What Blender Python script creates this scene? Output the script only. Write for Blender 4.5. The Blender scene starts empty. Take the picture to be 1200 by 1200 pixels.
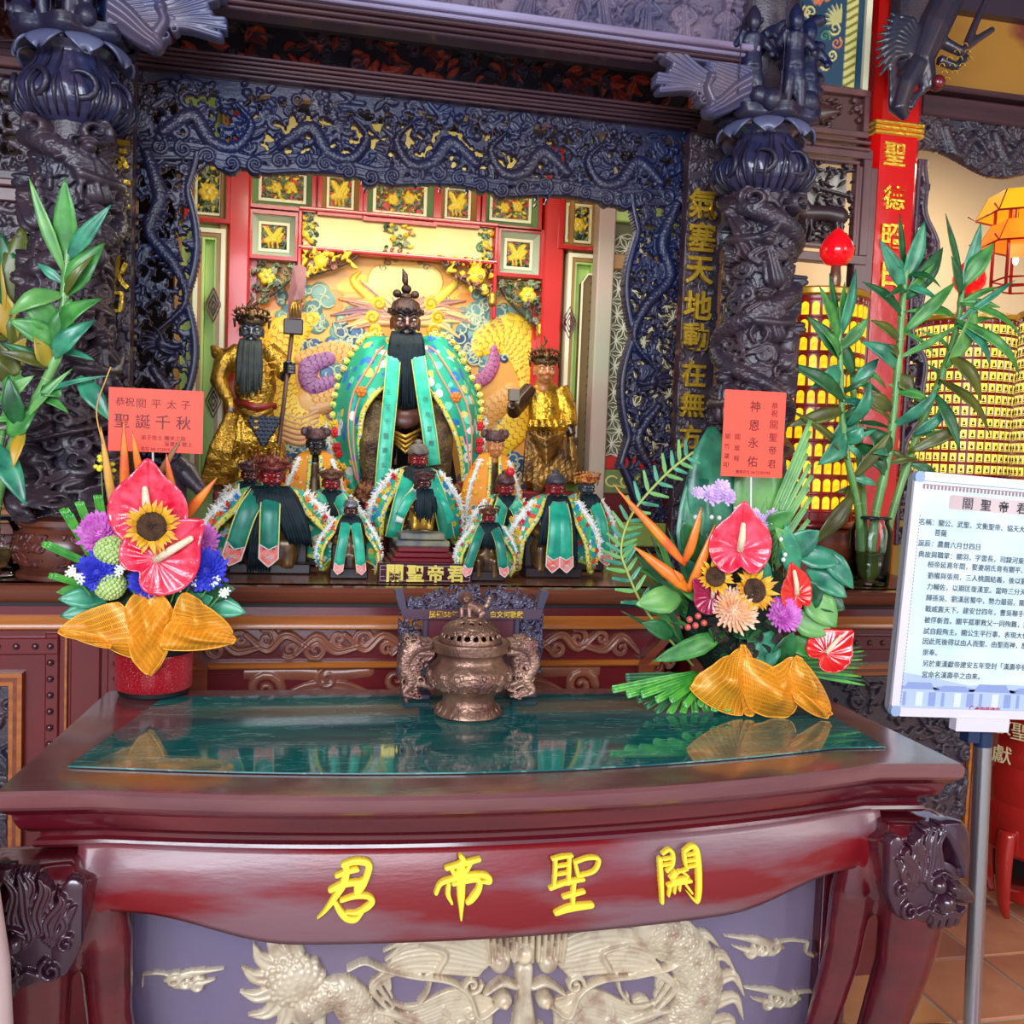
import bpy, math, random
import numpy as np
from mathutils import Vector, Matrix
random.seed(7); rng = np.random.default_rng(7)
SC = bpy.context.scene
COL = SC.collection
R_ = math.radians
PI = math.pi
# ------------------------------------------------------------------ camera, world, light, exposure
FPX = 1150.0
CAM = np.array([-.34, 0, 1.44])
_y, _p, _r = R_(12.3), R_(-3.5), R_(2.2)
_fw = np.array([math.sin(_y)*math.cos(_p), math.cos(_y)*math.cos(_p), math.sin(_p)])
_r0 = np.array([math.cos(_y), -math.sin(_y), 0]); _u0 = np.cross(_r0, _fw)
_R = _r0*math.cos(_r)+_u0*math.sin(_r); _U = _u0*math.cos(_r)-_r0*math.sin(_r)
cam = bpy.data.objects.new('camera', bpy.data.cameras.new('camera')); COL.objects.link(cam)
cam.data.sensor_width = 36; cam.data.lens = FPX/1200*36; cam.data.clip_end = 60
m = Matrix.Identity(4)
for i in range(3):
    m[i][0] = _R[i]; m[i][1] = _U[i]; m[i][2] = -_fw[i]; m[i][3] = CAM[i]
cam.matrix_world = m
SC.camera = cam
def P(px, py, d):
    "point of the photograph measured at the depth y = d"
    v = _fw+_R*(px-600)/FPX-_U*(py-600)/FPX
    return CAM+v*(d/v[1])
def PZ(px, py, z):
    v = _fw+_R*(px-600)/FPX-_U*(py-600)/FPX
    return CAM+v*((z-CAM[2])/v[2])
SC.view_settings.view_transform = 'Standard'; SC.view_settings.look = 'None'
SC.view_settings.exposure = 0.42; SC.view_settings.gamma = 1
SC.view_settings.use_curve_mapping = False
w = bpy.data.worlds.new('world'); SC.world = w; w.use_nodes = True
bg = w.node_tree.nodes['Background']; bg.inputs[0].default_value = (.72, .82, 1, 1); bg.inputs[1].default_value = .8
def area(name, loc, target, size, power, col, sy=None, spread=180):
    l = bpy.data.lights.new(name, 'AREA'); l.energy = power; l.color = col; l.size = size
    if sy: l.shape = 'RECTANGLE'; l.size_y = sy
    l.spread = R_(spread)
    o = bpy.data.objects.new(name, l); COL.objects.link(o); o.location = loc
    o.rotation_euler = (Vector(target)-Vector(loc)).to_track_quat('-Z', 'Y').to_euler()
    return o
# open courtyard daylight in front of the shrine, and added fill lights behind the valance that brighten the niche
area('courtyard_daylight', (-1.4, -2.3, 2.5), (0, 2.6, 1.5), 3.6, 185, (.84, .91, 1), 1.5)
area('courtyard_side', (3.2, -1.2, 2.4), (1.0, 2.8, 1.4), 1.6, 42, (1, .95, .9), 1.6)
area('niche_fill', (-.02, 2.86, 2.30), (-.02, 3.5, 1.65), 1.1, 3.6, (1, .92, .76), .12)
area('niche_floor_fill', (-.02, 2.98, 2.22), (-.02, 2.9, 1.1), 1.0, 3.0, (1, .95, .85), .12)
area('side_hall_lamp', (2.6, 3.75, 2.75), (2.4, 4.3, 1.4), .8, 12, (1, .88, .68), .5)

# ------------------------------------------------------------------ materials
_M = {}
def srgb(c):
    return tuple(((x/255)/12.92 if x/255 <= .04045 else ((x/255+.055)/1.055)**2.4) for x in c)
def M(name, col=(128, 128, 128), rough=.5, metal=0, coat=0, bump=0, bs=60, col2=None, vs=8, vd=2, stretch=None, attr=False, emit=0, sheen=0, spec=.5, trans=0, contrast=(.35, .65)):
    if name in _M: return _M[name]
    mt = bpy.data.materials.new(name); mt.use_nodes = True; nt = mt.node_tree; N = nt.nodes; L = nt.links
    b = N['Principled BSDF']; c = (*srgb(col), 1)
    b.inputs['Base Color'].default_value = c; b.inputs['Roughness'].default_value = rough; b.inputs['Metallic'].default_value = metal
    b.inputs['Coat Weight'].default_value = coat; b.inputs['Coat Roughness'].default_value = .12
    b.inputs['Specular IOR Level'].default_value = spec; b.inputs['Sheen Weight'].default_value = sheen
    b.inputs['Transmission Weight'].default_value = trans
    tc = N.new('ShaderNodeTexCoord'); mp = N.new('ShaderNodeMapping'); L.new(tc.outputs['Object'], mp.inputs[0])
    if stretch: mp.inputs['Scale'].default_value = stretch
    if attr:
        a = N.new('ShaderNodeAttribute'); a.attribute_name = 'Col'; L.new(a.outputs['Color'], b.inputs['Base Color'])
        if emit: L.new(a.outputs['Color'], b.inputs['Emission Color'])
    elif col2:
        n = N.new('ShaderNodeTexNoise'); n.inputs['Scale'].default_value = vs; n.inputs['Detail'].default_value = vd+3
        r = N.new('ShaderNodeValToRGB'); r.color_ramp.elements[0].color = c; r.color_ramp.elements[1].color = (*srgb(col2), 1)
        r.color_ramp.elements[0].position = contrast[0]; r.color_ramp.elements[1].position = contrast[1]
        L.new(mp.outputs[0], n.inputs['Vector']); L.new(n.outputs[0], r.inputs[0]); L.new(r.outputs[0], b.inputs['Base Color'])
        if emit: L.new(r.outputs[0], b.inputs['Emission Color'])
    elif emit: b.inputs['Emission Color'].default_value = c
    if emit: b.inputs['Emission Strength'].default_value = emit
    if bump:
        n = N.new('ShaderNodeTexNoise'); n.inputs['Scale'].default_value = bs; n.inputs['Detail'].default_value = 4
        L.new(mp.outputs[0], n.inputs['Vector'])
        bp = N.new('ShaderNodeBump'); bp.inputs['Strength'].default_value = bump; bp.inputs['Distance'].default_value = .01
        L.new(n.outputs[0], bp.inputs['Height']); L.new(bp.outputs[0], b.inputs['Normal'])
    _M[name] = mt
    return mt
def voro_mat(name, base, palette, scale, size=.42, rough=.55, lines=None):
    "embroidered cloth: a plain ground stitched with motifs in several colours"
    mt = M(name, base, rough, bump=.25, bs=350); nt = mt.node_tree; N = nt.nodes; L = nt.links
    b = N['Principled BSDF']; tc = [n for n in N if n.type == 'TEX_COORD'][0]
    ns = N.new('ShaderNodeTexNoise'); ns.inputs['Scale'].default_value = scale*.6
    ad = N.new('ShaderNodeVectorMath'); ad.operation = 'MULTIPLY_ADD'; ad.inputs[1].default_value = (.6/scale,)*3
    L.new(tc.outputs['Object'], ns.inputs['Vector']); L.new(ns.outputs['Color'], ad.inputs[0]); L.new(tc.outputs['Object'], ad.inputs[2])
    v = N.new('ShaderNodeTexVoronoi'); v.inputs['Scale'].default_value = scale; L.new(ad.outputs[0], v.inputs['Vector'])
    sp = N.new('ShaderNodeSeparateColor'); L.new(v.outputs['Color'], sp.inputs[0])
    r = N.new('ShaderNodeValToRGB'); r.color_ramp.interpolation = 'CONSTANT'
    while len(r.color_ramp.elements) < len(palette): r.color_ramp.elements.new(.5)
    for i, c in enumerate(palette):
        r.color_ramp.elements[i].position = i/len(palette); r.color_ramp.elements[i].color = (*srgb(c), 1)
    L.new(sp.outputs[0], r.inputs[0])
    # ringed motif
    mth = N.new('ShaderNodeMath'); mth.operation = 'PINGPONG'; mth.inputs[1].default_value = size*.55; L.new(v.outputs['Distance'], mth.inputs[0])
    lt = N.new('ShaderNodeMath'); lt.operation = 'GREATER_THAN'; lt.inputs[1].default_value = size*.22; L.new(mth.outputs[0], lt.inputs[0])
    l2 = N.new('ShaderNodeMath'); l2.operation = 'LESS_THAN'; l2.inputs[1].default_value = size; L.new(v.outputs['Distance'], l2.inputs[0])
    mu = N.new('ShaderNodeMath'); mu.operation = 'MULTIPLY'; L.new(lt.outputs[0], mu.inputs[0]); L.new(l2.outputs[0], mu.inputs[1])
    mx = N.new('ShaderNodeMix'); mx.data_type = 'RGBA'; mx.inputs[6].default_value = (*srgb(base), 1)
    L.new(mu.outputs[0], mx.inputs[0]); L.new(r.outputs[0], mx.inputs[7]); L.new(mx.outputs[2], b.inputs['Base Color'])
    return mt
# woods
carve = M('carved_dark_wood', (44, 38, 54), .40, coat=.12, spec=.6, bump=.2, bs=160, col2=(72, 52, 60), vs=9)
carve_blue = M('carved_blue_black_wood', (20, 30, 70), .42, coat=.08, spec=.5, bump=.15, bs=120, col2=(44, 34, 50), vs=5)
carve_pale = M('carved_greyed_wood', (120, 100, 118), .5, bump=.2, bs=120, col2=(72, 66, 96), vs=9)
carve_red = M('carved_red_brown_wood', (70, 30, 30), .4, bump=.15, bs=120, col2=(104, 44, 36), vs=12)
maroon = M('polished_maroon_lacquer', (74, 14, 26), .17, coat=.6, spec=.6, col2=(98, 20, 30), vs=6, stretch=(.3, 3, 3), bump=.03, bs=20)
maroon_worn = M('worn_maroon_lacquer', (120, 14, 24), .33, coat=.25, col2=(122, 84, 92), vs=5, vd=5, stretch=(.6, 1, 3.0), bump=.06, bs=60, contrast=(.44, .62))
brown = M('red_brown_wood', (112, 48, 34), .3, coat=.3, col2=(140, 66, 40), vs=5, stretch=(.4, 3, 8))
brown_dk = M('dark_purple_brown_wood', (58, 34, 44), .35, coat=.2, col2=(78, 46, 52), vs=5, stretch=(.4, 3, 8))
orange_wood = M('amber_wood', (190, 110, 42), .3, coat=.3, col2=(158, 82, 30), vs=6, stretch=(.4, 3, 8))
redwood = M('deep_red_wood', (112, 26, 30), .28, coat=.4, col2=(92, 20, 28), vs=4)
gold = M('gold_leaf', (236, 186, 62), .28, metal=.7, bump=.2, bs=90)
gold_old = M('aged_gold_leaf', (206, 156, 62), .32, metal=.65, bump=.35, bs=70, col2=(96, 62, 32), vs=16, contrast=(.45, .72))
gold_paint = M('gold_paint', (250, 214, 60), .35, bump=.1, bs=60)
red_paint = M('red_paint', (214, 40, 28), .35, coat=.3, col2=(196, 34, 26), vs=3)
red_gloss = M('glossy_red_lacquer', (226, 14, 16), .12, coat=.6, bump=.12, bs=18)
paintrel = M('painted_relief', attr=True, rough=.42, coat=.1)
black = M('black_matt', (14, 12, 14), .6)
white = M('white_paint', (236, 236, 232), .5)
cream = M('cream_paint', (236, 226, 190), .5)
bronze = M('brown_bronze', (160, 122, 100), .33, metal=.55, bump=.3, bs=90, col2=(112, 76, 66), vs=14)
bronze_rel = M('relief_bronze', (168, 130, 110), .36, metal=.5, bump=.2, bs=90, col2=(118, 78, 72), vs=20)

# ------------------------------------------------------------------ objects
ORG = {}
def thing(name, label, cat, loc, group=None, kind=None):
    o = bpy.data.objects.new(name, None); COL.objects.link(o); o.location = loc; o.empty_display_size = .05
    ORG[o.name] = np.array(loc, float)
    tag(o, label, cat, group, kind); return o
def tag(o, label=None, cat=None, group=None, kind=None):
    if label: o['label'] = label
    if cat: o['category'] = cat
    if group: o['group'] = group
    if kind: o['kind'] = kind
    return o
def link(name, me, mat=None, parent=None, org=None):
    o = bpy.data.objects.new(name, me); COL.objects.link(o)
    if mat is not None and len(me.materials) == 0: me.materials.append(mat)
    if parent is not None:
        o.parent = parent; ORG[o.name] = ORG[parent.name]
    else:
        ORG[o.name] = np.array(org if org is not None else (0, 0, 0), float); o.location = ORG[o.name]
    return o
class MB:
    def __init__(s): s.v = []; s.f = []; s.mi = []; s.cur = 0
    def add(s, V, F):
        n = len(s.v); s.v.extend([tuple(map(float, p)) for p in V]); s.f.extend([tuple(n+i for i in f) for f in F]); s.mi.extend([s.cur]*len(F)); return s
    def box(s, a, b, rz=0, ry=0, bev=0):
        a = np.array(a, float); b = np.array(b, float); lo = np.minimum(a, b); hi = np.maximum(a, b)
        if bev and min(hi-lo) > 2*bev:
            V = []; e = bev
            xs = (lo[0], lo[0]+e, hi[0]-e, hi[0]); ys = (lo[1], lo[1]+e, hi[1]-e, hi[1]); zs = (lo[2], lo[2]+e, hi[2]-e, hi[2])
            # octagonal-ish bevel: 24 verts
            idx = {}
            for i in (0, 1):
                for j in (0, 1):
                    for k in (0, 1):
                        X = (xs[0], xs[3])[i]; Xi = (xs[1], xs[2])[i]; Y = (ys[0], ys[3])[j]; Yi = (ys[1], ys[2])[j]; Z = (zs[0], zs[3])[k]; Zi = (zs[1], zs[2])[k]
                        idx[i, j, k, 'x'] = len(V); V.append((X, Yi, Zi)); idx[i, j, k, 'y'] = len(V); V.append((Xi, Y, Zi)); idx[i, j, k, 'z'] = len(V); V.append((Xi, Yi, Z))
            F = []
            for i in (0, 1): F.append([idx[i, 0, 0, 'x'], idx[i, 1, 0, 'x'], idx[i, 1, 1, 'x'], idx[i, 0, 1, 'x']][::(-1 if i == 0 else 1)])
            for j in (0, 1): F.append([idx[0, j, 0, 'y'], idx[1, j, 0, 'y'], idx[1, j, 1, 'y'], idx[0, j, 1, 'y']][::(1 if j == 0 else -1)])
            for k in (0, 1): F.append([idx[0, 0, k, 'z'], idx[1, 0, k, 'z'], idx[1, 1, k, 'z'], idx[0, 1, k, 'z']][::(-1 if k == 0 else 1)])
            for i in (0, 1):
                for j in (0, 1): F.append([idx[i, j, 0, 'x'], idx[i, j, 0, 'y'], idx[i, j, 1, 'y'], idx[i, j, 1, 'x']])
                for k in (0, 1): F.append([idx[i, 0, k, 'x'], idx[i, 0, k, 'z'], idx[i, 1, k, 'z'], idx[i, 1, k, 'x']])
            for j in (0, 1):
                for k in (0, 1): F.append([idx[0, j, k, 'y'], idx[0, j, k, 'z'], idx[1, j, k, 'z'], idx[1, j, k, 'y']])
            for key in idx:
                if key[3] == 'x': i, j, k, _ = key; F.append([idx[i, j, k, 'x'], idx[i, j, k, 'y'], idx[i, j, k, 'z']])
        else:
            V = [(x, y, z) for x in (lo[0], hi[0]) for y in (lo[1], hi[1]) for z in (lo[2], hi[2])]
            F = [(0, 1, 3, 2), (4, 6, 7, 5), (0, 4, 5, 1), (2, 3, 7, 6), (0, 2, 6, 4), (1, 5, 7, 3)]
        V = np.array(V)
        if rz or ry:
            c = (lo+hi)/2; V = V-c
            if ry: V = V@np.array([[math.cos(ry), 0, -math.sin(ry)], [0, 1, 0], [math.sin(ry), 0, math.cos(ry)]])
            if rz: V = V@np.array([[math.cos(rz), math.sin(rz), 0], [-math.sin(rz), math.cos(rz), 0], [0, 0, 1]])
            V = V+c
        return s.add(V, F)
    def lathe(s, prof, c, seg=24, sx=1, sy=1, fold=0, nf=8, a0=0, a1=2*PI, axis=None):
        "prof: list of (radius, height)"
        full = abs(a1-a0-2*PI) < 1e-6; n = seg if full else seg+1; V = []
        for (r, z) in prof:
            for i in range(n):
                a = a0+(a1-a0)*i/seg; rr = r*(1+fold*math.sin(nf*a)); V.append((rr*math.cos(a)*sx, rr*math.sin(a)*sy, z))
        V = np.array(V)
        if axis is not None:
            q = Vector((0, 0, 1)).rotation_difference(Vector(axis).normalized()).to_matrix(); V = V@np.array(q).T
        F = []
        for j in range(len(prof)-1):
            for i in range(seg):
                k = (i+1) % n; F.append((j*n+i, j*n+k, (j+1)*n+k, (j+1)*n+i))
        if full:
            if prof[0][0] > 1e-6: F.append(tuple(range(n))[::-1])
            if prof[-1][0] > 1e-6: F.append(tuple((len(prof)-1)*n+i for i in range(n)))
        return s.add(V+np.array(c, float), F)
    def ball(s, c, r, seg=12, rings=8, rot=None):
        r = np.array(r if np.iterable(r) else (r, r, r), float)
        V = []
        for j in range(rings+1):
            t = PI*j/rings
            for i in range(seg):
                a = 2*PI*i/seg; V.append((math.sin(t)*math.cos(a)*r[0], math.sin(t)*math.sin(a)*r[1], math.cos(t)*r[2]))
        V = np.array(V)
        if rot is not None: V = V@np.array(rot).T
        F = [(j*seg+i, (j+1)*seg+i, (j+1)*seg+(i+1) % seg, j*seg+(i+1) % seg) for j in range(rings) for i in range(seg)]
        return s.add(V+np.array(c, float), F)
    def tube(s, pts, rad, seg=8, flat=1, up=None, cap=True):
        pts = [np.array(p, float) for p in pts]; n = len(pts)
        rad = list(rad) if np.iterable(rad) else [rad]*n
        if len(rad) != n: rad = list(np.interp(np.linspace(0, 1, n), np.linspace(0, 1, len(rad)), rad))
        V = []; T0 = None; nrm = np.array(up if up is not None else (0.13, -1, .21), float)
        for i in range(n):
            t = pts[min(i+1, n-1)]-pts[max(i-1, 0)]; t = t/(np.linalg.norm(t)+1e-12)
            nr = nrm-t*(nrm@t)
            if np.linalg.norm(nr) < 1e-4: nr = np.cross(t, (1, .2, 0))
            nr /= np.linalg.norm(nr)
            if up is None: nrm = nr
            bn = np.cross(t, nr)
            for k in range(seg):
                a = 2*PI*k/seg; V.append(pts[i]+rad[i]*(bn*math.cos(a)+nr*math.sin(a)*flat))
        F = [(j*seg+i, j*seg+(i+1) % seg, (j+1)*seg+(i+1) % seg, (j+1)*seg+i) for j in range(n-1) for i in range(seg)]
        if cap: F.append(tuple(range(seg))[::-1]); F.append(tuple((n-1)*seg+i for i in range(seg)))
        return s.add(V, F)
    def prism(s, pts, y0, y1):
        "outline pts (x, z) extruded along y"
        n = len(pts); V = [(p[0], y0, p[1]) for p in pts]+[(p[0], y1, p[1]) for p in pts]
        F = [tuple(range(n)), tuple(range(2*n-1, n-1, -1))]+[(i, n+i, n+(i+1) % n, (i+1) % n) for i in range(n)]
        return s.add(V, F)
    def grid(s, fn, nu, nv):
        V = [fn(i/nu, j/nv) for j in range(nv+1) for i in range(nu+1)]; n = nu+1
        return s.add(V, [(j*n+i, j*n+i+1, (j+1)*n+i+1, (j+1)*n+i) for j in range(nv) for i in range(nu)])
    def mesh(s, name='m', smooth=True, org=(0, 0, 0)):
        me = bpy.data.meshes.new(name); V = np.array(s.v)-np.array(org)
        me.from_pydata(V.tolist(), [], s.f)
        if smooth: me.polygons.foreach_set('use_smooth', [True]*len(me.polygons))
        if max(s.mi, default=0) > 0: me.polygons.foreach_set('material_index', s.mi)
        return me
    def build(s, name, mat, parent=None, smooth=False, org=None, auto=None, solid=0, bevel=0):
        base = ORG[parent.name] if parent is not None else (org if org is not None else np.mean(s.v, 0)*[1, 1, 0]+[0, 0, min(p[2] for p in s.v)])
        me = s.mesh(name, smooth, base)
        mats = mat if isinstance(mat, (list, tuple)) else [mat]
        for m_ in mats: me.materials.append(m_)
        if smooth and auto: me.set_sharp_from_angle(angle=R_(auto))
        o = link(name, me, None, parent, base)
        if solid:
            md = o.modifiers.new('solid', 'SOLIDIFY'); md.thickness = solid; md.offset = 0
        if bevel:
            md = o.modifiers.new('bevel', 'BEVEL'); md.width = bevel; md.segments = 2; md.limit_method = 'ANGLE'
        return o
def frame4(f, x0, z0, x1, z1, e, y0, y1, bev=0):
    f.box((x0, y0, z0), (x1, y1, z0+e), bev=bev); f.box((x0, y0, z1-e), (x1, y1, z1), bev=bev); f.box((x0, y0, z0+e), (x0+e, y1, z1-e), bev=bev); f.box((x1-e, y0, z0+e), (x1, y1, z1-e), bev=bev)
# a scratch scene for evaluating modifiers and text
TMP = bpy.data.scenes.new('scratch')
def evalmesh(o):
    TMP.collection.objects.link(o)
    with bpy.context.temp_override(scene=TMP, view_layer=TMP.view_layers[0]):
        dg = bpy.context.evaluated_depsgraph_get(); dg.update()
        me = bpy.data.meshes.new_from_object(o.evaluated_get(dg))
    TMP.collection.objects.unlink(o); bpy.data.objects.remove(o)
    return me
def fuse(mb, voxel, sm=3, name='body'):
    o = bpy.data.objects.new('t', mb.mesh())
    md = o.modifiers.new('r', 'REMESH'); md.mode = 'VOXEL'; md.voxel_size = voxel; md.use_smooth_shade = True
    if sm: md = o.modifiers.new('s', 'SMOOTH'); md.iterations = sm; md.factor = .5
    me = evalmesh(o); me.name = name; return me
_T = {}
def textmesh(s, off=0., ext=.02, res=3):
    k = (s, off, ext)
    if k not in _T:
        c = bpy.data.curves.new('t', 'FONT'); c.body = s; c.size = 1; c.extrude = ext; c.offset = off; c.resolution_u = res
        o = bpy.data.objects.new('t', c); me = evalmesh(o); _T[k] = me
        n = len(me.vertices); a = np.zeros(n*3, 'f'); me.vertices.foreach_get('co', a); a = a.reshape(-1, 3)
        _T[k] = (me, a.min(0), a.max(0))
    return _T[k]
def text(s, c, size, mat, parent, name='character', xd=(1, 0, 0), zd=(0, 0, 1), off=.012, ext=.03, align='c', sx=1, res=3):
    "text centred (or left-aligned) at world point c; glyph height about size"
    if '關' in s and off < .025: off = 0
    me0, lo, hi = textmesh(s, off, ext, res); me = me0.copy(); me.name = name
    n = len(me.vertices); a = np.zeros(n*3, 'f'); me.vertices.foreach_get('co', a); a = a.reshape(-1, 3).astype(float)
    ctr = (lo+hi)/2 if align == 'c' else np.array([0, .36, 0])
    if align == 'c' and len(s) == 1: k = size/max(hi[1]-lo[1], (hi[0]-lo[0]), .6)
    else: k = size
    a = (a-ctr)*k
    xd = np.array(xd, float); xd /= np.linalg.norm(xd); zd = np.array(zd, float); zd -= xd*(xd@zd); zd /= np.linalg.norm(zd); nd = np.cross(xd, zd)
    Wv = np.array(c, float)+a[:, :1]*xd*sx+a[:, 1:2]*zd+a[:, 2:3]*nd-ORG[parent.name]
    me.vertices.foreach_set('co', Wv.astype('f').ravel()); me.materials.clear(); me.materials.append(mat); me.update()
    return link(name, me, None, parent)

# ------------------------------------------------------------------ relief painter: strokes raised on a height field
def catmull(pts, n=8):
    p = np.array(pts, float)
    if len(p) < 3: return np.array([p[0]+(p[-1]-p[0])*t for t in np.linspace(0, 1, n+1)])
    q = np.vstack([2*p[0]-p[1], p, 2*p[-1]-p[-2]]); out = []
    for i in range(1, len(q)-2):
        for t in np.linspace(0, 1, n, endpoint=False):
            out.append(.5*((2*q[i])+(-q[i-1]+q[i+1])*t+(2*q[i-1]-5*q[i]+4*q[i+1]-q[i+2])*t*t+(-q[i-1]+3*q[i]-3*q[i+1]+q[i+2])*t**3))
    out.append(p[-1]); return np.array(out)
class Relief:
    def __init__(s, w, h, res, base=0., col=(60, 50, 60)):
        s.nx = max(2, int(round(w/res))+1); s.nz = max(2, int(round(h/res))+1); s.w = w; s.h = h
        s.xs = np.linspace(0, w, s.nx); s.zs = np.linspace(0, h, s.nz)
        s.H = np.full((s.nz, s.nx), base, float); s.C = np.zeros((s.nz, s.nx, 3)); s.C[:] = srgb(col)
    def win(s, x0, x1, z0, z1):
        i0, i1 = np.searchsorted(s.xs, x0), np.searchsorted(s.xs, x1, 'right'); j0, j1 = np.searchsorted(s.zs, z0), np.searchsorted(s.zs, z1, 'right')
        return i0, i1, j0, j1
    def put(s, sl, val, msk, col):
        H = s.H[sl]; m_ = msk & (val > H); H[m_] = val[m_]
        if col is not None: s.C[sl][m_] = srgb(col) if not isinstance(col, np.ndarray) else col
    def stroke(s, pts, rad, h=.01, lift=.0, col=None, n=6, ridge=0, scale=0, flat=False, raw=False, col2=None):
        q = np.array(pts, float) if raw else catmull(pts, n); rad = rad if np.iterable(rad) else [rad]
        rr = np.interp(np.linspace(0, 1, len(q)), np.linspace(0, 1, len(rad)), rad); L = 0
        R0 = rr.max(); i0, i1, j0, j1 = s.win(q[:, 0].min()-R0, q[:, 0].max()+R0, q[:, 1].min()-R0, q[:, 1].max()+R0)
        if i1 <= i0 or j1 <= j0: return s
        E = np.full((j1-j0, i1-i0), 9.); AL = np.zeros_like(E); SD = np.zeros_like(E); RR = np.full_like(E, 1e-6)
        for k in range(len(q)-1):
            a, b = q[k], q[k+1]; r = max(rr[k], rr[k+1]); a0, a1, b0, b1 = s.win(min(a[0], b[0])-r, max(a[0], b[0])+r, min(a[1], b[1])-r, max(a[1], b[1])+r)
            ln = np.hypot(*(b-a))+1e-9
            if a1 > a0 and b1 > b0:
                X, Z = np.meshgrid(s.xs[a0:a1], s.zs[b0:b1]); d = b-a
                t = np.clip(((X-a[0])*d[0]+(Z-a[1])*d[1])/ln**2, 0, 1); px = X-(a[0]+t*d[0]); pz = Z-(a[1]+t*d[1])
                D = np.hypot(px, pz); R = rr[k]+(rr[k+1]-rr[k])*t; e = D/np.maximum(R, 1e-6)
                w_ = (slice(b0-j0, b1-j0), slice(a0-i0, a1-i0)); mm = e < E[w_]
                E[w_][mm] = e[mm]; AL[w_][mm] = (L+t*ln)[mm]; SD[w_][mm] = ((px*-d[1]+pz*d[0])/ln)[mm]; RR[w_][mm] = R[mm]
            L += ln
        mk = E < 1; v = lift+h*(np.sqrt(np.clip(1-np.minimum(E, 1)**(6 if flat else 2), 0, 1)))
        if ridge: v = v*(1-.28*(.5+.5*np.cos(SD/np.maximum(RR, 1e-6)*PI*ridge)))
        if scale:
            row = np.floor(AL/scale); fr = AL/scale-row; sd = SD/scale+.5*(row % 2); lobe = np.abs(sd-np.round(sd))*2
            edge = (fr-.62*(1-np.sqrt(np.clip(1-lobe**2, 0, 1)))); gr = np.abs(edge-.12) < .11; v = v-.16*h*gr+.10*h*np.clip(1-edge, 0, 1)
        sl = (slice(j0, j1), slice(i0, i1)); s.put(sl, v, mk, col)
        if col2 is not None and scale:
            ee = mk & gr & (v >= s.H[sl]-1e-9); s.C[sl][ee] = srgb(col2)
        return s
    def dome(s, c, r, h=.01, lift=0, col=None, rz=None):
        rz = rz or r; i0, i1, j0, j1 = s.win(c[0]-r, c[0]+r, c[1]-rz, c[1]+rz)
        if i1 <= i0 or j1 <= j0: return s
        X, Z = np.meshgrid(s.xs[i0:i1], s.zs[j0:j1]); e = ((X-c[0])/r)**2+((Z-c[1])/rz)**2
        s.put((slice(j0, j1), slice(i0, i1)), lift+h*np.sqrt(np.clip(1-e, 0, 1)), e < 1, col); return s
    def spiral(s, c, r, turns=1.6, a=0, sgn=1, w=None, h=.01, lift=0, col=None, ridge=0):
        w = w or r*.26; n = int(10*turns)+3; t = np.linspace(0, 1, n)
        R = r*(1-t*.86); A = a+sgn*t*turns*2*PI
        s.stroke(np.c_[c[0]+R*np.cos(A), c[1]+R*np.sin(A)], [w, w*.95, w*.75, w*.55], h, lift, col, raw=True, ridge=ridge); return s
    def leaf(s, p, a, ln, wd, h=.01, lift=0, col=None, bend=.5, ridge=1.5):
        t = np.linspace(0, 1, 7); A = a+bend*(t-.2); dx = np.cumsum(np.cos(A))*ln/7; dz = np.cumsum(np.sin(A))*ln/7
        s.stroke(np.c_[p[0]+dx, p[1]+dz], [wd*.3, wd*.85, wd, wd*.8, wd*.45, wd*.08], h, lift, col, raw=True, ridge=ridge); return s
    def flower(s, c, r, h=.01, lift=0, col=(240, 200, 40), col2=(250, 225, 120), n=6):
        for k in range(n):
            a = k*2*PI/n; s.dome((c[0]+.55*r*math.cos(a), c[1]+.55*r*math.sin(a)), r*.42, h*.8, lift, col)
        s.dome(c, r*.3, h*1.1, lift+h*.15, col2); return s
    def dragon(s, pts, r, h=.014, lift=.002, col=None, col2=None, sc=None, spikes=0, scol=None, mane=True, fl=1):
        q = catmull(pts, 10); t = np.linspace(0, 1, len(q)); rr = r*np.interp(t, [0, .15, .6, 1], [.75, 1, .85, .2])
        if spikes:
            for k in range(1, len(q)-1, spikes):
                d = q[min(k+1, len(q)-1)]-q[k-1]; a = math.atan2(d[1], d[0]); nn = np.array([-math.sin(a), math.cos(a)])*fl
                p = q[k]+nn*rr[k]*.7; s.stroke([p, p+nn*rr[k]*.7-.25*d/np.hypot(*d)*rr[k], p+nn*rr[k]*1.2+.6*d/np.hypot(*d)*rr[k]], [rr[k]*.3, rr[k]*.2, rr[k]*.04], h*.6, lift, scol or col)
        s.stroke(q, rr, h, lift, col, raw=True, scale=sc or r*.62, col2=col2); return s
    def head(s, c, r, a=0, h=.02, lift=.004, col=None, col2=None, sgn=1):
        "a carved dragon head seen in profile"
        ca, sa = math.cos(a), math.sin(a)
        def T(x, z): return (c[0]+(x*ca-z*sa*sgn)*r, c[1]+(x*sa+z*ca*sgn)*r)
        for k, an in enumerate((2.5, 2.9, 3.3, 3.7, 2.1)):
            s.stroke([T(-.2, 0), T(-.2+1.0*math.cos(an), 1.0*math.sin(an)), T(-.2+1.9*math.cos(an+.3), 1.7*math.sin(an+.3))], [r*.25, r*.2, r*.03], h*.55, lift, col2 or col)
        s.dome(T(-.15, .1), r*.62, h, lift, col); s.stroke([T(0, .1), T(.7, .12), T(1.05, .3)], [r*.42, r*.3, r*.22], h*.95, lift, col)
        s.stroke([T(-.1, -.35), T(.5, -.42), T(.9, -.3)], [r*.25, r*.18, r*.1], h*.8, lift, col)
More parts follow.
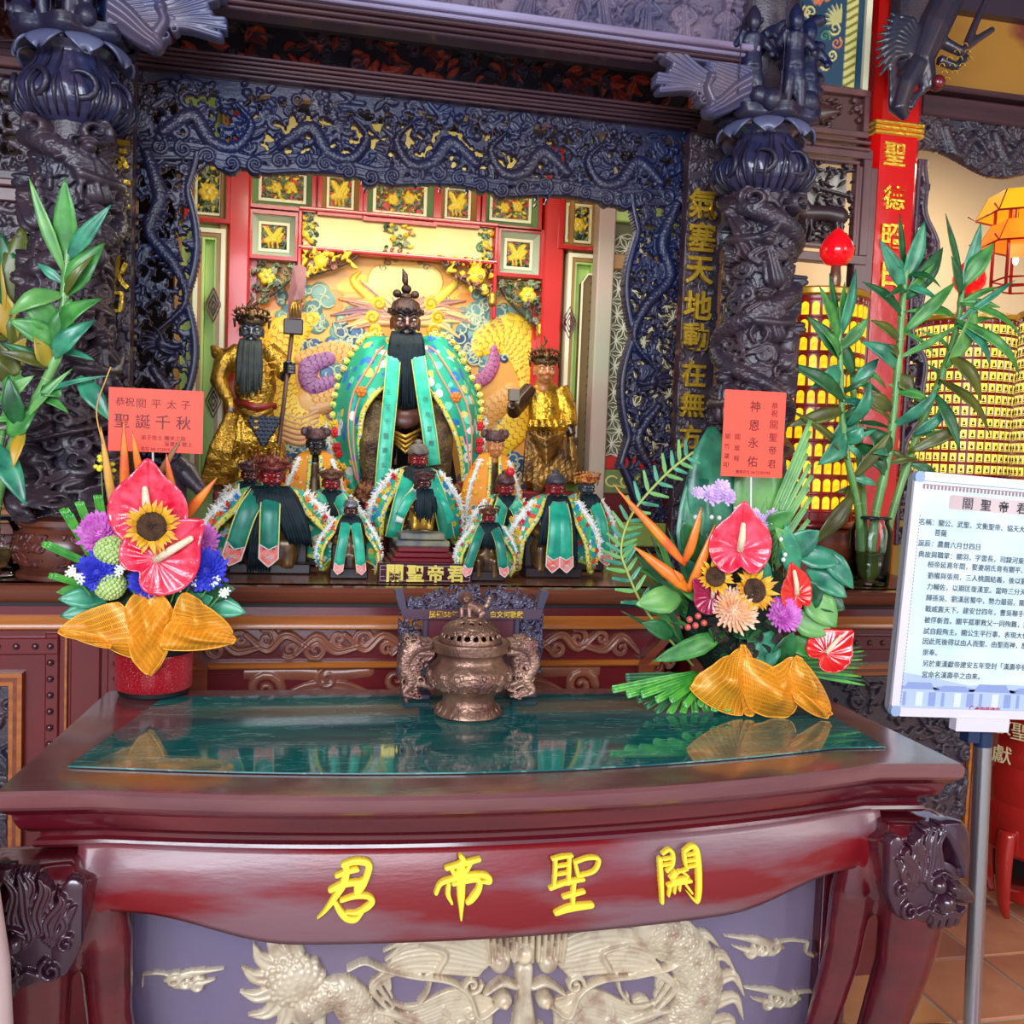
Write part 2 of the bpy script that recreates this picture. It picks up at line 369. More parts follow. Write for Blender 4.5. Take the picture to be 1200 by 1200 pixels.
        s.stroke([T(-.2, .4), T(-.7, .9), T(-1.3, 1.1)], [r*.14, r*.12, r*.04], h*.9, lift+.004, col)
        s.dome(T(.2, .42), r*.2, h*.6, lift+h*.75, col); s.stroke([T(.9, .1), T(1.4, -.1), T(1.5, -.6), T(1.2, -.9)], [r*.07, r*.04], h*.6, lift, col2 or col)
    def figure(s, c, H, h=.014, lift=.006, col=None, lean=0):
        "small robed figure: head, hat, body, arms, folds"
        x, z = c; u = H
        s.stroke([(x, z), (x+lean*u*.5, z+.35*u), (x+lean*u, z+.68*u)], [u*.24, u*.17, u*.15], h*.8, lift, col, ridge=3)
        s.dome((x+lean*u*1.2, z+.84*u), u*.115, h, lift+h*.2, col, u*.14)
        s.stroke([(x+lean*u*1.2-.09*u, z+.95*u), (x+lean*u*1.2, z+1.0*u), (x+lean*u*1.2+.09*u, z+.95*u)], u*.06, h*.8, lift+h*.3, col)
        for sg in (-1, 1):
            e = random.uniform(.2, .55)
            s.stroke([(x+lean*u+sg*.12*u, z+.64*u), (x+lean*u+sg*.27*u, z+.48*u), (x+lean*u+sg*.12*u+sg*random.uniform(-.1, .2)*u, z+e*u)], [u*.08, u*.09, u*.06], h*.7, lift+h*.35, col, ridge=1)
    def horse(s, c, L, h=.014, lift=.006, col=None, sg=1):
        x, z = c; r = L*.16
        s.stroke([(x-sg*L*.38, z), (x, z-.03*L), (x+sg*L*.3, z+.03*L)], [r*1.0, r*.85, r*.95], h, lift, col)
        s.stroke([(x+sg*L*.32, z+.05*L), (x+sg*L*.46, z+.3*L), (x+sg*L*.5, z+.36*L)], [r*.85, r*.55, r*.5], h*.9, lift, col)
        s.stroke([(x+sg*L*.48, z+.38*L), (x+sg*L*.68, z+.28*L)], [r*.5, r*.3], h*.9, lift, col)
        for dx, b in ((-.4, -.1), (-.3, .1), (.25, .12), (.34, -.02)):
            s.stroke([(x+sg*L*dx, z-.05*L), (x+sg*L*(dx+b), z-.28*L), (x+sg*L*(dx+b*.3), z-.5*L)], [r*.45, r*.26, r*.2], h*.7, lift, col)
        s.stroke([(x-sg*L*.42, z+.06*L), (x-sg*L*.58, z-.02*L), (x-sg*L*.6, z-.25*L)], [r*.2, r*.24, r*.08], h*.6, lift, col)
    def fill(s, n, r0, r1, h=.01, lift=0, kinds='sl', col=None, cols=None, box=None, hmin=None):
        x0, x1, z0, z1 = box or (0, s.w, 0, s.h)
        for k in range(n):
            c = (random.uniform(x0, x1), random.uniform(z0, z1)); r = random.uniform(r0, r1); kd = random.choice(kinds); cc = random.choice(cols) if cols else col
            lf = lift+random.uniform(0, h*.35)
            if kd == 's': s.spiral(c, r, random.uniform(1.1, 1.8), random.uniform(0, 6.3), random.choice((-1, 1)), r*.3, h, lf, cc, 1 if r > .012 else 0)
            elif kd == 'l': s.leaf(c, random.uniform(0, 6.3), r*2.4, r*.5, h, lf, cc, random.uniform(-1.6, 1.6))
            elif kd == 'b':
                a = random.uniform(0, 6.3); b = a+random.uniform(-1, 1)
                s.stroke([c, (c[0]+2*r*math.cos(a), c[1]+2*r*math.sin(a)), (c[0]+4*r*math.cos(b), c[1]+4*r*math.sin(b))], [r*.32, r*.25, r*.1], h*.8, lf, cc, ridge=1 if r > .012 else 0)
            elif kd == 'f': s.flower(c, r, h, lf, cc or (230, 190, 50), cc or (250, 225, 120))
            elif kd == 'd': s.dome(c, r*.6, h, lf, cc)
        return s
    def mesh(s, fn, thr=None, back=.012, name='relief', color=False):
        """fn maps arrays (x, z, height) to world arrays X, Y, Z. thr: cells lower than this are cut right through"""
        X, Z = np.meshgrid(s.xs, s.zs); keep = np.ones_like(s.H, bool) if thr is None else s.H > thr
        cell = keep[:-1, :-1] & keep[1:, :-1] & keep[:-1, 1:] & keep[1:, 1:]
        front = np.stack(fn(X, Z, s.H), -1).reshape(-1, 3); bk = np.stack(fn(X, Z, np.full_like(s.H, -back)), -1).reshape(-1, 3)
        nx, nz = s.nx, s.nz; idx = np.arange(nx*nz).reshape(nz, nx)
        a, b, c, d = idx[:-1, :-1][cell], idx[:-1, 1:][cell], idx[1:, 1:][cell], idx[1:, :-1][cell]
        F = [np.c_[a, b, c, d]]
        N = nx*nz
        cp = np.zeros((nz+1, nx+1), bool); cp[1:-1, 1:-1] = cell
        for (dj, di, e) in ((-1, 0, 0), (1, 0, 1), (0, -1, 2), (0, 1, 3)):
            nb = cp[1+dj:nz+dj, 1+di:nx+di]; ed = cell & ~nb
            if e == 0: p, q = idx[:-1, :-1][ed], idx[:-1, 1:][ed]
            elif e == 1: p, q = idx[1:, 1:][ed], idx[1:, :-1][ed]
            elif e == 2: p, q = idx[1:, :-1][ed], idx[:-1, :-1][ed]
            else: p, q = idx[:-1, 1:][ed], idx[1:, 1:][ed]
            F.append(np.c_[q, p, p+N, q+N])
        F = np.vstack(F); V = np.vstack([front, bk]); used = np.zeros(len(V), bool); used[F.ravel()] = True
        mp = np.cumsum(used)-1; V = V[used]; F = mp[F]
        me = bpy.data.meshes.new(name); me.vertices.add(len(V)); me.vertices.foreach_set('co', V.astype('f').ravel())
        me.loops.add(F.size); me.loops.foreach_set('vertex_index', F.astype('i').ravel())
        me.polygons.add(len(F)); me.polygons.foreach_set('loop_start', np.arange(0, F.size, 4, dtype='i'))
        me.polygons.foreach_set('loop_total', np.full(len(F), 4, 'i'))
        me.polygons.foreach_set('use_smooth', np.ones(len(F), bool))
        if color:
            at = me.color_attributes.new('Col', 'FLOAT_COLOR', 'POINT'); cc = np.vstack([s.C.reshape(-1, 3)]*2)[used]
            at.data.foreach_set('color', np.c_[cc, np.ones(len(cc))].astype('f').ravel())
        me.update(calc_edges=True); me.validate(); return me
    def flat(s, name, mat, parent, x0, z0, y, thr=None, back=.012, color=False, rot=0):
        og = ORG[parent.name]
        me = s.mesh(lambda X, Z, H: (X+x0-og[0], y-H-og[1], Z+z0-og[2]), thr, back, name, color); me.materials.append(mat)
        return link(name, me, None, parent)
# ================================================================== SETTING
def struct(o): o['kind'] = 'structure'; return o
# floor of terracotta tiles
tile_a = M('terracotta', (214, 146, 108), .45, coat=.15, col2=(176, 106, 80), vs=3, bump=.1, bs=30)
tile_b = M('terracotta_dark', (176, 112, 90), .5, coat=.15, col2=(142, 88, 74), vs=3, bump=.1, bs=30)
tile_c = M('terracotta_warm', (228, 160, 104), .45, coat=.15, col2=(196, 120, 82), vs=3, bump=.1, bs=30)
grout = M('pale_grout', (196, 186, 172), .8, bump=.3, bs=80)
fl = struct(MB().box((-5, -3.5, -.06), (5, 5.2, -.004)).build('floor', grout, org=(0, 0, 0)))
TS = .30
tm = {}
for k, mt in enumerate((tile_a, tile_b, tile_c)):
    tm[k] = MB().box((0, 0, -.006), (TS-.014, TS-.014, .003), bev=.002).mesh('tile', False); tm[k].materials.append(mt)
for i in range(7, 17):
    for j in range(3, 15):
        x = -1.03+i*TS; y = .36+j*TS
        if x > 3.6 or (x < 1 and y < 1.9): continue
        o = link('tile', tm[rng.choice([0, 0, 1, 2])], None, fl); o.location = (x, y, rng.uniform(-.0015, .0015)); o.rotation_euler = (0, 0, rng.uniform(-.004, .004))
# walls and ceiling of the hall
cream_wall = M('cream_plaster', (232, 206, 168), .7)
dark_wall = M('dark_brown_panelling', (54, 32, 34), .5, col2=(40, 24, 28), vs=4)
struct(MB().box((1.30, 4.6, 0), (4.9, 4.7, 3.2)).build('wall_hall_back', cream_wall, org=(0, 4.6, 0)))
struct(MB().box((-5, 3.72, 0), (1.30, 3.80, 3.2)).build('wall_back', dark_wall, org=(0, 3.7, 0)))
struct(MB().box((-5, -2.0, 3.2), (5, 4.8, 3.3)).build('ceiling', dark_wall, org=(0, 3, 3.2)))
struct(MB().box((-5.1, -2.0, 0), (-5, 4.8, 3.3)).build('wall_left', dark_wall, org=(-5, 1, 0)))
struct(MB().box((4.9, -2.0, 0), (5, 4.7, 3.2)).build('wall_right', cream_wall, org=(4.3, 3, 0)))

# ================================================================== NICHE BACK SCREEN (red lattice with coffers and a painted relief)
YB = 3.40
ns = thing('niche_screen', 'red and gold coffered screen with a carved dragon mural behind the statues', 'altar screen', (0, YB, 1.10))
def px_rect(x0, y0, x1, y1, d):
    a = P(x0, y0, d); b = P(x1, y0, d); c = P(x0, y1, d); e = P(x1, y1, d)
    return (a[0]+c[0])/2, (c[2]+e[2])/2, (b[0]+e[0])/2, (a[2]+b[2])/2      # x0 z0 x1 z1
green_f = M('pale_green_frame', (120, 150, 96), .35, coat=.2, col2=(90, 128, 84), vs=5)
grey_f = M('pale_grey_green_frame', (186, 198, 172), .35, coat=.2)
brown_f = M('tan_frame', (176, 128, 66), .35, coat=.2, col2=(150, 104, 52), vs=5)
lime = M('lime_green_panel', (172, 204, 96), .45, col2=(190, 214, 120), vs=4)
pale_yel = M('pale_yellow_panel', (250, 226, 130), .4, col2=(252, 236, 160), vs=6)
red_line = M('bright_red_moulding', (196, 20, 24), .3, coat=.3)
pink_line = M('pale_pink_line', (244, 214, 196), .4)
# solid red ground behind the coffers, with the opening for the mural left free
gx0, gz0, gx1, gz1 = -.53, 1.10, .49, 2.52
redg = MB()

ZM = P(475, 297, YB)[2]; redg.box((gx0, YB+.02, ZM), (gx1, YB+.05, gz1)); redg.box((gx0, YB+.02, gz0), (gx0+.035, YB+.06, gz1)); redg.box((gx1-.035, YB+.02, gz0), (gx1, YB+.06, gz1))
redg.build('red_ground', red_paint, ns)
MB().box((gx0, YB-.01, 2.372), (gx1, YB+.02, gz1)).build('upper_board', pale_yel, ns)
for (xa, xb) in ((P(268, 300, YB)[0], P(293, 300, YB)[0]), (P(634, 300, YB)[0], P(657, 300, YB)[0])):
    MB().box((xa, YB-.045, 1.10), (xb, YB+.03, 2.5), bev=.006).build('post', red_paint, ns)
FY = [(244, 200, 40), (250, 214, 60), (236, 184, 34)]; GR = [(86, 104, 60), (120, 134, 84), (60, 84, 56), (150, 150, 110)]
def coffer(px, fm, seed, kind='f', d=YB, deep=.035):
    random.seed(seed); x0, z0, x1, z1 = px_rect(*px, d); w_, h_ = x1-x0, z1-z0; t = min(w_, h_)*.17
    f = MB(); q = [(x0, z0), (x1, z0), (x1, z1), (x0, z1)]; r = [(x0+t, z0+t), (x1-t, z0+t), (x1-t, z1-t), (x0+t, z1-t)]
    f.prism(q, d, d+.01) if False else None
    V = [(a, d-.012, b) for a, b in q]+[(a, d+deep*.6, b) for a, b in r]+[(a, d+.03, b) for a, b in q]
    F = [(0, 1, 5, 4), (1, 2, 6, 5), (2, 3, 7, 6), (3, 0, 4, 7), (0, 8, 9, 1), (1, 9, 10, 2), (2, 10, 11, 3), (3, 11, 8, 0)]
    f.add(V, F); fo = f.build('coffer_frame', fm, ns)
    rim = MB(); e = t*.2
    frame4(rim, x0+t-e, z0+t-e, x1-t+e, z1-t+e, 2*e, d+deep*.6-.012, d+deep*.6)
    rim.build('inner_rim', M('cream_rim', (246, 236, 190), .4), fo)
    rr = MB(); e2 = .006
    frame4(rr, x0-2*e2, z0-2*e2, x1+2*e2, z1+2*e2, 2*e2, d-.022, d+.02)
    rr.build('red_moulding', red_line, fo)
    cw, ch = w_-2*t, h_-2*t; c = Relief(cw, ch, .0022, 0, (22, 20, 16)); c.fill(int(cw*ch*9000), .006, .011, .010, .001, 'lb', cols=GR)
    if kind == 'f':
        for k in range(2 if w_ > h_*1.15 else 1):
            c.flower((cw*(.36 if w_ > h_*1.15 else .5)+k*cw*.32, ch*(.5+.08*(k-.5))), ch*.22, .014, .004, FY[0])
        c.fill(int(cw*ch*1800), .006, .010, .012, .004, 'l', cols=FY)
    else:
        c.stroke([(cw*.2, ch*.35), (cw*.45, ch*.45), (cw*.7, ch*.4)], [ch*.1, ch*.15, ch*.08], .014, .005, FY[0], ridge=1)
        c.stroke([(cw*.65, ch*.45), (cw*.78, ch*.62)], [ch*.09, ch*.08], .014, .006, FY[1])
        for s_ in (-1, 1): c.stroke([(cw*.45, ch*.45), (cw*(.45+s_*.2), ch*.75), (cw*(.45+s_*.33), ch*.86)], [ch*.1, ch*.12, ch*.03], .012, .006, FY[1], ridge=2)
        for dx in (.28, .42, .6): c.stroke([(cw*dx, ch*.35), (cw*(dx+.04), ch*.12)], ch*.045, .01, .005, FY[2])
    c.flat('flower_relief', paintrel, fo, x0+t, z0+t, d+deep*.6+.002, color=True)
for i, (px, fm, kd) in enumerate([((296, 193, 366, 243), green_f, 'f'), ((377, 199, 421, 251), brown_f, 'b'), ((430, 205, 508, 259), green_f, 'f'), ((516, 213, 558, 263), brown_f, 'b'), ((568, 217, 630, 266), green_f, 'f'),
                                  ((296, 253, 346, 301), grey_f, 'b'), ((585, 273, 631, 322), grey_f, 'b')]):
    coffer(px, fm, 20+i, kd)
# long yellow plaque, its corner sprays, red mouldings
x0, z0, x1, z1 = px_rect(354, 258, 578, 298, YB)
MB().box((x0, YB+.0, z0), (x1, YB+.03, z1), bev=.004).build('long_plaque', pale_yel, ns)
rr = MB()
for (a, b, c, g) in ((x0-.012, z0-.014, x1+.012, z0), (x0-.012, z1, x1+.012, z1+.014), (x0-.014, z0-.2, x0, z1), (x1, z0-.2, x1+.014, z1)): rr.box((a, YB-.028, b), (c, YB+.02, g), bev=.003)
rr.build('red_moulding', red_line, ns)
rr = MB()
for (a, b, c, g) in ((x0-.010, z0-.006, x1+.010, z0-.003), (x0-.010, z1+.006, x1+.010, z1+.009)): rr.box((a, YB-.031, b), (c, YB-.026, g))
rr.build('pale_line', pink_line, ns)
random.seed(5)
W_, H_ = x1-x0, z1-z0
for cx, n in ((0, 1), (W_, 1), (W_/2, 0)):
    c = Relief(W_, H_, .0024, 0)
    c.fill(26, .006, .013, .012, .002, 'ls', cols=GR+[(180, 120, 110), (120, 160, 120)], box=(max(0, cx-.05), min(W_, cx+.05), 0, H_))
    c.fill(10, .008, .014, .014, .004, 'lf', cols=FY, box=(max(0, cx-.035), min(W_, cx+.035), H_*.15, H_*.85))
    c.flat('corner_spray', paintrel, ns, x0, z0, YB-.002, .001, .002, True)
# yellow hanging corner valances and flower corners under the mouldings
def corner(px, seed, cols, flower=None, sg=1, ring=.0):
    random.seed(seed); x0, z0, x1, z1 = px_rect(*px, YB); W_, H_ = x1-x0, z1-z0; c = Relief(W_, H_, .0024, 0)
    for k in range(110):
        u = random.random(); v = random.random()
        if (1-v) > (1-u)**.55: continue
        c.fill(1, .007, .013, .014, random.uniform(.002, .008), 'lls', cols=cols, box=((u if sg > 0 else 1-u)*W_, (u if sg > 0 else 1-u)*W_+.001, v*H_, v*H_+.001))
    c.stroke([((1-t if sg < 0 else t)*W_*.98, (1-(1-t)**.6)*H_) for t in np.linspace(0, 1, 9)], .006, .012, .002, (70, 50, 44))
    if flower:
        fx = (.33 if sg > 0 else .67)*W_; c.flower((fx, H_*.68), W_*.2, .016, .008, FY[0], (250, 220, 120))
    else: c.dome(((.3 if sg > 0 else .7)*W_, .55*H_), H_*.25, .018, .006, FY[0]); c.fill(7, .012, .018, .018, .008, 'l', cols=FY, box=(.1*W_, .9*W_, .4*H_, .95*H_)) 
    c.flat('corner_valance', paintrel, ns, x0, z0, YB-.006, .001, .01, True)
corner((354, 292, 424, 328), 1, FY+[(90, 70, 50), (160, 100, 80)], None, 1)
corner((512, 302, 577, 346), 2, FY+[(90, 70, 50), (160, 100, 80)], None, -1)
corner((294, 308, 350, 362), 3, GR+[(90, 80, 80)], True, 1)
corner((582, 328, 634, 384), 4, GR+[(90, 80, 80)], True, -1)
for px, py in ((352, 352), (577, 350), (633, 386), (295, 372)):
    q = P(px, py, YB-.02); MB().lathe([(.0, -.03), (.012, -.026), (.016, -.01), (.012, -.004), (.016, .004), (.014, .018), (.008, .024), (0, .026)], q, 12).build('hanging_finial', gold_old, ns, True)
# the mural: painted relief of a dragon coiled through clouds
x0, z0, x1, z1 = px_rect(292, 296, 637, 600, YB+.05); z1 = ZM+.03
random.seed(11); mu = Relief(x1-x0, z1-z0, .0021, .001, (226, 160, 66))
def mp_(px, py):
    q = P(px, py, YB+.05); return (q[0]-x0, q[2]-z0)
KM = P(101, 0, 3.45)[0]-P(100, 0, 3.45)[0]
def mst(pts, r, h, col, **k): mu.stroke([mp_(*p) for p in pts], [a*KM for a in r] if np.iterable(r) else r*KM, h, col=col, **k)
# warm orange sky patches
for _ in range(40):
    a, b = random.uniform(300, 630), random.uniform(330, 400); mst([(a, b), (a+random.uniform(10, 30), b+random.uniform(-6, 6))], random.uniform(6, 12), .001, random.choice([(238, 140, 36), (246, 180, 50), (228, 150, 60)]), lift=.001)
# lower ground
for _ in range(60):
    a, b = random.uniform(292, 640), random.uniform(470, 600); mst([(a, b), (a+25, b+random.uniform(-5, 5))], random.uniform(8, 14), .001, random.choice([(150, 100, 90), (196, 140, 96), (170, 116, 100), (120, 80, 84)]), lift=.001)
BL = [(34, 84, 132), (50, 104, 146), (28, 66, 110), (74, 124, 138)]; GC = [(90, 140, 130), (120, 160, 140), (70, 120, 120)]
def cloud(cx, cy, n, w_, cols, seed):
    random.seed(seed)
    for k in range(n):
        a = random.gauss(cx, w_*.42); b = random.gauss(cy, w_*.26); r = random.uniform(.16, .3)*w_; col = random.choice(cols); l = .002+random.uniform(0, .002)
        q = mp_(a, b); mu.dome(q, r*KM, .004, l, col)
        t = np.linspace(0, 1, 12); an = random.uniform(0, 6)+t*5*random.choice((-1, 1)); R = r*KM*(.95-.7*t)
        mu.stroke(np.c_[q[0]+R*np.cos(an), q[1]+R*np.sin(an)], 1.1*KM, .002, l+.004, (190, 196, 156), raw=True)
for a in ((372, 372, 26, 46, GC, 1), (388, 408, 30, 44, BL, 2), (350, 345, 10, 30, GC, 3), (560, 372, 28, 44, GC, 4), (548, 410, 24, 40, BL, 5), (590, 352, 8, 26, GC, 6), (350, 470, 14, 34, BL, 7), (345, 520, 22, 50, BL, 8), (320, 560, 16, 40, BL, 9), (600, 500, 16, 40, BL, 10), (420, 450, 14, 30, BL, 12), (610, 550, 16, 40, BL, 13), (380, 560, 14, 36, [(150, 100, 110), (120, 84, 104)], 14), (540, 470, 12, 30, BL, 15)): cloud(*a)
YL = (248, 208, 44); YD = (200, 132, 40)
mst([(640, 470), (634, 420), (612, 388), (580, 384), (568, 404)], 30, .004, (120, 156, 140), lift=.001)
mst([(585, 520), (628, 470), (626, 420), (596, 392), (566, 402), (560, 416)], [20, 26, 34, 30, 18, 4], .010, YL, lift=.003, scale=9*KM, col2=YD, n=10)
mst([(600, 462), (572, 490), (560, 540)], [16, 18, 22], .009, (226, 166, 84), lift=.002, scale=9*KM, col2=YD, n=10)
mst([(556, 450), (570, 440), (578, 425), (578, 408)], [9, 10, 9, 5], .006, (188, 100, 140), lift=.009, scale=7*KM, col2=(130, 60, 100), n=8)
mst([(368, 372), (336, 392), (318, 430), (330, 480), (372, 500)], [8, 26, 32, 30, 16], .010, YL, lift=.003, scale=9*KM, col2=YD, n=10)
mst([(366, 470), (410, 452), (430, 430), (395, 412), (350, 420)], [22, 22, 14, 16, 8], .010, (236, 178, 90), lift=.003, scale=8*KM, col2=YD, n=10)
mst([(384, 420), (362, 430), (366, 452), (392, 446)], [10, 13, 12, 8], .008, (170, 110, 160), lift=.010, ridge=0, scale=7*KM, col2=(110, 60, 110), n=8)
for k in range(6): mst([(330, 484+k*6), (352, 490+k*6), (372, 482+k*6)], 3.4, .006, (220, 160, 100), lift=.008)
mst([(366, 480), (392, 476), (398, 500), (384, 512)], [8, 7, 5, 2], .008, (220, 160, 100), lift=.006)
# dragon mane, halo and face behind the main figure's head
for k in range(26):
    a = R_(-20+k*220/25); r1 = random.uniform(60, 86); b = a+random.uniform(-.16, .16); cx, cy = 474, 372
    mst([(cx+18*math.cos(a), cy-14*math.sin(a)), (cx+.6*r1*math.cos(a), cy-.42*r1*math.sin(a)-3), (cx+r1*math.cos(b), cy-.72*r1*math.sin(b))], [7, 6, 1.2], .008, random.choice([(170, 120, 100), (150, 104, 110), (196, 140, 100), (232, 196, 120)]), lift=.006, ridge=1.5)
mst([(450, 330), (500, 330)], 22, .006, (250, 214, 120), lift=.010)
for k in range(9): 
    a = PI*k/8; q = mp_(474+27*math.cos(a), 322-20*math.sin(a)); mu.spiral(q, 5*KM, 1.2, a, 1, 1.2*KM, .003, .012, (120, 100, 60))
for s_ in (-1, 1):
    for k, (dx, dy) in enumerate(((30, -20), (38, -4), (34, 12), (26, 24))): mu.dome(mp_(474+s_*dx, 376+dy), 9*KM, .008, .010, (250, 214, 40)); mu.spiral(mp_(474+s_*dx, 376+dy), 7*KM, 1.3, 0, s_, 1.6*KM, .003, .017, (210, 150, 30))
    mst([(474+s_*40, 350), (474+s_*60, 330), (474+s_*52, 318)], [6, 4, 1], .006, (250, 210, 60), lift=.010)
mu.flat('dragon_mural', paintrel, ns, x0, z0, YB+.05, color=True, back=.01)

# ------------------------------------------------ screen leaves either side of the niche
lat_bg = M('olive_lattice_ground', (112, 112, 78), .6); lat = M('cream_lattice', (232, 230, 206), .5)
swirl = M('green_panel_with_swirls', (110, 128, 76), .45)
def leafdoor(name, label, x0, x1, y, seed, left):
    t = thing(name, label, 'screen panel', ((x0+x1)/2, y, 1.10))
    lp = P(0, 0, y)
    MB().box((x0, y+.02, 1.10), (x1, y+.05, 2.55)).build('board', lime, t)
    for a, b in ((x0, x0+.022), (x1-.03, x1)): MB().box((a, y-.01, 1.1), (b, y+.03, 2.55), bev=.005).build('stile', brown_f, t)
    return t
ld = leafdoor('green_screen_leaf', 'pale green screen leaf with tan stiles left of the red posts', P(240, 400, 3.38)[0]-.10, P(268, 400, 3.38)[0]-.007, 3.38, 1, True)
rd = leafdoor('green_screen_leaf', 'lime green screen leaf with dark bamboo panel right of the red posts', P(658, 400, 3.38)[0]+.007, P(694, 400, 3.38)[0]+.02, 3.38, 2, False)
def addrel(t, px, d, seed, fm=brown_f):
    global ns
    keep = ns; ns = t; coffer(px, fm, seed, 'f', d); ns = keep
addrel(ld, (222, 186, 266, 257), 3.365, 61); addrel(rd, (658, 232, 700, 290), 3.365, 62)
for t, px in ((ld, (225, 268, 262, 568)), (rd, (659, 298, 698, 600))):
    x0, z0, x1, z1 = px_rect(*px, 3.37); z0 = max(z0, 1.13)
    for k, (e, mt) in enumerate(((0, cream), (.012, brown_f), (.02, lime))):
        f = MB()
        frame4(f, x0+e, z0+e, x1-e, z1-e, .014, 3.355+k*.006, 3.40)
        f.build('panel_moulding', mt, t)
# diamond knots on both leaves, dark arched bamboo panel on the right one
def diamond(t, px, py, d=3.36):
    q = P(px, py, d); c = Relief(.05, .11, .0015, 0)
    for s_ in (1, .62, .3):
        h = .055*s_; w2 = .025*s_; c.stroke([(.025, .055-h), (.025+w2, .055), (.025, .055+h), (.025-w2, .055), (.025, .055-h)], .0028, .006, .001, (120, 60, 66) if s_ != .62 else (70, 40, 60), raw=True)
    c.flat('diamond_knot', paintrel, t, q[0]-.025, q[2]-.055, q[1], .0005, .006, True)
for a in ((250, 357), (250, 470)): diamond(ld, *a)
for a in ((667, 378), (667, 500)): diamond(rd, *a)
x0, z0, x1, z1 = px_rect(677, 322, 700, 560, 3.35)
f = MB(); f.prism([(x0, z0), (x1, z0), (x1, z1), (x0+.02, z1), (x0, z1-.03)], 3.345, 3.38); f.build('arched_panel', M('brown_dark_panel', (110, 84, 40), .5), rd)
bl = MB(); random.seed(4)
for k in range(22):
    zz = z0+(z1-z0)*k/22; a = random.uniform(-.9, .9)
    bl.tube([(x0+.03, 3.343, zz), (x0+.03+.02*math.cos(a), 3.341, zz+.025), (x0+.03+.03*math.cos(a), 3.343, zz+.05)], [.002, .005, .001], 6, .4)
bl.build('bamboo_leaves', M('dark_bamboo_paint', (40, 60, 44), .5), rd)
f = MB(); f.tube([(x0, 3.34, z0), (x0, 3.34, z1-.03), (x0+.02, 3.34, z1), (x1, 3.34, z1)], .004, 6); f.build('arch_rim', cream, rd)
# slanted grey-green post and lattice door to its right
ldr = thing('lattice_door', 'lattice door with cream star pattern and red rails at the niche\'s right edge', 'door', (.78, 3.3, 1.10))
xa, xb = P(694, 400, 3.3)[0], P(713, 400, 3.3)[0]
MB().box((xa, 3.27, 1.1), (xb, 3.34, 2.55), bev=.005).build('post', M('pale_grey_green_post', (176, 176, 150), .4, col2=(190, 150, 140), vs=2), ldr)
xc = .98
for (py0, py1, mt) in ((232, 262, lime), (300, 318, brown_f), (536, 551, red_line), (551, 579, swirl), (579, 612, redwood), (612, 640, lime), (640, 665, brown_dk)):
    zt, zb = P(745, py0, 3.3)[2], max(1.102, P(745, py1, 3.3)[2])
    if zt > zb: MB().box((xb, 3.285, zb), (xc, 3.32, zt), bev=.004).build('rail', mt, ldr)
zt, zb = P(745, 262, 3.3)[2], P(745, 536, 3.3)[2]
MB().box((xb, 3.32, zb), (xc, 3.335, zt)).build('lattice_ground', lat_bg, ldr)
lw = MB(); s_ = .052
for i in range(6):
    for j in range(18):
        cx = xb+.005+i*s_*1.0+(j % 2)*s_*.5; cz = zb+j*s_*.866
        if cz > zt-.02: continue
        for k in range(6):
            a = k*PI/3; L2 = s_; ex, ez = cx+L2*math.cos(a), cz+L2*math.sin(a)
            if ex < xb or ex > xc or ez > zt or ez < zb or (k > 2): continue
            for sg in (-1, 1):
                nx_, nz_ = -math.sin(a)*sg*.009, math.cos(a)*sg*.009
                lw.tube([(cx, 3.312, cz), ((cx+ex)/2+nx_, 3.312, (cz+ez)/2+nz_), (ex, 3.312, ez)], .0022, 4)
lw.build('star_lattice', lat, ldr)
sw = MB(); zq = P(745, 565, 3.28)[2]
for k in range(4):
    cx = xb+.03+k*.055; pts = [(cx+.022*math.cos(t), 3.283, zq+.018*math.sin(t)) for t in np.linspace(.6, 5.4, 12)]; pts.append((cx+.05, 3.283, zq-.022)); sw.tube(pts, .004, 5, .5)
sw.build('swirl_ornament', M('yellow_swirl', (206, 200, 110), .5), ldr)

# ================================================================== DARK SCREEN: valance, side drops, mouldings, frieze
YV = 2.74
def pierce(c, X, Z, r):
    "cut a small leaf-shaped hole, only where no dragon or scroll stands proud"
    i0, i1, j0, j1 = c.win(X-r*1.5, X+r*1.5, Z-r*1.5, Z+r*1.5)
    if i1-i0 < 2 or j1-j0 < 2: return
    a = random.uniform(0, PI); XX, ZZ = np.meshgrid(c.xs[i0:i1]-X, c.zs[j0:j1]-Z); u = XX*math.cos(a)+ZZ*math.sin(a); v = -XX*math.sin(a)+ZZ*math.cos(a)
    mm = (u/(r*1.5))**2+(v/(r*.75))**2 < 1; H = c.H[j0:j1, i0:i1]
    if mm.any() and H[mm].mean() < .0150: H[mm & (H < .017)] = 0
val = thing('carved_valance', 'dark pierced wooden valance carved with dragons framing the statue niche', 'wood carving', (-.02, YV, 1.10))
xL, xR, zT, zB = -.775, .735, 2.372, 2.150
random.seed(31); c = Relief(xR-xL, zT-zB+.03, .0025, 0); c.H[:] = .002; c.H[c.zs < .046] = 0; W_, H_ = xR-xL, zT-zB+.03
c.fill(460, .012, .024, .013, .002, 'sllbd', box=(0, W_, .045, H_))
for k in range(26):
    x = W_*k/25; c.spiral((x, .05+.014*math.sin(k*1.1)), .022, 1.3, k, (-1)**k, .008, .013, .006)
c.stroke([(x, .030+.018*abs(math.sin(x*9.5))) for x in np.linspace(0, W_, 60)], .013, .012, .006, ridge=1, raw=True)
c.stroke([(x, .052+.02*abs(math.sin(x*9.5+.4))) for x in np.linspace(0, W_, 60)], .010, .012, .008, ridge=1, raw=True)
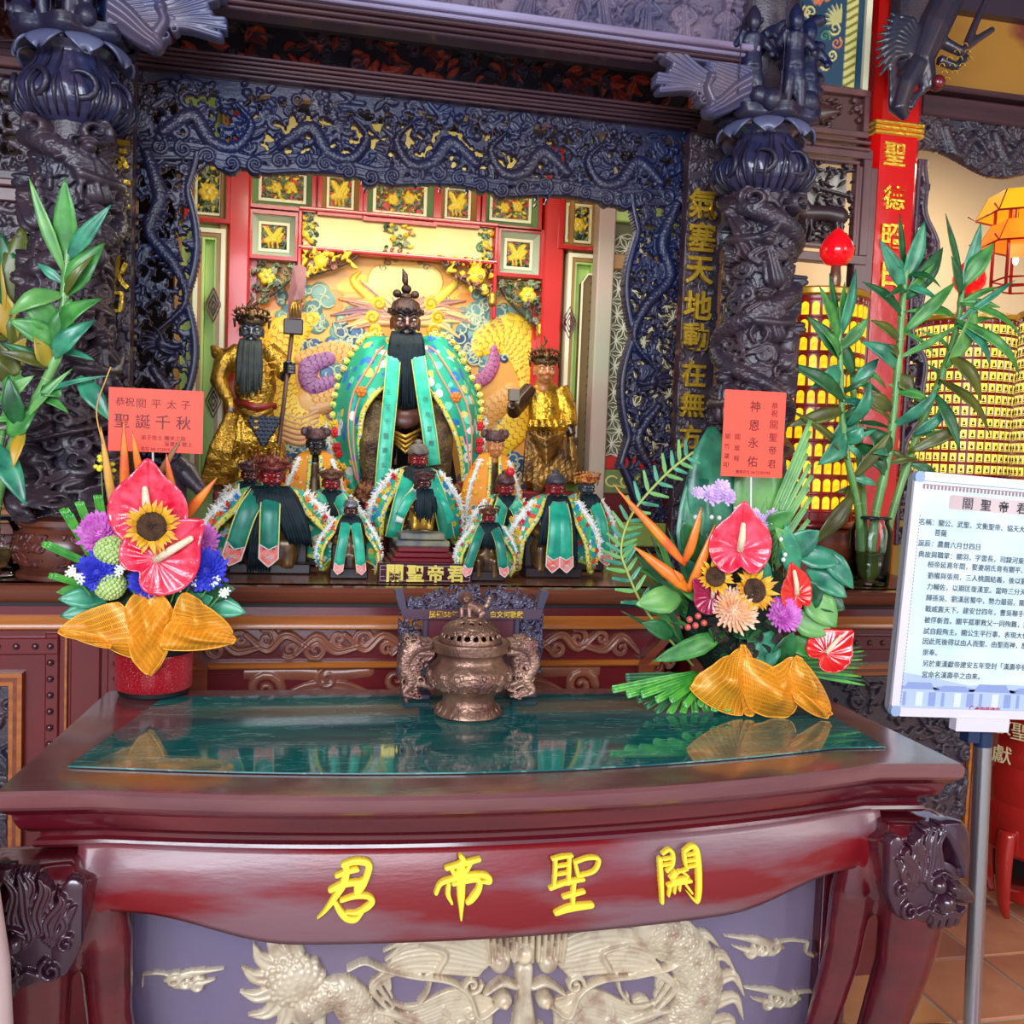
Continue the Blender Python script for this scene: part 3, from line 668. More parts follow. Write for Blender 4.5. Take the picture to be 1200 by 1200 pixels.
for i, (cx, sg) in enumerate(((.20, 1), (.50, 1), (.76, -1), (1.02, -1), (1.30, -1))):
    c.dragon([(cx-sg*.13, .10), (cx-sg*.06, .15), (cx-sg*.01, .09), (cx+sg*.05, .08), (cx+sg*.09, .14), (cx+sg*.05, .19)], .020, .018, .006, sc=.010, spikes=3)
    c.head((cx+sg*.02, .185), .020, 0 if sg > 0 else PI, .02, .008, sgn=sg)
# small holes
hs = rng.uniform(0, 1, (330, 3))
for a, b, r in hs:
    X = a*W_; Z = .085+b*(H_-.11); pierce(c, X, Z, .004+.006*r)
me = c.flat('dragon_valance', carve_blue, val, xL, zB-.02, YV, .0006, .022)
MB().box((xL, YV+.0, zT-.018), (xR, YV+.03, zT+.03)).build('top_rail', brown_dk, val)
for sg, x0, x1, zb in ((-1, -.770, -.600, 1.30), (1, .550, .735, 1.25)):
    random.seed(40+sg); W_, H_ = x1-x0, 2.19-zb; c = Relief(W_, H_, .0025, 0); c.H[:] = .002
    def ed(z): # inner edge (scalloped outline)
        u = z/H_; return W_*(.80+.16*abs(math.sin(u*PI*3.2+.5))) if u > .16 else W_*(.45+.4*(u/.16))
    for k in range(380):
        z = random.uniform(0, H_); x = random.uniform(0, ed(z)-.012); x = x if sg < 0 else W_-x
        c.fill(1, .012, .022, .012, .002, 'slb', box=(x, x+.001, z, z+.001))
    e = [((ed(z)-.010) if sg < 0 else W_-ed(z)+.010, z) for z in np.linspace(0, H_, 40)]; c.stroke(e, .011, .012, .006, raw=True)
    fx = lambda x: x if sg < 0 else W_-x
    c.dragon([(fx(W_*.15), H_*.98), (fx(W_*.35), H_*.86), (fx(W_*.2), H_*.76), (fx(W_*.6), H_*.66), (fx(W_*.75), H_*.56), (fx(W_*.3), H_*.46)], .020, .018, .006, sc=.010, spikes=3)
    c.head((fx(W_*.45), H_*.43), .034, -.3 if sg < 0 else PI+.3, .026, .006, sgn=-sg)
    c.dragon([(fx(W_*.3), H_*.36), (fx(W_*.6), H_*.26), (fx(W_*.35), H_*.16), (fx(W_*.15), H_*.05)], .016, .016, .006, sc=.010)
    for a, b, r in rng.uniform(0, 1, (330, 3)):
        X, Z = a*W_, b*H_
        if ed(Z)-.024 > (X if sg < 0 else W_-X): pierce(c, X, Z, .0045+.006*r)
    for j, z in enumerate(c.zs):
        if sg < 0: c.H[j, c.xs > ed(z)] = 0
        else: c.H[j, c.xs < W_-ed(z)] = 0
    c.flat('side_drop', carve_blue, val, x0, zb, YV, .0006, .022)
# slim vertical frame posts and top mouldings
for (a, b) in ((-.79, -.768), (.735, .757)):
    MB().box((a, YV-.03, 1.10), (b, YV+.03, zT+.03), bev=.004).build('frame_post', brown_dk, val)
ml = MB()
for k, (dz, dy) in enumerate(((0, .0), (.009, .010), (.016, .020), (.025, .028), (.034, .036))):
    ml.box((xL-.02, YV-.03-dy, 2.385+dz), (xR+.02, YV+.05, 2.385+dz+.008), bev=.002)
ml.build('moulding', brown_dk, val)
# long frieze with red leaves above the moulding
fz = thing('leaf_frieze', 'long dark frieze of red carved leaves below the canopy beam', 'wood carving', (-.02, 2.82, 2.45))
random.seed(77); c = Relief(1.70, .22, .003, .001); c.fill(330, .014, .028, .012, .001, 'lll', cols=[(190, 60, 46), (214, 84, 60), (130, 50, 46), (96, 52, 60)]); c.fill(60, .014, .02, .014, .004, 'bs', cols=[(80, 62, 84), (96, 70, 84)])
c.flat('leaf_relief', paintrel, fz, -.88, 2.44, 2.863, color=True)
MB().box((-.88, 2.865, 2.44), (.82, 2.92, 2.72)).build('backing', carve_red, fz)
# canopy beam in front: pale moulding, carved band, soffit
cb = thing('canopy_beam', 'greyish carved canopy beam with pale mouldings spanning the two columns', 'beam', (-.02, 2.45, 2.42))
b0 = MB()
for k, (z, dy, hh) in enumerate(((2.455, .0, .010), (2.465, .012, .010), (2.476, .022, .010))): b0.box((-1.4, 2.47-dy, z), (.80, 2.53, z+hh), bev=.003)
b0.build('moulding', brown_dk, cb); b0 = MB()
for k, (z, dy, hh) in enumerate(((2.487, .034, .010), (2.498, .046, .018))): b0.box((-1.4, 2.47-dy, z), (.80, 2.53, z+hh), bev=.003)
b0.build('moulding', M('pale_lilac_moulding', (168, 160, 196), .3, coat=.3, col2=(112, 86, 108), vs=4, stretch=(.3, 3, 3)), cb)  # upper strips pale lilac, lighter than the brown strips below
MB().box((-1.4, 2.53, 2.60), (.95, 2.84, 2.66)).build('soffit', brown_dk, cb)
MB().box((-1.4, 2.505, 2.46), (.80, 2.56, 2.60)).build('backing', black, cb)
random.seed(9); c = Relief(1.30, .17, .0026, .0); c.fill(190, .010, .02, .016, .001, 'slbd')
for k in range(12): c.figure((.06+k*.108, .02), .11, .02, .006, lean=random.uniform(-.3, .3))
c.flat('battle_relief', carve_pale, cb, -.52, 2.516, 2.50)
# couplet boards with gilt characters
def couplet(name, label, x0, x1, chars, d, parentcat='plaque'):
    t = thing(name, label, parentcat, ((x0+x1)/2, d, 1.10)); random.seed(len(label))
    MB().box((x0, d, 1.10), (x1, d+.04, 2.36), bev=.004).build('board', brown_dk, t)
    W_, H_ = x1-x0, 1.24; c = Relief(W_, H_, .0028, .001); c.fill(190, .009, .016, .010, .001, 'sl'); c.flat('scroll_relief', carve, t, x0, 1.11, d, None, .002)
    for (s, px, py, sz) in chars:
        q = P(px, py, d-.016); text(s, q, sz, gold, t, off=.022, ext=.09)
    return t
couplet('couplet_board', 'dark carved couplet board with gilt characters beside the left column', P(122, 300, 2.66)[0], P(154, 300, 2.66)[0],
        [('志', 131, 178, .085), ('在', 132, 224, .085), ('春', 131, 266, .085), ('秋', 130, 318, .088), ('功', 128, 350, .07)], 2.66)
couplet('couplet_board', 'dark carved couplet board with gilt characters beside the right column', P(802, 300, 2.66)[0], P(843, 300, 2.66)[0],
        [('氣', 823, 239, .085), ('塞', 822, 278, .085), ('天', 819, 317, .085), ('地', 817, 358, .085), ('動', 815, 395, .08), ('在', 812, 438, .075), ('無', 811, 474, .075), ('方', 808, 512, .07)], 2.66)

# ================================================================== CARVED COLUMNS
def column(label, X, Y, seed, wide, inward, card):
    random.seed(seed); R0 = .098
    t = thing('carved_column', label, 'column', (X, Y, 1.10))
    z0, z1 = (1.24, 2.20)
    z1 = 2.155
    zt = z1
    # inner shaft
    MB().lathe([(R0*.8, 1.10), (R0*.8, zt)], (X, Y, 0), 24).build('shaft', carve, t, True, auto=40)
    W_ = 2*PI*R0*.8; H_ = zt-z0; c = Relief(W_, H_, .0028, 0); cx = W_/2
    c.fill(620, .014, .028, .018, .001, 'slb')
    c.dragon([(cx-.16, H_*.98), (cx+.02, H_*.9), (cx+.16, H_*.8), (cx, H_*.66), (cx-.15, H_*.55), (cx+.02, H_*.42), (cx+.14, H_*.3), (cx-.04, H_*.2)], .027, .032, .008, sc=.014, spikes=4)
    for k in range(11):
        z = H_*(.04+.86*k/11); x = cx+random.uniform(-.10, .08)
        if k % 3 == 1: c.horse((x, z+.03), .11, .030, .014, sg=random.choice((-1, 1)))
        c.figure((x, z), random.uniform(.09, .12), .034, .016, lean=random.uniform(-.4, .4))
    c.spiral((cx-.05, H_-.03), .03, 1.5, 2, 1, .010, .03, .012); c.spiral((cx+.05, H_-.03), .03, 1.5, 1, -1, .010, .03, .012)
    og = ORG[t.name]
    def fn(xx, zz, hh):
        a = -PI/2+(xx-cx)/(R0*.8); u = np.clip((.34-zz/H_)/.34, 0, 1); r = R0*.80+hh*1.0+u*wide*(.6+.4*np.sin(xx*31+zz*17)*np.sin(zz*43))
        return X+r*np.cos(a)-og[0], Y+r*np.sin(a)-og[1], zz+z0-og[2]
    me = c.mesh(fn, .0006, .001, 'carved_relief'); link('carved_relief', me, carve, t)
    random.seed(seed+50); MB().lathe([(.105, 1.10), (.115, 1.106), (.115, 1.116), (.10, 1.124), (.118, 1.145), (.122, 1.175), (.116, 1.205), (.102, 1.222), (.116, 1.230), (.116, 1.242), (.09, 1.252)], (X, Y, 0), 32).build('drum_base', M('amber_brown_drum', (112, 58, 38), .3, coat=.3, col2=(70, 34, 34), vs=6), t, True, auto=40)
    c = Relief(2*PI*.12, .075, .0026, 0); c.fill(110, .010, .02, .008, .001, 'slb'); cw_ = c.w
    def fn2(A, B, Hh): a = A/.12; r = np.interp(B, [0, .035, .075], [.111, .120, .110])+Hh; return X+r*np.cos(a)-ORG[t.name][0], Y+r*np.sin(a)-ORG[t.name][1], B+1.137-1.10
    link('drum_carving', c.mesh(fn2, .0006, .001, 'drum_carving'), carve_red, t)
    # gourd-shaped swelling with lobes
    def bulb(u, v):
        a = 2*PI*u; prof = np.interp(v, [0, .08, .2, .38, .55, .75, .9, 1], [.075, .098, .118, .122, .104, .076, .070, .086])
        lob = 1+.09*abs(math.sin(a*4+2.6*v))*(1 if v < .85 else .3)+.035*math.sin(a*22+9*v)*math.sin(v*PI); r = prof*lob
        return (X+r*math.cos(a), Y+r*math.sin(a), zt-.01+v*.178)
    MB().grid(bulb, 96, 30).build('lobed_swelling', M('blue_sheen_wood', (38, 46, 84), .30, coat=.4, spec=.6, col2=(70, 58, 84), vs=9, bump=.3, bs=40), t, True)
    tk = MB()
    for k in range(8):
        a = k*PI/4+.3; q = (X+.112*math.cos(a), Y+.112*math.sin(a))
        pts = [(q[0]+.034*math.cos(w2)*math.cos(a+PI/2), q[1]+.034*math.cos(w2)*math.sin(a+PI/2), zt+.03+.06*(.5+.5*math.sin(w2))) for w2 in np.linspace(-PI*.9, PI*.7, 12)]
        tk.tube([(p[0]+(.004+.012*math.sin(PI*i/11))*math.cos(a), p[1]+(.004+.012*math.sin(PI*i/11))*math.sin(a), p[2]) for i, p in enumerate(pts)], [.007, .009, .008, .003], 6)
    for k in range(34):
        a = 2*PI*k/34+random.uniform(-.05, .05); b = random.uniform(-.25, .25)
        tk.tube([((lambda q: (q[0]+.003*math.cos(a), q[1]+.003*math.sin(a), q[2]))(bulb(((a+b*v)/(2*PI)) % 1, v))) for v in np.linspace(.04, random.uniform(.5, .95), 9)], [.002, .0055, .005, .0035, .001], 5)
    tk.build('scroll_lobes', carve_blue, t, True)
    # leafy collar
    for k in range(8):
        a = k*PI/4+.39
        def pet(u, v, a=a):
            wv = .042*(1-v**3*.8)*(1+.12*abs(math.sin(u*PI*3)))*(.75+.5*v*(1-v)*2); r = .082+.045*math.sin(v*1.9); s_ = (u-.5)*2
            return (X+r*math.cos(a)-s_*wv*math.sin(a), Y+r*math.sin(a)+s_*wv*math.cos(a), zt+.175-.045*v**1.5+.008*(1-s_*s_))
        MB().grid(pet, 12, 7).build('collar_petal', M('grey_blue_petal_wood', (96, 102, 134), .35, coat=.2, col2=(82, 78, 110), vs=9), t, True, solid=.006)
    # rocky platform
    MB().grid(lambda u, v: (X+(.125+.012*math.sin(u*44)+.008*math.sin(u*97+v*5))*math.cos(2*PI*u)*(1 if v > .05 else .7), Y+(.125+.012*math.sin(u*44))*math.sin(2*PI*u)*(1 if v > .05 else .7), zt+.172+v*.036), 60, 4).build('rock_platform', carve_blue, t, True)
    # carved warriors standing on it, fused in one carving
    f = MB()
    for k, (dx, dy) in enumerate(((-.062, -.05), (.02, -.085), (.078, -.03), (-.02, .05))):
        bx, by, bz = X+dx, Y+dy, zt+.205; s_ = .16
        f.tube([(bx-.015, by, bz), (bx-.012, by-.008, bz+.05), (bx-.004, by, bz+.09)], [.012, .012, .016], 8); f.tube([(bx+.02, by, bz), (bx+.014, by-.01, bz+.05), (bx+.004, by, bz+.09)], [.012, .012, .016], 8)
        f.tube([(bx, by, bz+.08), (bx, by, bz+.11), (bx, by, bz+.145)], [.024, .02, .024], 10); f.ball((bx, by-.004, bz+.17), (.016, .016, .019)); f.lathe([(.018, 0), (.014, .012), (.004, .026), (0, .03)], (bx, by, bz+.178), 10)
        f.tube([(bx-.024, by, bz+.138), (bx-.045, by-.02, bz+.115), (bx-.034, by-.035, bz+.14)], [.011, .009, .008], 8); f.tube([(bx+.024, by, bz+.138), (bx+.046, by-.012, bz+.11), (bx+.03, by-.03, bz+.10)], [.011, .009, .008], 8)
        f.grid(lambda u, v, bx=bx, by=by, bz=bz, k=k: (bx+(u-.5)*.07*(1-.3*v)+.01*math.sin(9*u+k), by+.022+.008*math.sin(20*u), bz+.03+.12*v), 8, 6)
        f.tube([(bx-.04, by-.03, bz), (bx-.036, by-.034, bz+.22)], .003, 6)
    for k in range(26):
        a = random.uniform(PI, 2*PI); u_ = random.random(); f.tube([(X+.10*math.cos(a), Y+.03+.06*math.sin(a), zt+.24+.17*u_), (X+.13*math.cos(a+.3), Y+.03+.05*math.sin(a), zt+.26+.17*u_), (X+.10*math.cos(a+.5), Y+.03+.06*math.sin(a+.5), zt+.29+.15*u_)], [.012, .014, .006], 7)
    for k in range(16):
        a = random.uniform(0, 6.28); f.ball((X+.10*math.cos(a), Y+.10*math.sin(a), zt+.21+random.uniform(0, .02)), random.uniform(.012, .024))
    me = fuse(f, .0042, 1, 'warrior_group'); V = np.empty(len(me.vertices)*3, 'f'); me.vertices.foreach_get('co', V); V = V.reshape(-1, 3); b_ = np.array((X, Y, zt+.20)); V = (V-b_)*(1.22, 1.1, 1.28)+b_-og; me.vertices.foreach_set('co', V.astype('f').ravel())
    link('warrior_group', me, carve_blue, t)
    MB().lathe([(.075, 0), (.08, .1), (.1, .2), (.1, .5)], (X, Y+.06, zt+.28), 20).build('upper_shaft', carve, t, True)
    # phoenix bracket reaching under the beam
    W_, H_ = .34, .19; c = Relief(W_, H_, .0024, 0); sx = (lambda x: x) if inward > 0 else (lambda x: W_-x)
    c.stroke([(sx(.0), .12), (sx(.05), .09), (sx(.10), .05), (sx(.13), .03)], [.06, .05, .036, .03], .030, .006, ridge=2.5)
    c.stroke([(sx(.14), .05), (sx(.16), .09), (sx(.15), .12)], [.02, .017, .015], .03, .008); c.dome((sx(.15), .125), .02, .034, .01)
    for k in range(8):
        a = .12+k*.14; L3 = .20+.03*math.sin(k*1.3); c.stroke([(sx(.11), .07+k*.008), (sx(.11+L3*.5*math.cos(a*.7)), .08+L3*.45*math.sin(a*.7)), (sx(.12+L3*math.cos(a*.55)), .06+L3*.75*math.sin(a*.55)+.01*k)], [.012, .013, .012], .02, .006+.001*k, ridge=1)
    for k in range(9): c.spiral((sx(.12+.022*k), .018+.016*k*(1+.05*k)), .017, 1.3, k, (-1)**k, .006, .016, .004)
    for k in range(9): c.stroke([(sx(.0), .16-.012*k), (sx(.06+.01*k), .175-.010*k), (sx(.15+.005*k), .178-.004*k*k*.3)], [.010, .009, .003], .02, .012, ridge=1)
    c.stroke([(sx(0), .182), (sx(.33), .185)], .008, .014, .002)
    c.xs *= .76; c.zs *= .76
    c.flat('phoenix_bracket', M('greyed_phoenix_wood', (66, 68, 104), .38, coat=.2, col2=(92, 78, 96), vs=9), t, X+(.085 if inward > 0 else -.085-W_*.76), zt+.165, 2.44, .0006, .02)
    return t
column('carved dragon column at left, swelling lobed top and wide rocky foot behind the tall leaves', -.872, 2.50, 3, .07, 1, 0)
column('carved dragon column at right, its foot behind the tall red vertical card', .862, 2.50, 8, .02, -1, 1)
# ================================================================== OFFERING TABLE
TX = .036; ZT = .90
tb = thing('offering_table', 'large maroon lacquered offering table with green marble top and four gilt characters', 'table', (TX, 1.85, 0))
def bow(x):   # front edge line of the top
    u = min(1, abs(x-TX)/.672); return 1.567-.083*(1-u*u)
front = [(TX-.815, 1.575)]+[(TX+x, bow(TX+x)) for x in np.linspace(-.672, .672, 25)]+[(TX+.832, 1.553)]
outline = front+[(TX+.832, 2.14), (TX-.765, 2.20)]
def offset(path, d, closed=True):
    n = len(path); out = []
    for i in range(n):
        a = np.array(path[i-1]); b = np.array(path[i]); c = np.array(path[(i+1) % n])
        t1 = (b-a)/np.linalg.norm(b-a); t2 = (c-b)/np.linalg.norm(c-b); n1 = np.array([-t1[1], t1[0]]); n2 = np.array([-t2[1], t2[0]]); m_ = n1+n2; m_ /= max(np.dot(m_, n1), .3); out.append(b+m_*d)
    return out
def sweep(path, prof):
    mb = MB(); rings = [[(p[0], p[1], z) for p in offset(path, d)] for d, z in prof]; n = len(path); V = [q for r in rings for q in r]
    F = [(j*n+i, j*n+(i+1) % n, (j+1)*n+(i+1) % n, (j+1)*n+i) for j in range(len(prof)-1) for i in range(n)]
    F.append(tuple(range(n))[::-1]); F.append(tuple((len(prof)-1)*n+i for i in range(n))); return mb.add(V, F)
sweep(outline, [(.09, .8975), (.012, .900), (.004, .899), (0, .893), (-.001, .884), (.001, .874), (.006, .868)][::-1]).build('tabletop', M('maroon_top', (98, 52, 58), .24, coat=.45, spec=.6, col2=(122, 74, 74), vs=5, stretch=(.4, 3, 3), bump=.03, bs=40), tb, True, auto=25)
sweep(outline, [(.006, .868), (.012, .862), (.020, .856), (.022, .846), (.028, .832), (.040, .822), (.052, .818), (.052, .810), (.044, .806), (.042, .800), (.046, .794), (.056, .790)][::-1]).build('cornice', maroon, tb, True, auto=25)
sweep(outline, [(.062, .795), (.062, .700)][::-1])
mo = [(TX-.733, 1.686)]+[(TX+x, bow(TX+x*.97)+.105+.010*abs(x)) for x in np.linspace(-.64, .64, 15)]+[(TX+.740, 1.662), (TX+.768, 2.085), (TX-.640, 2.13)]
mb = MB(); n = len(mo); mb.add([(p[0], p[1], .9015) for p in mo]+[(p[0], p[1], .899) for p in mo], [tuple(range(n)), tuple(range(2*n-1, n-1, -1))]+[(i, i+n, (i+1) % n+n, (i+1) % n) for i in range(n)])
marble = M('green_marble', (12, 84, 90), .05, coat=.3, spec=.6, col2=(28, 118, 112), vs=9, vd=4, stretch=(.6, 2, 1))
nt = marble.node_tree; bs = nt.nodes['Principled BSDF']; old = bs.inputs['Base Color'].links[0].from_socket
tc = nt.nodes.new('ShaderNodeTexCoord'); mp2 = nt.nodes.new('ShaderNodeMapping'); mp2.inputs['Scale'].default_value = (3, 14, 8); nt.links.new(tc.outputs['Object'], mp2.inputs[0])
nz = nt.nodes.new('ShaderNodeTexNoise'); nz.inputs['Scale'].default_value = 1.6; nz.inputs['Detail'].default_value = 9; nz.inputs['Distortion'].default_value = 1.2; nt.links.new(mp2.outputs[0], nz.inputs['Vector'])
rp = nt.nodes.new('ShaderNodeValToRGB'); e = rp.color_ramp.elements; e[0].position = .485; e[0].color = (0, 0, 0, 1); e[1].position = .5; e[1].color = (.55, .55, .55, 1); q = e.new(.515); q.color = (0, 0, 0, 1)
nt.links.new(nz.outputs[0], rp.inputs[0]); mx = nt.nodes.new('ShaderNodeMix'); mx.data_type = 'RGBA'; nt.links.new(rp.outputs[0], mx.inputs[0]); nt.links.new(old, mx.inputs[6]); mx.inputs[7].default_value = (.30, .45, .42, 1); nt.links.new(mx.outputs[2], bs.inputs['Base Color'])
mb.build('marble_inset', marble, tb)
# apron: belly-curved board with scalloped lower edge
def apron(u, v):
    x = TX+(-.700+1.400*u); ax = abs(x-TX); zb = .652 if ax < .36 else .652+.048*(.5-.5*math.cos(min(1, (ax-.36)/.26)*PI))
    if ax > .655: zb = .67
    z = .797+(zb-.797)*v; y = bow(x)+.052-.020*math.sin(v*PI*.85)
    return (x, y, z)
MB().grid(lambda u, v: apron(u, v), 90, 14).build('apron', maroon_worn, tb, True, solid=.022)
mb = MB(); pts = [apron(u, 1.0) for u in np.linspace(.04, .96, 70)]; mb.tube([(p[0], p[1]-.004, p[2]+.002) for p in pts], .007, 8); mb.build('apron_bead', maroon, tb, True)
# four gilt brush characters carved proud of the apron
CH = {'a': [((360, 990), 5, [[(215, 130), (270, 112), (330, 112), (362, 128), (360, 165), (345, 210), (325, 255), (295, 290)], [(345, 215), (300, 245), (290, 285)], [(175, 192), (235, 170), (290, 155)], [(215, 175), (260, 165), (298, 158)], [(138, 275), (190, 250), (240, 238), (335, 228)],
      [(228, 130), (228, 190), (205, 255), (150, 335), (100, 400), (55, 442)], [(168, 352), (195, 400), (235, 442), (285, 446), (325, 405)], [(200, 335), (280, 312), (355, 312), (382, 340), (350, 375), (290, 405), (232, 405)]], [22, 22, 17, 14, 20, (20, 24, 16, 2), (16, 22, 20, 8), (12, 17, 20, 8)])],
      }
def brush(org, sc, strokes, rads, name='gilt_character'):
    pp = []
    for st in strokes:
        row = []
        for (x, y) in st:
            px, py = org[0]+x/sc, org[1]+y/sc; q = P(px, py, bow(P(px, py, 1.52)[0])+.010); row.append((q[0], q[2]))
        pp.append(row)
    al = np.array([q for r in pp for q in r]); lo = al.min(0)-.02; hi = al.max(0)+.02
    c = Relief(hi[0]-lo[0], hi[1]-lo[1], .0008, 0); k = 1.52/FPX/sc*1.02
    for st, r in zip(pp, rads): c.stroke([(a-lo[0], b-lo[1]) for a, b in st], [x*k for x in r] if np.iterable(r) else [r*k*.85, r*k, r*k*.8], .006, .002, flat=True)
    og = ORG[tb.name]
    def fn(X, Z, H):
        x = X+lo[0]; z = Z+lo[1]; uu = np.clip(np.abs(x-TX)/.672, 0, 1); y = 1.567-.083*(1-uu*uu)+.018-H+.003*np.abs((z-.715)/.07)
        return x-og[0], y-og[1], z-og[2]
    me = c.mesh(fn, .0005, .004, name); link(name, me, gold_paint, tb)
a = CH['a'][0]; brush(a[0], a[1], a[2], a[3])
brush((360, 990), 5, [[(905, 80), (928, 112)], [(822, 148), (920, 122), (1012, 98)], [(845, 148), (878, 200)], [(965, 118), (925, 185)], [(758, 292), (785, 238), (850, 213), (960, 190), (1050, 192), (1072, 226), (1020, 226)], [(832, 245), (828, 300), (850, 350)], [(860, 240), (1000, 215), (1010, 265), (970, 325), (945, 345)], [(905, 130), (905, 250), (905, 448)]],
      [18, 18, 15, 13, (13, 16, 16, 20, 8), (14, 16, 9), (12, 17, 22, 16), (26, 30, 24, 6)])
brush((620, 970), 5, [[(145, 195), (200, 182), (258, 175)], [(162, 190), (158, 280), (150, 352)], [(245, 180), (240, 270), (236, 335)], [(165, 238), (240, 226)], [(165, 285), (238, 272)], [(130, 364), (190, 340), (262, 318)], [(275, 212), (285, 250), (292, 292)], [(283, 210), (350, 188), (412, 192), (408, 235), (375, 270), (292, 292)], [(222, 335), (275, 320), (325, 312)], [(208, 412), (262, 398), (325, 382)], [(165, 508), (240, 480), (370, 462)], [(270, 330), (262, 400), (262, 480)]],
      [13, 14, 14, 9, 9, 15, 13, 13, 14, 16, (18, 26, 20), 16])
brush((620, 970), 5, [[(775, 195), (780, 320), (785, 445)], [(792, 160), (830, 138), (852, 165), (848, 225), (815, 262)], [(795, 195), (842, 186)], [(795, 228), (838, 220)], [(918, 160), (925, 230)], [(920, 145), (965, 118), (992, 150), (1002, 280), (998, 420), (978, 435), (930, 380)], [(935, 170), (988, 160)], [(935, 205), (988, 196)], [(932, 240), (988, 228)], [(832, 300), (862, 262), (850, 305), (890, 262), (938, 290)], [(905, 262), (935, 250)], [(822, 345), (885, 328), (952, 318)], [(835, 345), (822, 405)], [(862, 340), (856, 388)], [(890, 335), (886, 372)], [(918, 332), (960, 388)], [(845, 318), (930, 300)]],
      [(17, 17, 13), 13, 9, 9, 13, (13, 18, 22, 20, 12, 4), 9, 9, 9, 10, 9, 16, 9, 9, 9, 10, 10])
# legs with beast masks
def leg(sg, back=False):
    X = TX+sg*.765; Y = 2.08 if back else 1.60; f = MB()
    # shoulder block and double-curved leg down to a scrolled foot
    f.tube([(X-sg*.03, Y+.0, .775), (X-sg*.01, Y-.01, .70), (X+sg*.005, Y-.012, .62), (X-sg*.0, Y, .50), (X-sg*.035, Y+.01, .36), (X-sg*.075, Y+.02, .22), (X-sg*.085, Y+.02, .12), (X-sg*.05, Y, .045)], [.075, .078, .068, .058, .048, .040, .036, .045], 14, .8)
    if not back: f.tube([(X-sg*.10, Y+.02, .72), (X-sg*.105, Y+.02, .64), (X-sg*.11, Y+.035, .50), (X-sg*.14, Y+.045, .36), (X-sg*.18, Y+.05, .24)], [.03, .042, .036, .030, .022], 12, .9)
    f.ball((X-sg*.04, Y-.01, .03), (.05, .06, .03)); f.box((X-.075, Y-.040, .69), (X+.072, Y+.05, .788))
    me = fuse(f, .008, 3, 'leg'); V = np.empty(len(me.vertices)*3, 'f'); me.vertices.foreach_get('co', V); V = V.reshape(-1, 3)-ORG[tb.name]; me.vertices.foreach_set('co', V.astype('f').ravel())
    lo = link('leg', me, maroon, tb)
    if back: return
    # mask relief wrapped round the shoulder of the leg
    random.seed(5); W_, H_ = .215, .235; c = Relief(W_, H_, .0016, 0); sx = (lambda x: x) if sg > 0 else (lambda x: W_-x)
    c.stroke([(sx(.15), .235), (sx(.18), .20), (sx(.195), .155), (sx(.19), .12)], [.026, .030, .024, .006], .016, .004, ridge=1)
    for k in range(15):
        u = k/14; xa, za = .012+.13*u, .165+.065*min(1, u*1.6)-.02*max(0, u-.6); xb, zb = .045+.055*u, .105+.022*math.sin(u*PI); w_ = .010*math.sin(k*1.7)
        c.stroke([(sx(xa), za), (sx(xa*.7+xb*.3+w_), za*.7+zb*.3+.006), (sx(xa*.35+xb*.65-w_), za*.35+zb*.65), (sx(xb), zb), (sx(xb+.012), zb-.008)], [.003, .009, .009, .007, .002], .014, .003+.0018*(k % 4), ridge=1)
    c.dome((sx(.125), .085), .075, .006, .002, None, .07); c.stroke([(sx(.02), .19), (sx(.03), .10), (sx(.04), .05)], [.02, .03, .016], .004, .002)
    c.dome((sx(.118), .108), .021, .024, .006); c.dome((sx(.142), .068), .024, .026, .006)
    c.stroke([(sx(.10), .128), (sx(.125), .138), (sx(.15), .126)], .006, .016, .006); c.stroke([(sx(.15), .105), (sx(.175), .09), (sx(.195), .075)], [.012, .020, .016], .024, .006)
    c.stroke([(sx(.115), .045), (sx(.14), .034), (sx(.16), .042), (sx(.18), .034), (sx(.20), .042)], .009, .016, .006, ridge=1)
    for k in range(4): c.stroke([(sx(.125+k*.02), .032), (sx(.125+k*.02), .012)], .009, .012, .004, flat=True)
    c.spiral((sx(.055), .052), .022, 1.3, 2, 1, .007, .012, .004); c.stroke([(sx(.075), .045), (sx(.095), .055), (sx(.11), .05), (sx(.115), .065)], .006, .012, .006)
    c.spiral((sx(.028), .10), .016, 1.2, 1, 1, .006, .012, .004)
    x0_ = X-.105-(.035 if sg > 0 else -.0); og = ORG[tb.name]
    x0_ = X-.079 if sg < 0 else X-.093
    xe = X+sg*.03
    def fn(A, B, Hh):
        A = A*.78; B = B*.85+.028
        x = A+x0_; d = np.clip((x-xe)*sg, 0, None); z = B+.572
        xx = np.where(d > 0, xe+sg*.052*np.sin(np.clip(d/.052, 0, 1.9)), x); dep = .052*(1-np.cos(np.clip(d/.052, 0, 1.9))); swell = .012*np.sin(np.clip((z-.572)/.235, 0, 1)*PI)
        back_ = np.clip((.64-z)/.07, 0, 1)**2*.02
        return xx+sg*Hh*np.sin(np.clip(d/.052, 0, 1.5))-og[0], Y-.060+dep-Hh*np.cos(np.clip(d/.052, 0, 1.3))-swell+back_-og[1], z-og[2]
    me = c.mesh(fn, .0008, .02, 'beast_mask'); mko = link('beast_mask', me, M('dark_blue_maroon_lacquer', (50, 26, 44), .22, coat=.5, spec=.6, col2=(66, 26, 40), vs=5), tb)
leg(-1); leg(1); leg(-1, True); leg(1, True)
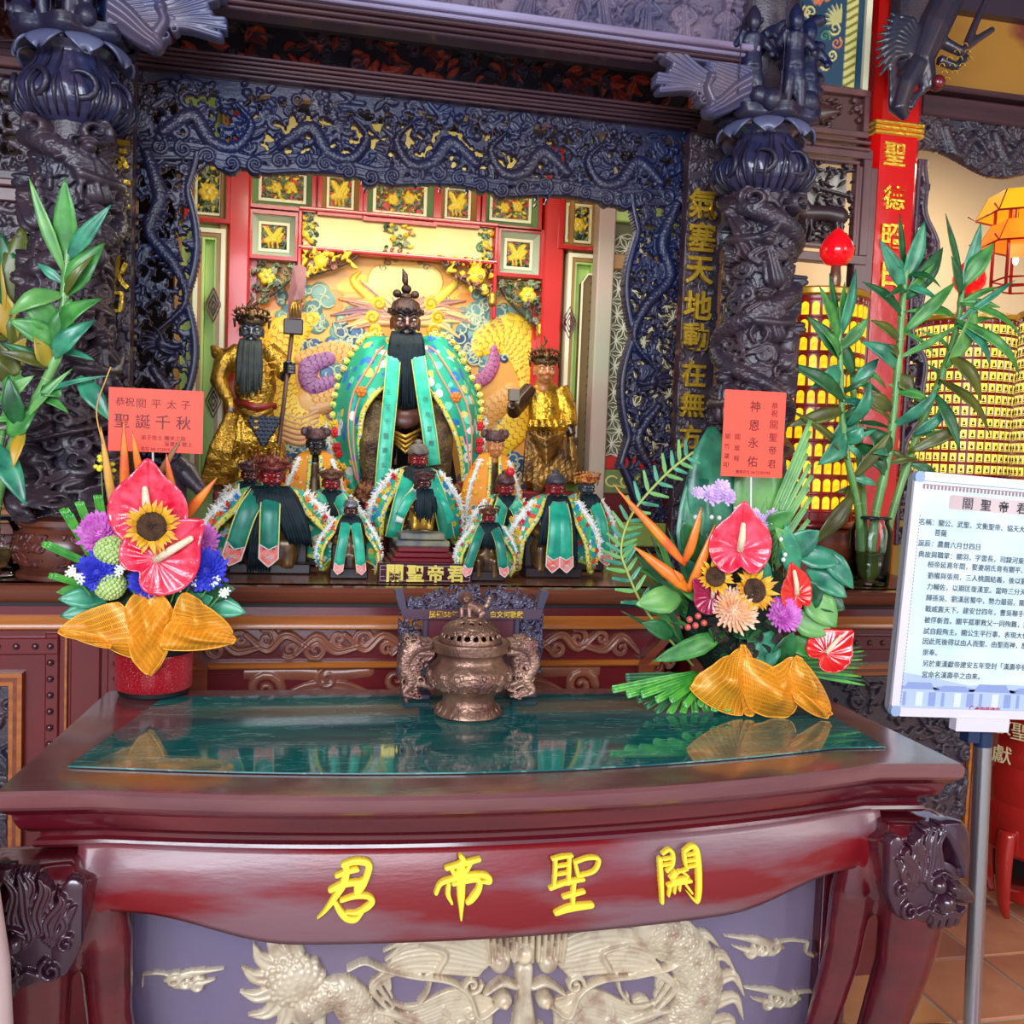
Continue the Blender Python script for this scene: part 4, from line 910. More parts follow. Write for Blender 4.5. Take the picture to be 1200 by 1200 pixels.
# lower front board behind glass, with the carved dragon
YP = 1.74
MB().box((TX-.66, YP, .04), (TX+.70, YP+.02, .80)).build('front_board', M('plum_board_sky_haze', (138, 116, 130), .35, coat=.3, col2=(118, 100, 128), vs=2), tb)  # board colour made milky to stand in for sky reflected in the glass
MB().box((TX-.69, YP-.03, .04), (TX-.635, YP+.03, .80), bev=.006).build('board_stile', maroon, tb); MB().box((TX+.655, YP-.03, .04), (TX+.72, YP+.03, .80), bev=.006).build('board_stile', maroon, tb)
MB().box((TX-.70, 1.66, .02), (TX+.70, 1.78, .06)).build('bottom_rail', maroon, tb)
gs = M('window_glass', (255, 255, 255), .02, trans=1.0); 
nt = gs.node_tree; o_ = [n for n in nt.nodes if n.type == 'OUTPUT_MATERIAL'][0]; gl = nt.nodes.new('ShaderNodeBsdfGlossy'); gl.inputs['Roughness'].default_value = .03; gl.inputs[0].default_value = (.9, .93, 1, 1)
tp = nt.nodes.new('ShaderNodeBsdfTransparent'); tp.inputs[0].default_value = (.94, .95, .97, 1); fr = nt.nodes.new('ShaderNodeFresnel'); fr.inputs[0].default_value = 1.33; ms = nt.nodes.new('ShaderNodeMixShader')
nt.links.new(fr.outputs[0], ms.inputs[0]); nt.links.new(tp.outputs[0], ms.inputs[1]); nt.links.new(gl.outputs[0], ms.inputs[2]); nt.links.new(ms.outputs[0], o_.inputs[0])
MB().box((TX-.634, YP-.034, .06), (TX+.654, YP-.031, .80)).build('glass_pane', gs, tb)
x0, z0 = TX-.62, .20; random.seed(2); c = Relief(1.28, .46, .0021, 0)
def dp(px, py): q = P(px, py, YP); return (q[0]-x0, q[2]-z0)
KP = P(101, 0, YP)[0]-P(100, 0, YP)[0]
def ds(pts, r, h=.012, lift=.004, **k): c.stroke([dp(*p) for p in pts], [a*KP for a in r] if np.iterable(r) else r*KP, h, lift, **k)
# tail fan, spiny coils, whiskers, forehead
for a in np.linspace(1.75, 5.2, 9):
    cx, cy = 350, 1148; ds([(cx+30*math.cos(a), cy-34*math.sin(a)), (cx+52*math.cos(a), cy-54*math.sin(a)), (cx+70*math.cos(a-.18), cy-70*math.sin(a-.18))], [16, 10, 1.5], .010, .003, ridge=2)
c.dome(dp(348, 1146), 40*KP, .022, .002, None, 36*KP)
for k in range(60):
    a = k*2.4; r = 36*math.sqrt(k/60); c.dome(dp(348+r*math.cos(a), 1146+r*math.sin(a)*.9), 5.4*KP, .007, .018-.010*(r/36)**2)
ds([(360, 1180), (400, 1160), (430, 1200), (470, 1230)], [20, 26, 30, 30], .02, .004, scale=9*KP)
ds([(760, 1085), (800, 1110), (818, 1150), (800, 1200), (770, 1240)], [30, 36, 38, 38, 34], .024, .004, scale=9*KP, n=10)
for k, (px, py, a) in enumerate(((790, 1082, .75), (815, 1095, .55), (836, 1118, .3), (850, 1140, .05), (852, 1165, -.1), (848, 1190, -.35))):
    a = a-.25; ds([(px-14, py+8), (px+8*math.cos(a), py-8*math.sin(a)), (px+28*math.cos(a-.6), py-28*math.sin(a-.6)+4)], [13, 9, 1.2], .012, .003, ridge=2)
for k in range(13):   # forehead crest combed upward
    x = 572+k*7; ds([(x, 1120), (x+(x-612)*.06, 1098), (x+(x-612)*.12, 1075)], [4.4, 4.2, 3], .016, .008)
for s_ in (-1, 1):
    for k in range(9):
        ds([(612+s_*(30+k*3), 1112+k*3), (612+s_*(70+k*8), 1092+k*5), (612+s_*(120+k*7), 1088+k*8), (612+s_*(165-k*2), 1100+k*11)], [7, 7, 6, 2], .012, .004+.0012*(k % 3), ridge=1)
    for k in range(6):
        ds([(612+s_*40, 1170+k*5), (612+s_*80, 1160+k*9), (612+s_*130, 1178+k*8), (612+s_*165, 1166+k*9)], [7, 7, 5, 1.5], .010, .004, ridge=1)
    ds([(612+s_*30, 1172), (612+s_*52, 1186), (612+s_*64, 1160), (612+s_*88, 1144), (612+s_*130, 1138), (612+s_*165, 1130), (612+s_*185, 1122), (612+s_*205, 1130)], [3, 3, 3, 3, 2.6, 2.2], .006, .020)
    ds([(612+s_*108, 1138), (612+s_*112, 1156), (612+s_*122, 1170)], [3.4, 3], .012, .01); ds([(612+s_*100, 1132), (612+s_*92, 1112), (612+s_*120, 1102)], [5, 5, 3], .014, .01)
    ds([(612+s_*170, 1180), (612+s_*150, 1185), (612+s_*120, 1195)], [3, 6, 5], .012, .006)
    c.dome(dp(612+s_*28, 1124), 15*KP, .020, .010); c.dome(dp(612+s_*24, 1166), 13*KP, .022, .012); c.dome(dp(612+s_*24, 1167), 5*KP, .006, .034)
    ds([(612+s_*10, 1150), (612+s_*26, 1146), (612+s_*46, 1158)], [5, 6, 3], .014, .014); c.spiral(dp(612+s_*60, 1150), 14*KP, 1.4, 0, s_, 4*KP, .010, .010)
ds([(612, 1130), (612, 1160), (612, 1200)], [14, 11, 20], .026, .008, ridge=1); c.dome(dp(612, 1112), 15*KP, .024, .012, None, 17*KP)
c.fill(60, .010, .018, .012, .003, 'ls', box=(.40, .90, .03, .20))
def smallcloud(px, py, s_):
    for k in range(3): c.spiral(dp(px+s_*14*k, py+3*k), 11*KP, 1.3, 1, s_, 3.6*KP, .009, .003)
    ds([(px-s_*10, py), (px+s_*20, py-8), (px+s_*60, py-14)], [4, 7, .8], .008, .003); ds([(px, py+8), (px+s_*24, py+6), (px+s_*50, py-2)], [4, 7, .8], .007, .003)
    ds([(px-s_*40, py-6), (px-s_*18, py-8), (px, py-4)], [2, 3, 3], .007, .003); ds([(px-s_*40, py-6), (px-s_*38, py+6), (px-s_*46, py+10)], [3, 3, 4], .007, .003)
smallcloud(205, 1146, 1); smallcloud(905, 1108, -1); smallcloud(925, 1168, -1)
c.flat('dragon_carving', M('champagne_gilt_relief', (232, 208, 170), .34, metal=.15, coat=.2, bump=.15, bs=60, col2=(176, 134, 104), vs=26, contrast=(.5, .75)), tb, x0, z0, YP-.001, .0012, .001)

# ================================================================== ALTAR CABINET
ZA = 1.10
al = thing('altar_cabinet', 'long red-brown altar cabinet with carved cloud frieze carrying the statues', 'altar', (0, 3.0, 0))
MB().box((-2.6, 2.40, ZA-.006), (1.50, 3.60, ZA)).build('altar_top', M('altar_top_wood', (120, 70, 48), .25, coat=.4, col2=(140, 84, 56), vs=4, stretch=(.4, 3, 3)), al)
prof = [(2.40, 1.100), (2.386, 1.096), (2.380, 1.086), (2.384, 1.074), (2.396, 1.062), (2.404, 1.056)]
def strip(name, prof, mt, x0=-2.6, x1=1.42, n=1):
    mb = MB(); V = []; 
    for (y, z) in prof: V += [(x0, y, z), (x1, y, z)]
    k = len(prof); V += [(x0, prof[-1][0]+.03, prof[-1][1]), (x1, prof[-1][0]+.03, prof[-1][1]), (x0, prof[0][0]+.03, prof[0][1]), (x1, prof[0][0]+.03, prof[0][1])]
    k += 2; F = [(2*i, 2*i+2, 2*i+3, 2*i+1) for i in range(k-1)]+[(2*k-2, 0, 1, 2*k-1), tuple(2*i for i in range(k))[::-1], tuple(2*i+1 for i in range(k))]
    mb.add(V, F); return mb.build(name, mt, al, True, auto=35)
strip('cornice', prof, M('cornice_brown', (124, 66, 46), .22, coat=.5, col2=(96, 48, 42), vs=4, stretch=(.4, 3, 3)))
strip('groove', [(2.412, 1.056), (2.412, 1.046)], black)
strip('red_band', [(2.405, 1.046), (2.405, 1.026)], redwood)
strip('amber_moulding', [(2.402, 1.026), (2.398, 1.018), (2.394, 1.010), (2.390, 1.004), (2.390, .996), (2.396, .992)], orange_wood)
# recessed cloud frieze in the centre
MB().box((-.62, 2.43, .60), (.62, 2.46, 1.00)).build('frieze_ground', redwood, al)
random.seed(3); c = Relief(1.12, .078, .002, 0)
for s_ in (0, 1):
    for k in range(5):
        sx = lambda x: x if s_ == 0 else 1.12-x
        x = .02+k*.118
        c.stroke([(sx(x-.02), .012+.05*(k % 2)), (sx(x+.03), .055-.03*(k % 2)), (sx(x+.075), .02+.04*(k % 2)), (sx(x+.13), .03)], [.008, .014, .014, .010], .012, .003, ridge=2)
        c.spiral((sx(x+.03), .024+.026*(k % 2)), .026, 1.3, 1+k, (-1)**k, .009, .012, .003, ridge=1)
        c.spiral((sx(x+.085), .050-.026*(k % 2)), .020, 1.2, 3+k, (-1)**(k+1), .008, .010, .003, ridge=1)
fzm = M('carved_cherry_wood', (150, 88, 64), .32, coat=.3, col2=(120, 66, 54), vs=9)
c.flat('cloud_frieze', fzm, al, -.575, .914, 2.43, .0006, .002)
MB().box((-.62, 2.405, .894), (.60, 2.43, .910), bev=.004).build('gold_rail', orange_wood, al)
c = Relief(.90, .10, .002, 0)
for s_ in (0, 1):
    sx = lambda x: x if s_ == 0 else .90-x
    c.spiral((sx(.05), .05), .042, 1.4, 0, 1, .014, .016, .004); c.stroke([(sx(.0), .09), (sx(.12), .09), (sx(.22), .085), (sx(.30), .092)], [.018, .022, .02, .018], .014, .002)
    c.stroke([(sx(.08), .015), (sx(.15), .05), (sx(.24), .055), (sx(.32), .02), (sx(.36), .0)], [.014, .018, .016, .014, .01], .016, .005, ridge=1)
    c.spiral((sx(.20), .075), .028, 1.4, 2, 1, .009, .014, .004); c.spiral((sx(.37), .07), .034, 1.4, 1, -1, .011, .016, .004); c.stroke([(sx(.38), .03), (sx(.42), .0)], .012, .014, .004)
c.flat('scroll_panel', fzm, al, -.46, .79, 2.44, .0006, .002)
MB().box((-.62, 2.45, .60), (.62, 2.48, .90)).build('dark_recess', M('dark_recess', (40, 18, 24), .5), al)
for sg in (-1, 1):   # corner posts, diagonal brackets and pierced spandrels
    X = sg*.565; MB().box((X-.022, 2.41, .6), (X+.022, 2.45, .905), bev=.004).build('post', brown, al)
    MB().box((X-sg*.02, 2.44, .60), (X-sg*.11, 2.455, .89)).build('red_panel', redwood, al)
    mb = MB(); mb.prism([(X-sg*.03, .90), (X-sg*.002, .90), (X+sg*.085, .99), (X+sg*.055, .99)] if sg > 0 else [(X-sg*.03, .90), (X+sg*.055, .99), (X+sg*.085, .99), (X-sg*.002, .90)], 2.40, 2.43); mb.build('diagonal_bracket', brown, al)
    c = Relief(.085, .16, .002, 0); c.fill(26, .012, .02, .012, .002, 'ls'); c.flat('pierced_spandrel', fzm, al, X+(.02 if sg > 0 else -.105), .75, 2.44, .0006, .004)
    # side cabinets
    xa, xb = (.68, 1.40) if sg > 0 else (-2.6, -.68)
    MB().box((xa, 2.405, .0), (xb, 3.2, 1.0)).build('side_cabinet', redwood, al)
    st = MB().ball((0, 0, 0), (.008, .006, .008), 10, 6).mesh('stud'); st.materials.append(M('dark_stud', (84, 42, 48), .25, metal=.3, coat=.4))
    def studs(pts):
        for (x, z) in pts:
            o = link('stud', st, None, al); o.location = np.array((x, 2.395, z))-ORG[al.name]
    xo = xa if sg > 0 else xb; s2 = 1 if sg > 0 else -1
    MB().box((xo, 2.392, .0), (xo+s2*.035, 2.41, .985), bev=.003).build('stile', brown, al)
    MB().box((xo+s2*.045, 2.395, .0), (xo+s2*.085, 2.41, .985), bev=.003).build('studded_stile', redwood, al)
    MB().box((xo+s2*.10, 2.395, .0), (xo+s2*.165, 2.412, .985), bev=.003).build('stile', redwood, al)
    MB().box((xo+s2*.172, 2.395, .0), (xo+s2*.177, 2.41, .985)).build('amber_line', orange_wood, al)
    studs([(xo+s2*.065, .95-k*.036) for k in range(12)])
    xp = xo+s2*.19
    MB().box((xp, 2.398, .0), (xp+s2*.03, 2.41, .985), bev=.003).build('studded_stile', redwood, al); studs([(xp+s2*.018, .955-k*.038) for k in range(14)])
    MB().box((xp, 2.3955, .935), (xp+s2*.9, 2.41, .975), bev=.003).build('studded_rail', redwood, al); studs([(xp+s2*(.05+k*.04), .955) for k in range(9)])
    # framed dark carving
    xq = xp+s2*.075
    for k, e in enumerate((0, .010, .020)):
        f = MB(); a, b = sorted((xq+s2*e, xq+s2*(.62-e)))
        frame4(f, a, .3, b, .895-e, .010, 2.385+.004*k, 2.41)
        f.build('panel_frame', (orange_wood, brown, orange_wood)[k], al)
    a, b = sorted((xq+s2*.03, xq+s2*.59)); c = Relief(b-a, .55, .003, .001); c.fill(260, .016, .032, .016, .001, 'slb'); c.flat('carved_panel', carve, al, a, .31, 2.405)
MB().box((-2.6, 2.44, 0), (1.40, 2.5, .7)).build('plinth', redwood, al)

# ================================================================== INCENSE BURNER (on the table)
q = PZ(553, 847, ZT); BX, BY = q[0]+.002, q[1]+.06
kb = BY/FPX
ib = thing('incense_burner', 'brown bronze incense burner with pierced domed lid and lion finial', 'incense burner', (BX, BY, ZT))
z = lambda py: P(553, py, BY)[2]
zz = [(0, ZT+.0015), (.066, ZT+.0015), (.070, ZT+.006), (.068, ZT+.013), (.054, ZT+.026), (.052, ZT+.040), (.060, ZT+.050), (.078, ZT+.062), (.084, ZT+.078), (.084, ZT+.092), (.078, ZT+.104), (.070, ZT+.112), (.066, ZT+.122), (.070, ZT+.130), (.077, ZT+.134), (.079, ZT+.150), (.078, ZT+.154), (.070, ZT+.155), (.066, ZT+.152)]
MB().lathe(zz, (BX, BY, 0), 64).build('burner_body', bronze, ib, True, auto=50)
# raised figure frieze round the belly and petal band on the foot
random.seed(12); c = Relief(2*PI*.084, .036, .0016, .0); c.fill(120, .004, .008, .003, .001, 'slb')
for k in range(12): c.figure((.02+k*.043, .001), .034, .004, .002)
og = ORG[ib.name]
def wrap(c, zb, rfn, name, mt, thr=.0004):
    def fn(A, B, Hh):
        a = -PI/2+(A/c.w-.5)*2*PI; r = rfn(B)+Hh; return BX+r*np.cos(a)-og[0], BY+r*np.sin(a)-og[1], zb+B-og[2]
    link(name, c.mesh(fn, thr, .001, name), mt, ib)
wrap(c, ZT+.062, lambda b: np.interp(b, [0, .016, .030, .036], [.0785, .0845, .0845, .083]), 'figure_band', bronze_rel)
c = Relief(2*PI*.07, .02, .0014, 0)
for k in range(22): c.leaf((.01+k*.02, .003), PI/2, .014, .006, .003, .001, bend=.1, ridge=1)
wrap(c, ZT+.006, lambda b: np.interp(b, [0, .02], [.070, .056]), 'petal_band', bronze_rel)
# lid with real round vents
lid = Relief(2*PI*.066, .075, .0013, .001)
for k in range(22):
    for (b, dx) in ((.016, 0), (.052, .5)):
        if b > .05 and k % 2: continue
        X = (k+dx)*lid.w/22; i0, i1, j0, j1 = lid.win(X-.012, X+.012, b-.008, b+.008); XX, ZZ = np.meshgrid(lid.xs[i0:i1], lid.zs[j0:j1])
        rx = .0058 if b < .05 else .010; mm = ((XX-X)/rx)**2+((ZZ-b)/(.0052 if b < .05 else .006))**2 < 1; lid.H[j0:j1, i0:i1][mm] = 0
lid.fill(120, .004, .008, .0015, .001, 's', box=(0, lid.w, .024, .044))
def fnl(A, B, Hh):
    a = -PI/2+(A/lid.w-.5)*2*PI; t = B/.075*PI/2*.93; r = .063*np.cos(t)+Hh*np.cos(t); return BX+r*np.cos(a)-og[0], BY+r*np.sin(a)-og[1], ZT+.153+.047*np.sin(t)+Hh*np.sin(t)-og[2]
# keep vents open only where the height is zero
m_h = lid.H <= 0; lid.H[m_h] = -1
link('pierced_lid', lid.mesh(fnl, -.5, .003, 'pierced_lid'), bronze, ib)
MB().lathe([(.0, 0), (.024, 0), (.022, .006), (0, .008)], (BX, BY, ZT+.196), 20).build('finial_plate', bronze, ib, True)
MB().lathe([(.056, 0), (.056, .003)], (BX, BY, ZT+.150), 24).build('ash_bed', black, ib)
def lionbody(c, s, f=None):
    f = f or MB(); x, y, z_ = c
    f.tube([(x+.9*s, y, z_+.5*s), (x+.3*s, y, z_+.75*s), (x-.25*s, y-.1*s, z_+1.0*s)], [.42*s, .38*s, .42*s], 12)
    f.ball((x-.35*s, y-.3*s, z_+1.45*s), (.42*s, .4*s, .4*s)); f.ball((x-.38*s, y-.62*s, z_+1.32*s), (.24*s, .2*s, .18*s))
    for k in range(14):
        a = k*2.4; f.ball((x-.35*s+.42*s*math.cos(a), y-.22*s, z_+1.45*s+.42*s*math.sin(a)), .13*s, 8, 6)
    for sx_ in (-.65, -.1): f.tube([(x+sx_*s, y-.25*s, z_+.8*s), (x+sx_*s, y-.42*s, z_+.4*s), (x+sx_*s, y-.5*s, z_+.1*s)], [.2*s, .15*s, .19*s], 8)
    for sy in (-.35, .3): f.tube([(x+.95*s, y+sy*s, z_+.5*s), (x+.7*s, y+sy*s*1.3, z_+.28*s), (x+.75*s, y+sy*s*1.3, z_+.08*s)], [.26*s, .2*s, .18*s], 8)
    for k in range(3): f.ball((x+1.2*s+.1*s*k, y, z_+.85*s+.28*s*k), .2*s, 8, 6)
    for ex in (-.55, -.2): f.ball((x+ex*s, y-.66*s, z_+1.52*s), .08*s, 6, 5)
    return f
def addfused(f, vox, name, mt, parent, sm=1):
    me = fuse(f, vox, sm, name); V = np.empty(len(me.vertices)*3, 'f'); me.vertices.foreach_get('co', V); V = V.reshape(-1, 3)-ORG[parent.name]; me.vertices.foreach_set('co', V.astype('f').ravel()); return link(name, me, mt, parent)
addfused(lionbody((BX-.004, BY, ZT+.200), .0285), .0018, 'lion_finial', bronze_rel, ib)
# dragon handles either side
for sg in (-1, 1):
    c = Relief(.075, .145, .0015, 0); sx = (lambda x: x) if sg > 0 else (lambda x: .075-x)
    c.dragon([(sx(.012), .118), (sx(.045), .108), (sx(.060), .075), (sx(.045), .045), (sx(.058), .020), (sx(.030), .010)], .015, .014, .006, sc=.007, spikes=2, fl=-sg)
    c.head((sx(.022), .120), .015, PI if sg > 0 else 0, .016, .008, sgn=-sg); c.fill(34, .006, .011, .010, .004, 'ls', box=(.015, .062, .01, .13))
    c.stroke([(sx(.0), .03), (sx(.03), .04)], .008, .012, .004); c.stroke([(sx(0), .10), (sx(.03), .10)], .008, .012, .004)
    c.flat('dragon_handle', bronze_rel, ib, BX+(.074 if sg > 0 else -.149), ZT+.028, BY+.005, .0006, .016)

# ================================================================== SMALL CARVED STAND behind the burner
sy = 2.10; sl, sr = P(468, 720, sy)[0], P(634, 720, sy)[0]; sm_ = (sl+sr)/2
cs = thing('carved_screen_stand', 'small dark carved screen stand with flared top and gilt dedication behind the burner', 'stand', (sm_, sy, ZT+.002))
zc = lambda py: P(552, py, sy)[2]
cs_m = M('blue_black_carving', (56, 50, 78), .35, coat=.25, col2=(74, 58, 76), vs=9)
mb = MB(); zb, zt_ = zc(724), zc(712); mb.prism([(sl, zt_), (sl+.006, zb+.003), (sl+.02, zb), (sr-.02, zb), (sr-.006, zb+.003), (sr, zt_)][::-1], sy-.02, sy+.02); mb.build('lintel', M('purple_brown_lintel', (78, 50, 66), .3, coat=.3), cs)
for sg, x in ((-1, sl), (1, sr)):
    mb = MB(); pts = [(x, zt_-.003), (x+sg*-.014, zt_), (x-sg*.004, zc(690)), (x+sg*.012, zc(692)), (x+sg*.010, zc(698))]
    mb.prism(pts if sg < 0 else pts[::-1], sy-.014, sy+.014); mb.build('flared_end', cs_m, cs)
    random.seed(6+sg); c = Relief(.050, .14, .0016, 0); c.fill(60, .007, .013, .010, .002, 'slb'); c.flat('side_bracket', cs_m, cs, x+(-.002 if sg < 0 else -.048), zc(790), sy-.004, .0006, .012)
    MB().box((x-sg*.05, sy-.012, ZT+.002), (x-sg*.062, sy+.012, zb), bev=.002).build('post', cs_m, cs)
    MB().box((x-sg*.01, sy-.04, ZT+.002), (x-sg*.07, sy+.04, ZT+.018), bev=.004).build('foot', cs_m, cs)
random.seed(8); W_ = sr-sl-.03; c = Relief(W_, .056, .0016, 0)
for k in range(190):
    x = random.uniform(0, W_); t_ = .048*math.sin(PI*(x/W_))**.6; c.fill(1, .006, .011, .010, .002, 'slb', box=(x, x+.001, 0, max(.004, t_)))
c.flat('pierced_crest', cs_m, cs, sl+.015, zt_-.004, sy-.004, .0006, .010)
MB().box((sl+.06, sy-.005, ZT+.03), (sr-.06, sy+.005, zb)).build('centre_panel', M('red_purple_panel', (92, 34, 46), .35, coat=.3), cs)
text('民國58年', (P(520, 718, sy-.02)[0], sy-.021, (zb+zt_)/2), .016, gold, cs, 'gilt_inscription', off=.02, ext=.05)
text('白文何敬獻', (P(594, 719, sy-.02)[0], sy-.021, (zb+zt_)/2), .015, gold, cs, 'gilt_inscription', off=.02, ext=.05)

# ================================================================== NAMEPLATE on the altar
ny = 2.46; a = P(443, 659, ny); b = P(553, 684, ny)
np_ = thing('nameplate', 'dark maroon nameplate with four gilt characters standing before the small statues', 'sign', ((a[0]+b[0])/2, ny, ZA))
MB().box((a[0], ny, ZA+.001), (b[0], ny+.022, a[2]-.002), bev=.002).build('board', M('nameplate_maroon', (62, 16, 30), .25, coat=.4), np_)
mb = MB(); e = .006; X0, X1, Z0, Z1 = a[0]+e, b[0]-e, ZA+.006, a[2]-.008
for (p, q, r, s) in ((X0, Z0, X1, Z0), (X0, Z1, X1, Z1), (X0, Z0, X0, Z1), (X1, Z0, X1, Z1), (X0, Z0+.010, X0+.012, Z0+.010), (X0, Z1-.010, X0+.012, Z1-.010), (X1-.012, Z0+.010, X1, Z0+.010), (X1-.012, Z1-.010, X1, Z1-.010)): mb.tube([(p, ny-.001, q), (r, ny-.001, s)], .0008, 4)
mb.build('engraved_border', M('pinkish_line', (190, 160, 170), .4), np_)
for i, ch in enumerate('關聖帝君'): text(ch, (X0+(X1-X0)*(.16+.226*i), ny-.002, (Z0+Z1)/2), .044, M('bright_gilt', (250, 222, 110), .3, metal=.35), np_, off=.03, ext=.05)
# ================================================================== STATUES
emb_green = voro_mat('embroidered_green_satin', (34, 176, 138), [(240, 214, 70), (40, 150, 200), (226, 70, 60), (240, 240, 230), (34, 176, 138), (90, 200, 90), (245, 180, 60)], 62, .62)
emb_green_l = voro_mat('embroidered_jade_satin', (30, 178, 140), [(34, 176, 138), (120, 220, 190), (240, 240, 240), (30, 178, 140), (250, 214, 110), (40, 120, 200)], 30, .56)
emb_gold = voro_mat('embroidered_border', (240, 220, 90), [(250, 230, 120), (226, 70, 60), (40, 160, 200), (245, 245, 230), (60, 170, 90), (240, 200, 50)], 130, .5)
emb_orange = voro_mat('embroidered_orange_satin', (244, 150, 30), [(244, 150, 30), (250, 200, 60), (236, 110, 20), (244, 150, 30), (250, 220, 140)], 60, .36)
green_satin = M('green_satin', (14, 150, 124), .35, sheen=.4, col2=(40, 190, 150), vs=30)
teal_satin = M('dark_teal_satin', (12, 110, 92), .35, sheen=.4, col2=(20, 140, 116), vs=30)
edge_yel = M('yellow_braid', (232, 226, 120), .5); tip_mat = M('coral_scarf_tip', (236, 92, 74), .5, col2=(240, 160, 150), vs=60); white_braid = M('white_pink_braid', (244, 224, 220), .5)
fur = M('white_fur', (240, 238, 230), .8, sheen=.6); hair = M('blue_black_hair', (8, 22, 30), .6, spec=.3, col2=(16, 38, 46), vs=60)
pom = {'r': M('red_silk', (214, 30, 40), .4), 'y': M('gold_thread_flower', (240, 190, 50), .35, metal=.3), 'o': M('orange_silk', (240, 130, 40), .4), 'b': M('blue_silk', (40, 140, 210), .4)}
ros = {}
def rosette(k):
    if k not in ros:
        mb = MB()
        for i in range(6): a = i*PI/3; mb.ball((.55*math.cos(a), 0, .55*math.sin(a)), (.42, .3, .42), 8, 6)
        mb.ball((0, -.2, 0), (.4, .4, .4), 8, 6); ros[k] = mb.mesh('embroidered_flower'); ros[k].materials.append(pom[k])
    return ros[k]
_hd = None
def head_unit():
    global _hd
    if _hd is None:
        f = MB(); f.ball((0, .02, .10), (.36, .42, .42), 20, 14); f.ball((0, -.08, -.20), (.285, .33, .31), 18, 12); f.ball((0, -.16, -.40), (.13, .15, .11))
        f.tube([(0, -.40, .12), (0, -.49, -.02), (0, -.54, -.13)], [.05, .065, .085], 10); f.ball((-.07, -.47, -.14), .055); f.ball((.07, -.47, -.14), .055)
        for s_ in (-1, 1):
            f.tube([(s_*.05, -.43, .10), (s_*.17, -.43, .16), (s_*.29, -.33, .13)], [.045, .06, .045], 8); f.ball((s_*.20, -.33, -.10), (.13, .12, .11)); f.ball((s_*.15, -.375, .035), (.085, .05, .05))
            f.ball((s_*.37, .03, .0), (.05, .10, .15)); f.ball((s_*.37, .02, -.15), (.045, .06, .07))
        f.ball((0, -.43, -.255), (.12, .06, .035)); f.ball((0, -.42, -.315), (.10, .06, .04)); f.tube([(0, .05, -.35), (0, .06, -.75)], [.20, .22], 12)
        _hd = fuse(f, .034, 2, 'head')
        n = len(_hd.vertices); a = np.zeros(n*3, 'f'); _hd.vertices.foreach_get('co', a); _hd['n'] = n; head_unit.co = a.reshape(-1, 3).astype(float)
    return _hd
def head(t, c, s, mt, eye=(236, 228, 214), brows=True, tilt=0):
    me = head_unit().copy(); co = head_unit.co
    if tilt: ct, st = math.cos(tilt), math.sin(tilt); co = np.c_[co[:, 0], co[:, 1]*ct-co[:, 2]*st, co[:, 1]*st+co[:, 2]*ct]
    V = co*s+np.array(c)-ORG[t.name]; me.vertices.foreach_set('co', V.astype('f').ravel()); me.materials.clear(); me.materials.append(mt); h = link('head', me, None, t)
    e = MB()
    for s_ in (-1, 1): e.ball(np.array(c)+np.array((s_*.15, -.41, .035))*s, (.085*s, .035*s, (.045 if s < .035 else .030)*s), 8, 6)
    e.cur = 1
    for s_ in (-1, 1): e.ball(np.array(c)+np.array((s_*.14, -.432, .032))*s, (.026*s, .014*s, .026*s), 6, 5)
    e.build('eyes', [M('eye_white_%d' % eye[0], eye, .3), black], h, True)
    if brows:
        b = MB()
        for s_ in (-1, 1): b.tube([np.array(c)+np.array(q)*s for q in ((s_*.04, -.47, .11), (s_*.17, -.48, .20), (s_*.30, -.37, .24))], [.022*s, .03*s, .008*s], 6)
        b.build('eyebrows', hair, h, True)
    return h
def beard(t, c, s, ln, lobes, mt=None):
    "lobes: (x top, x bottom, relative length, width) in head units"
    mb = MB()
    for (xt, xb, rl, wd) in lobes:
        n = 9 if s > .06 else 6
        for k in range(n):
            u = (k/(n-1)-.5)*2; L = ln*rl*random.uniform(.86, 1.0); x0 = c[0]+(xt*.55+u*wd*.20)*s; x1 = c[0]+(xb*.66+u*wd*.27)*s
            pts = [(x0, c[1]-.40*s, c[2]-.30*s), (x0+(x1-x0)*.3, c[1]-.56*s-.05*s*(1-abs(u)), c[2]-.36*s-L*.2), (x0+(x1-x0)*.7, c[1]-.60*s-.03*s*random.random(), c[2]-.36*s-L*.6), (x1, c[1]-.55*s, c[2]-.36*s-L)]
            pts = [(x_, y_, max(z_, ZA+.008)) for x_, y_, z_ in pts]
            mb.tube(catmull(pts, 3), np.array([.05, .10, .11, .09, .02])*s*max(.8, wd), 5, .6)
    for s_ in (-1, 1): mb.tube([np.array(c)+np.array(q)*s for q in ((s_*.02, -.50, -.20), (s_*.14, -.47, -.24), (s_*.24, -.42, -.36), (s_*.26, -.46, -.6))], [.03*s, .04*s, .04*s, .02*s], 5)
    return mb.build('beard', mt or hair, t, True)
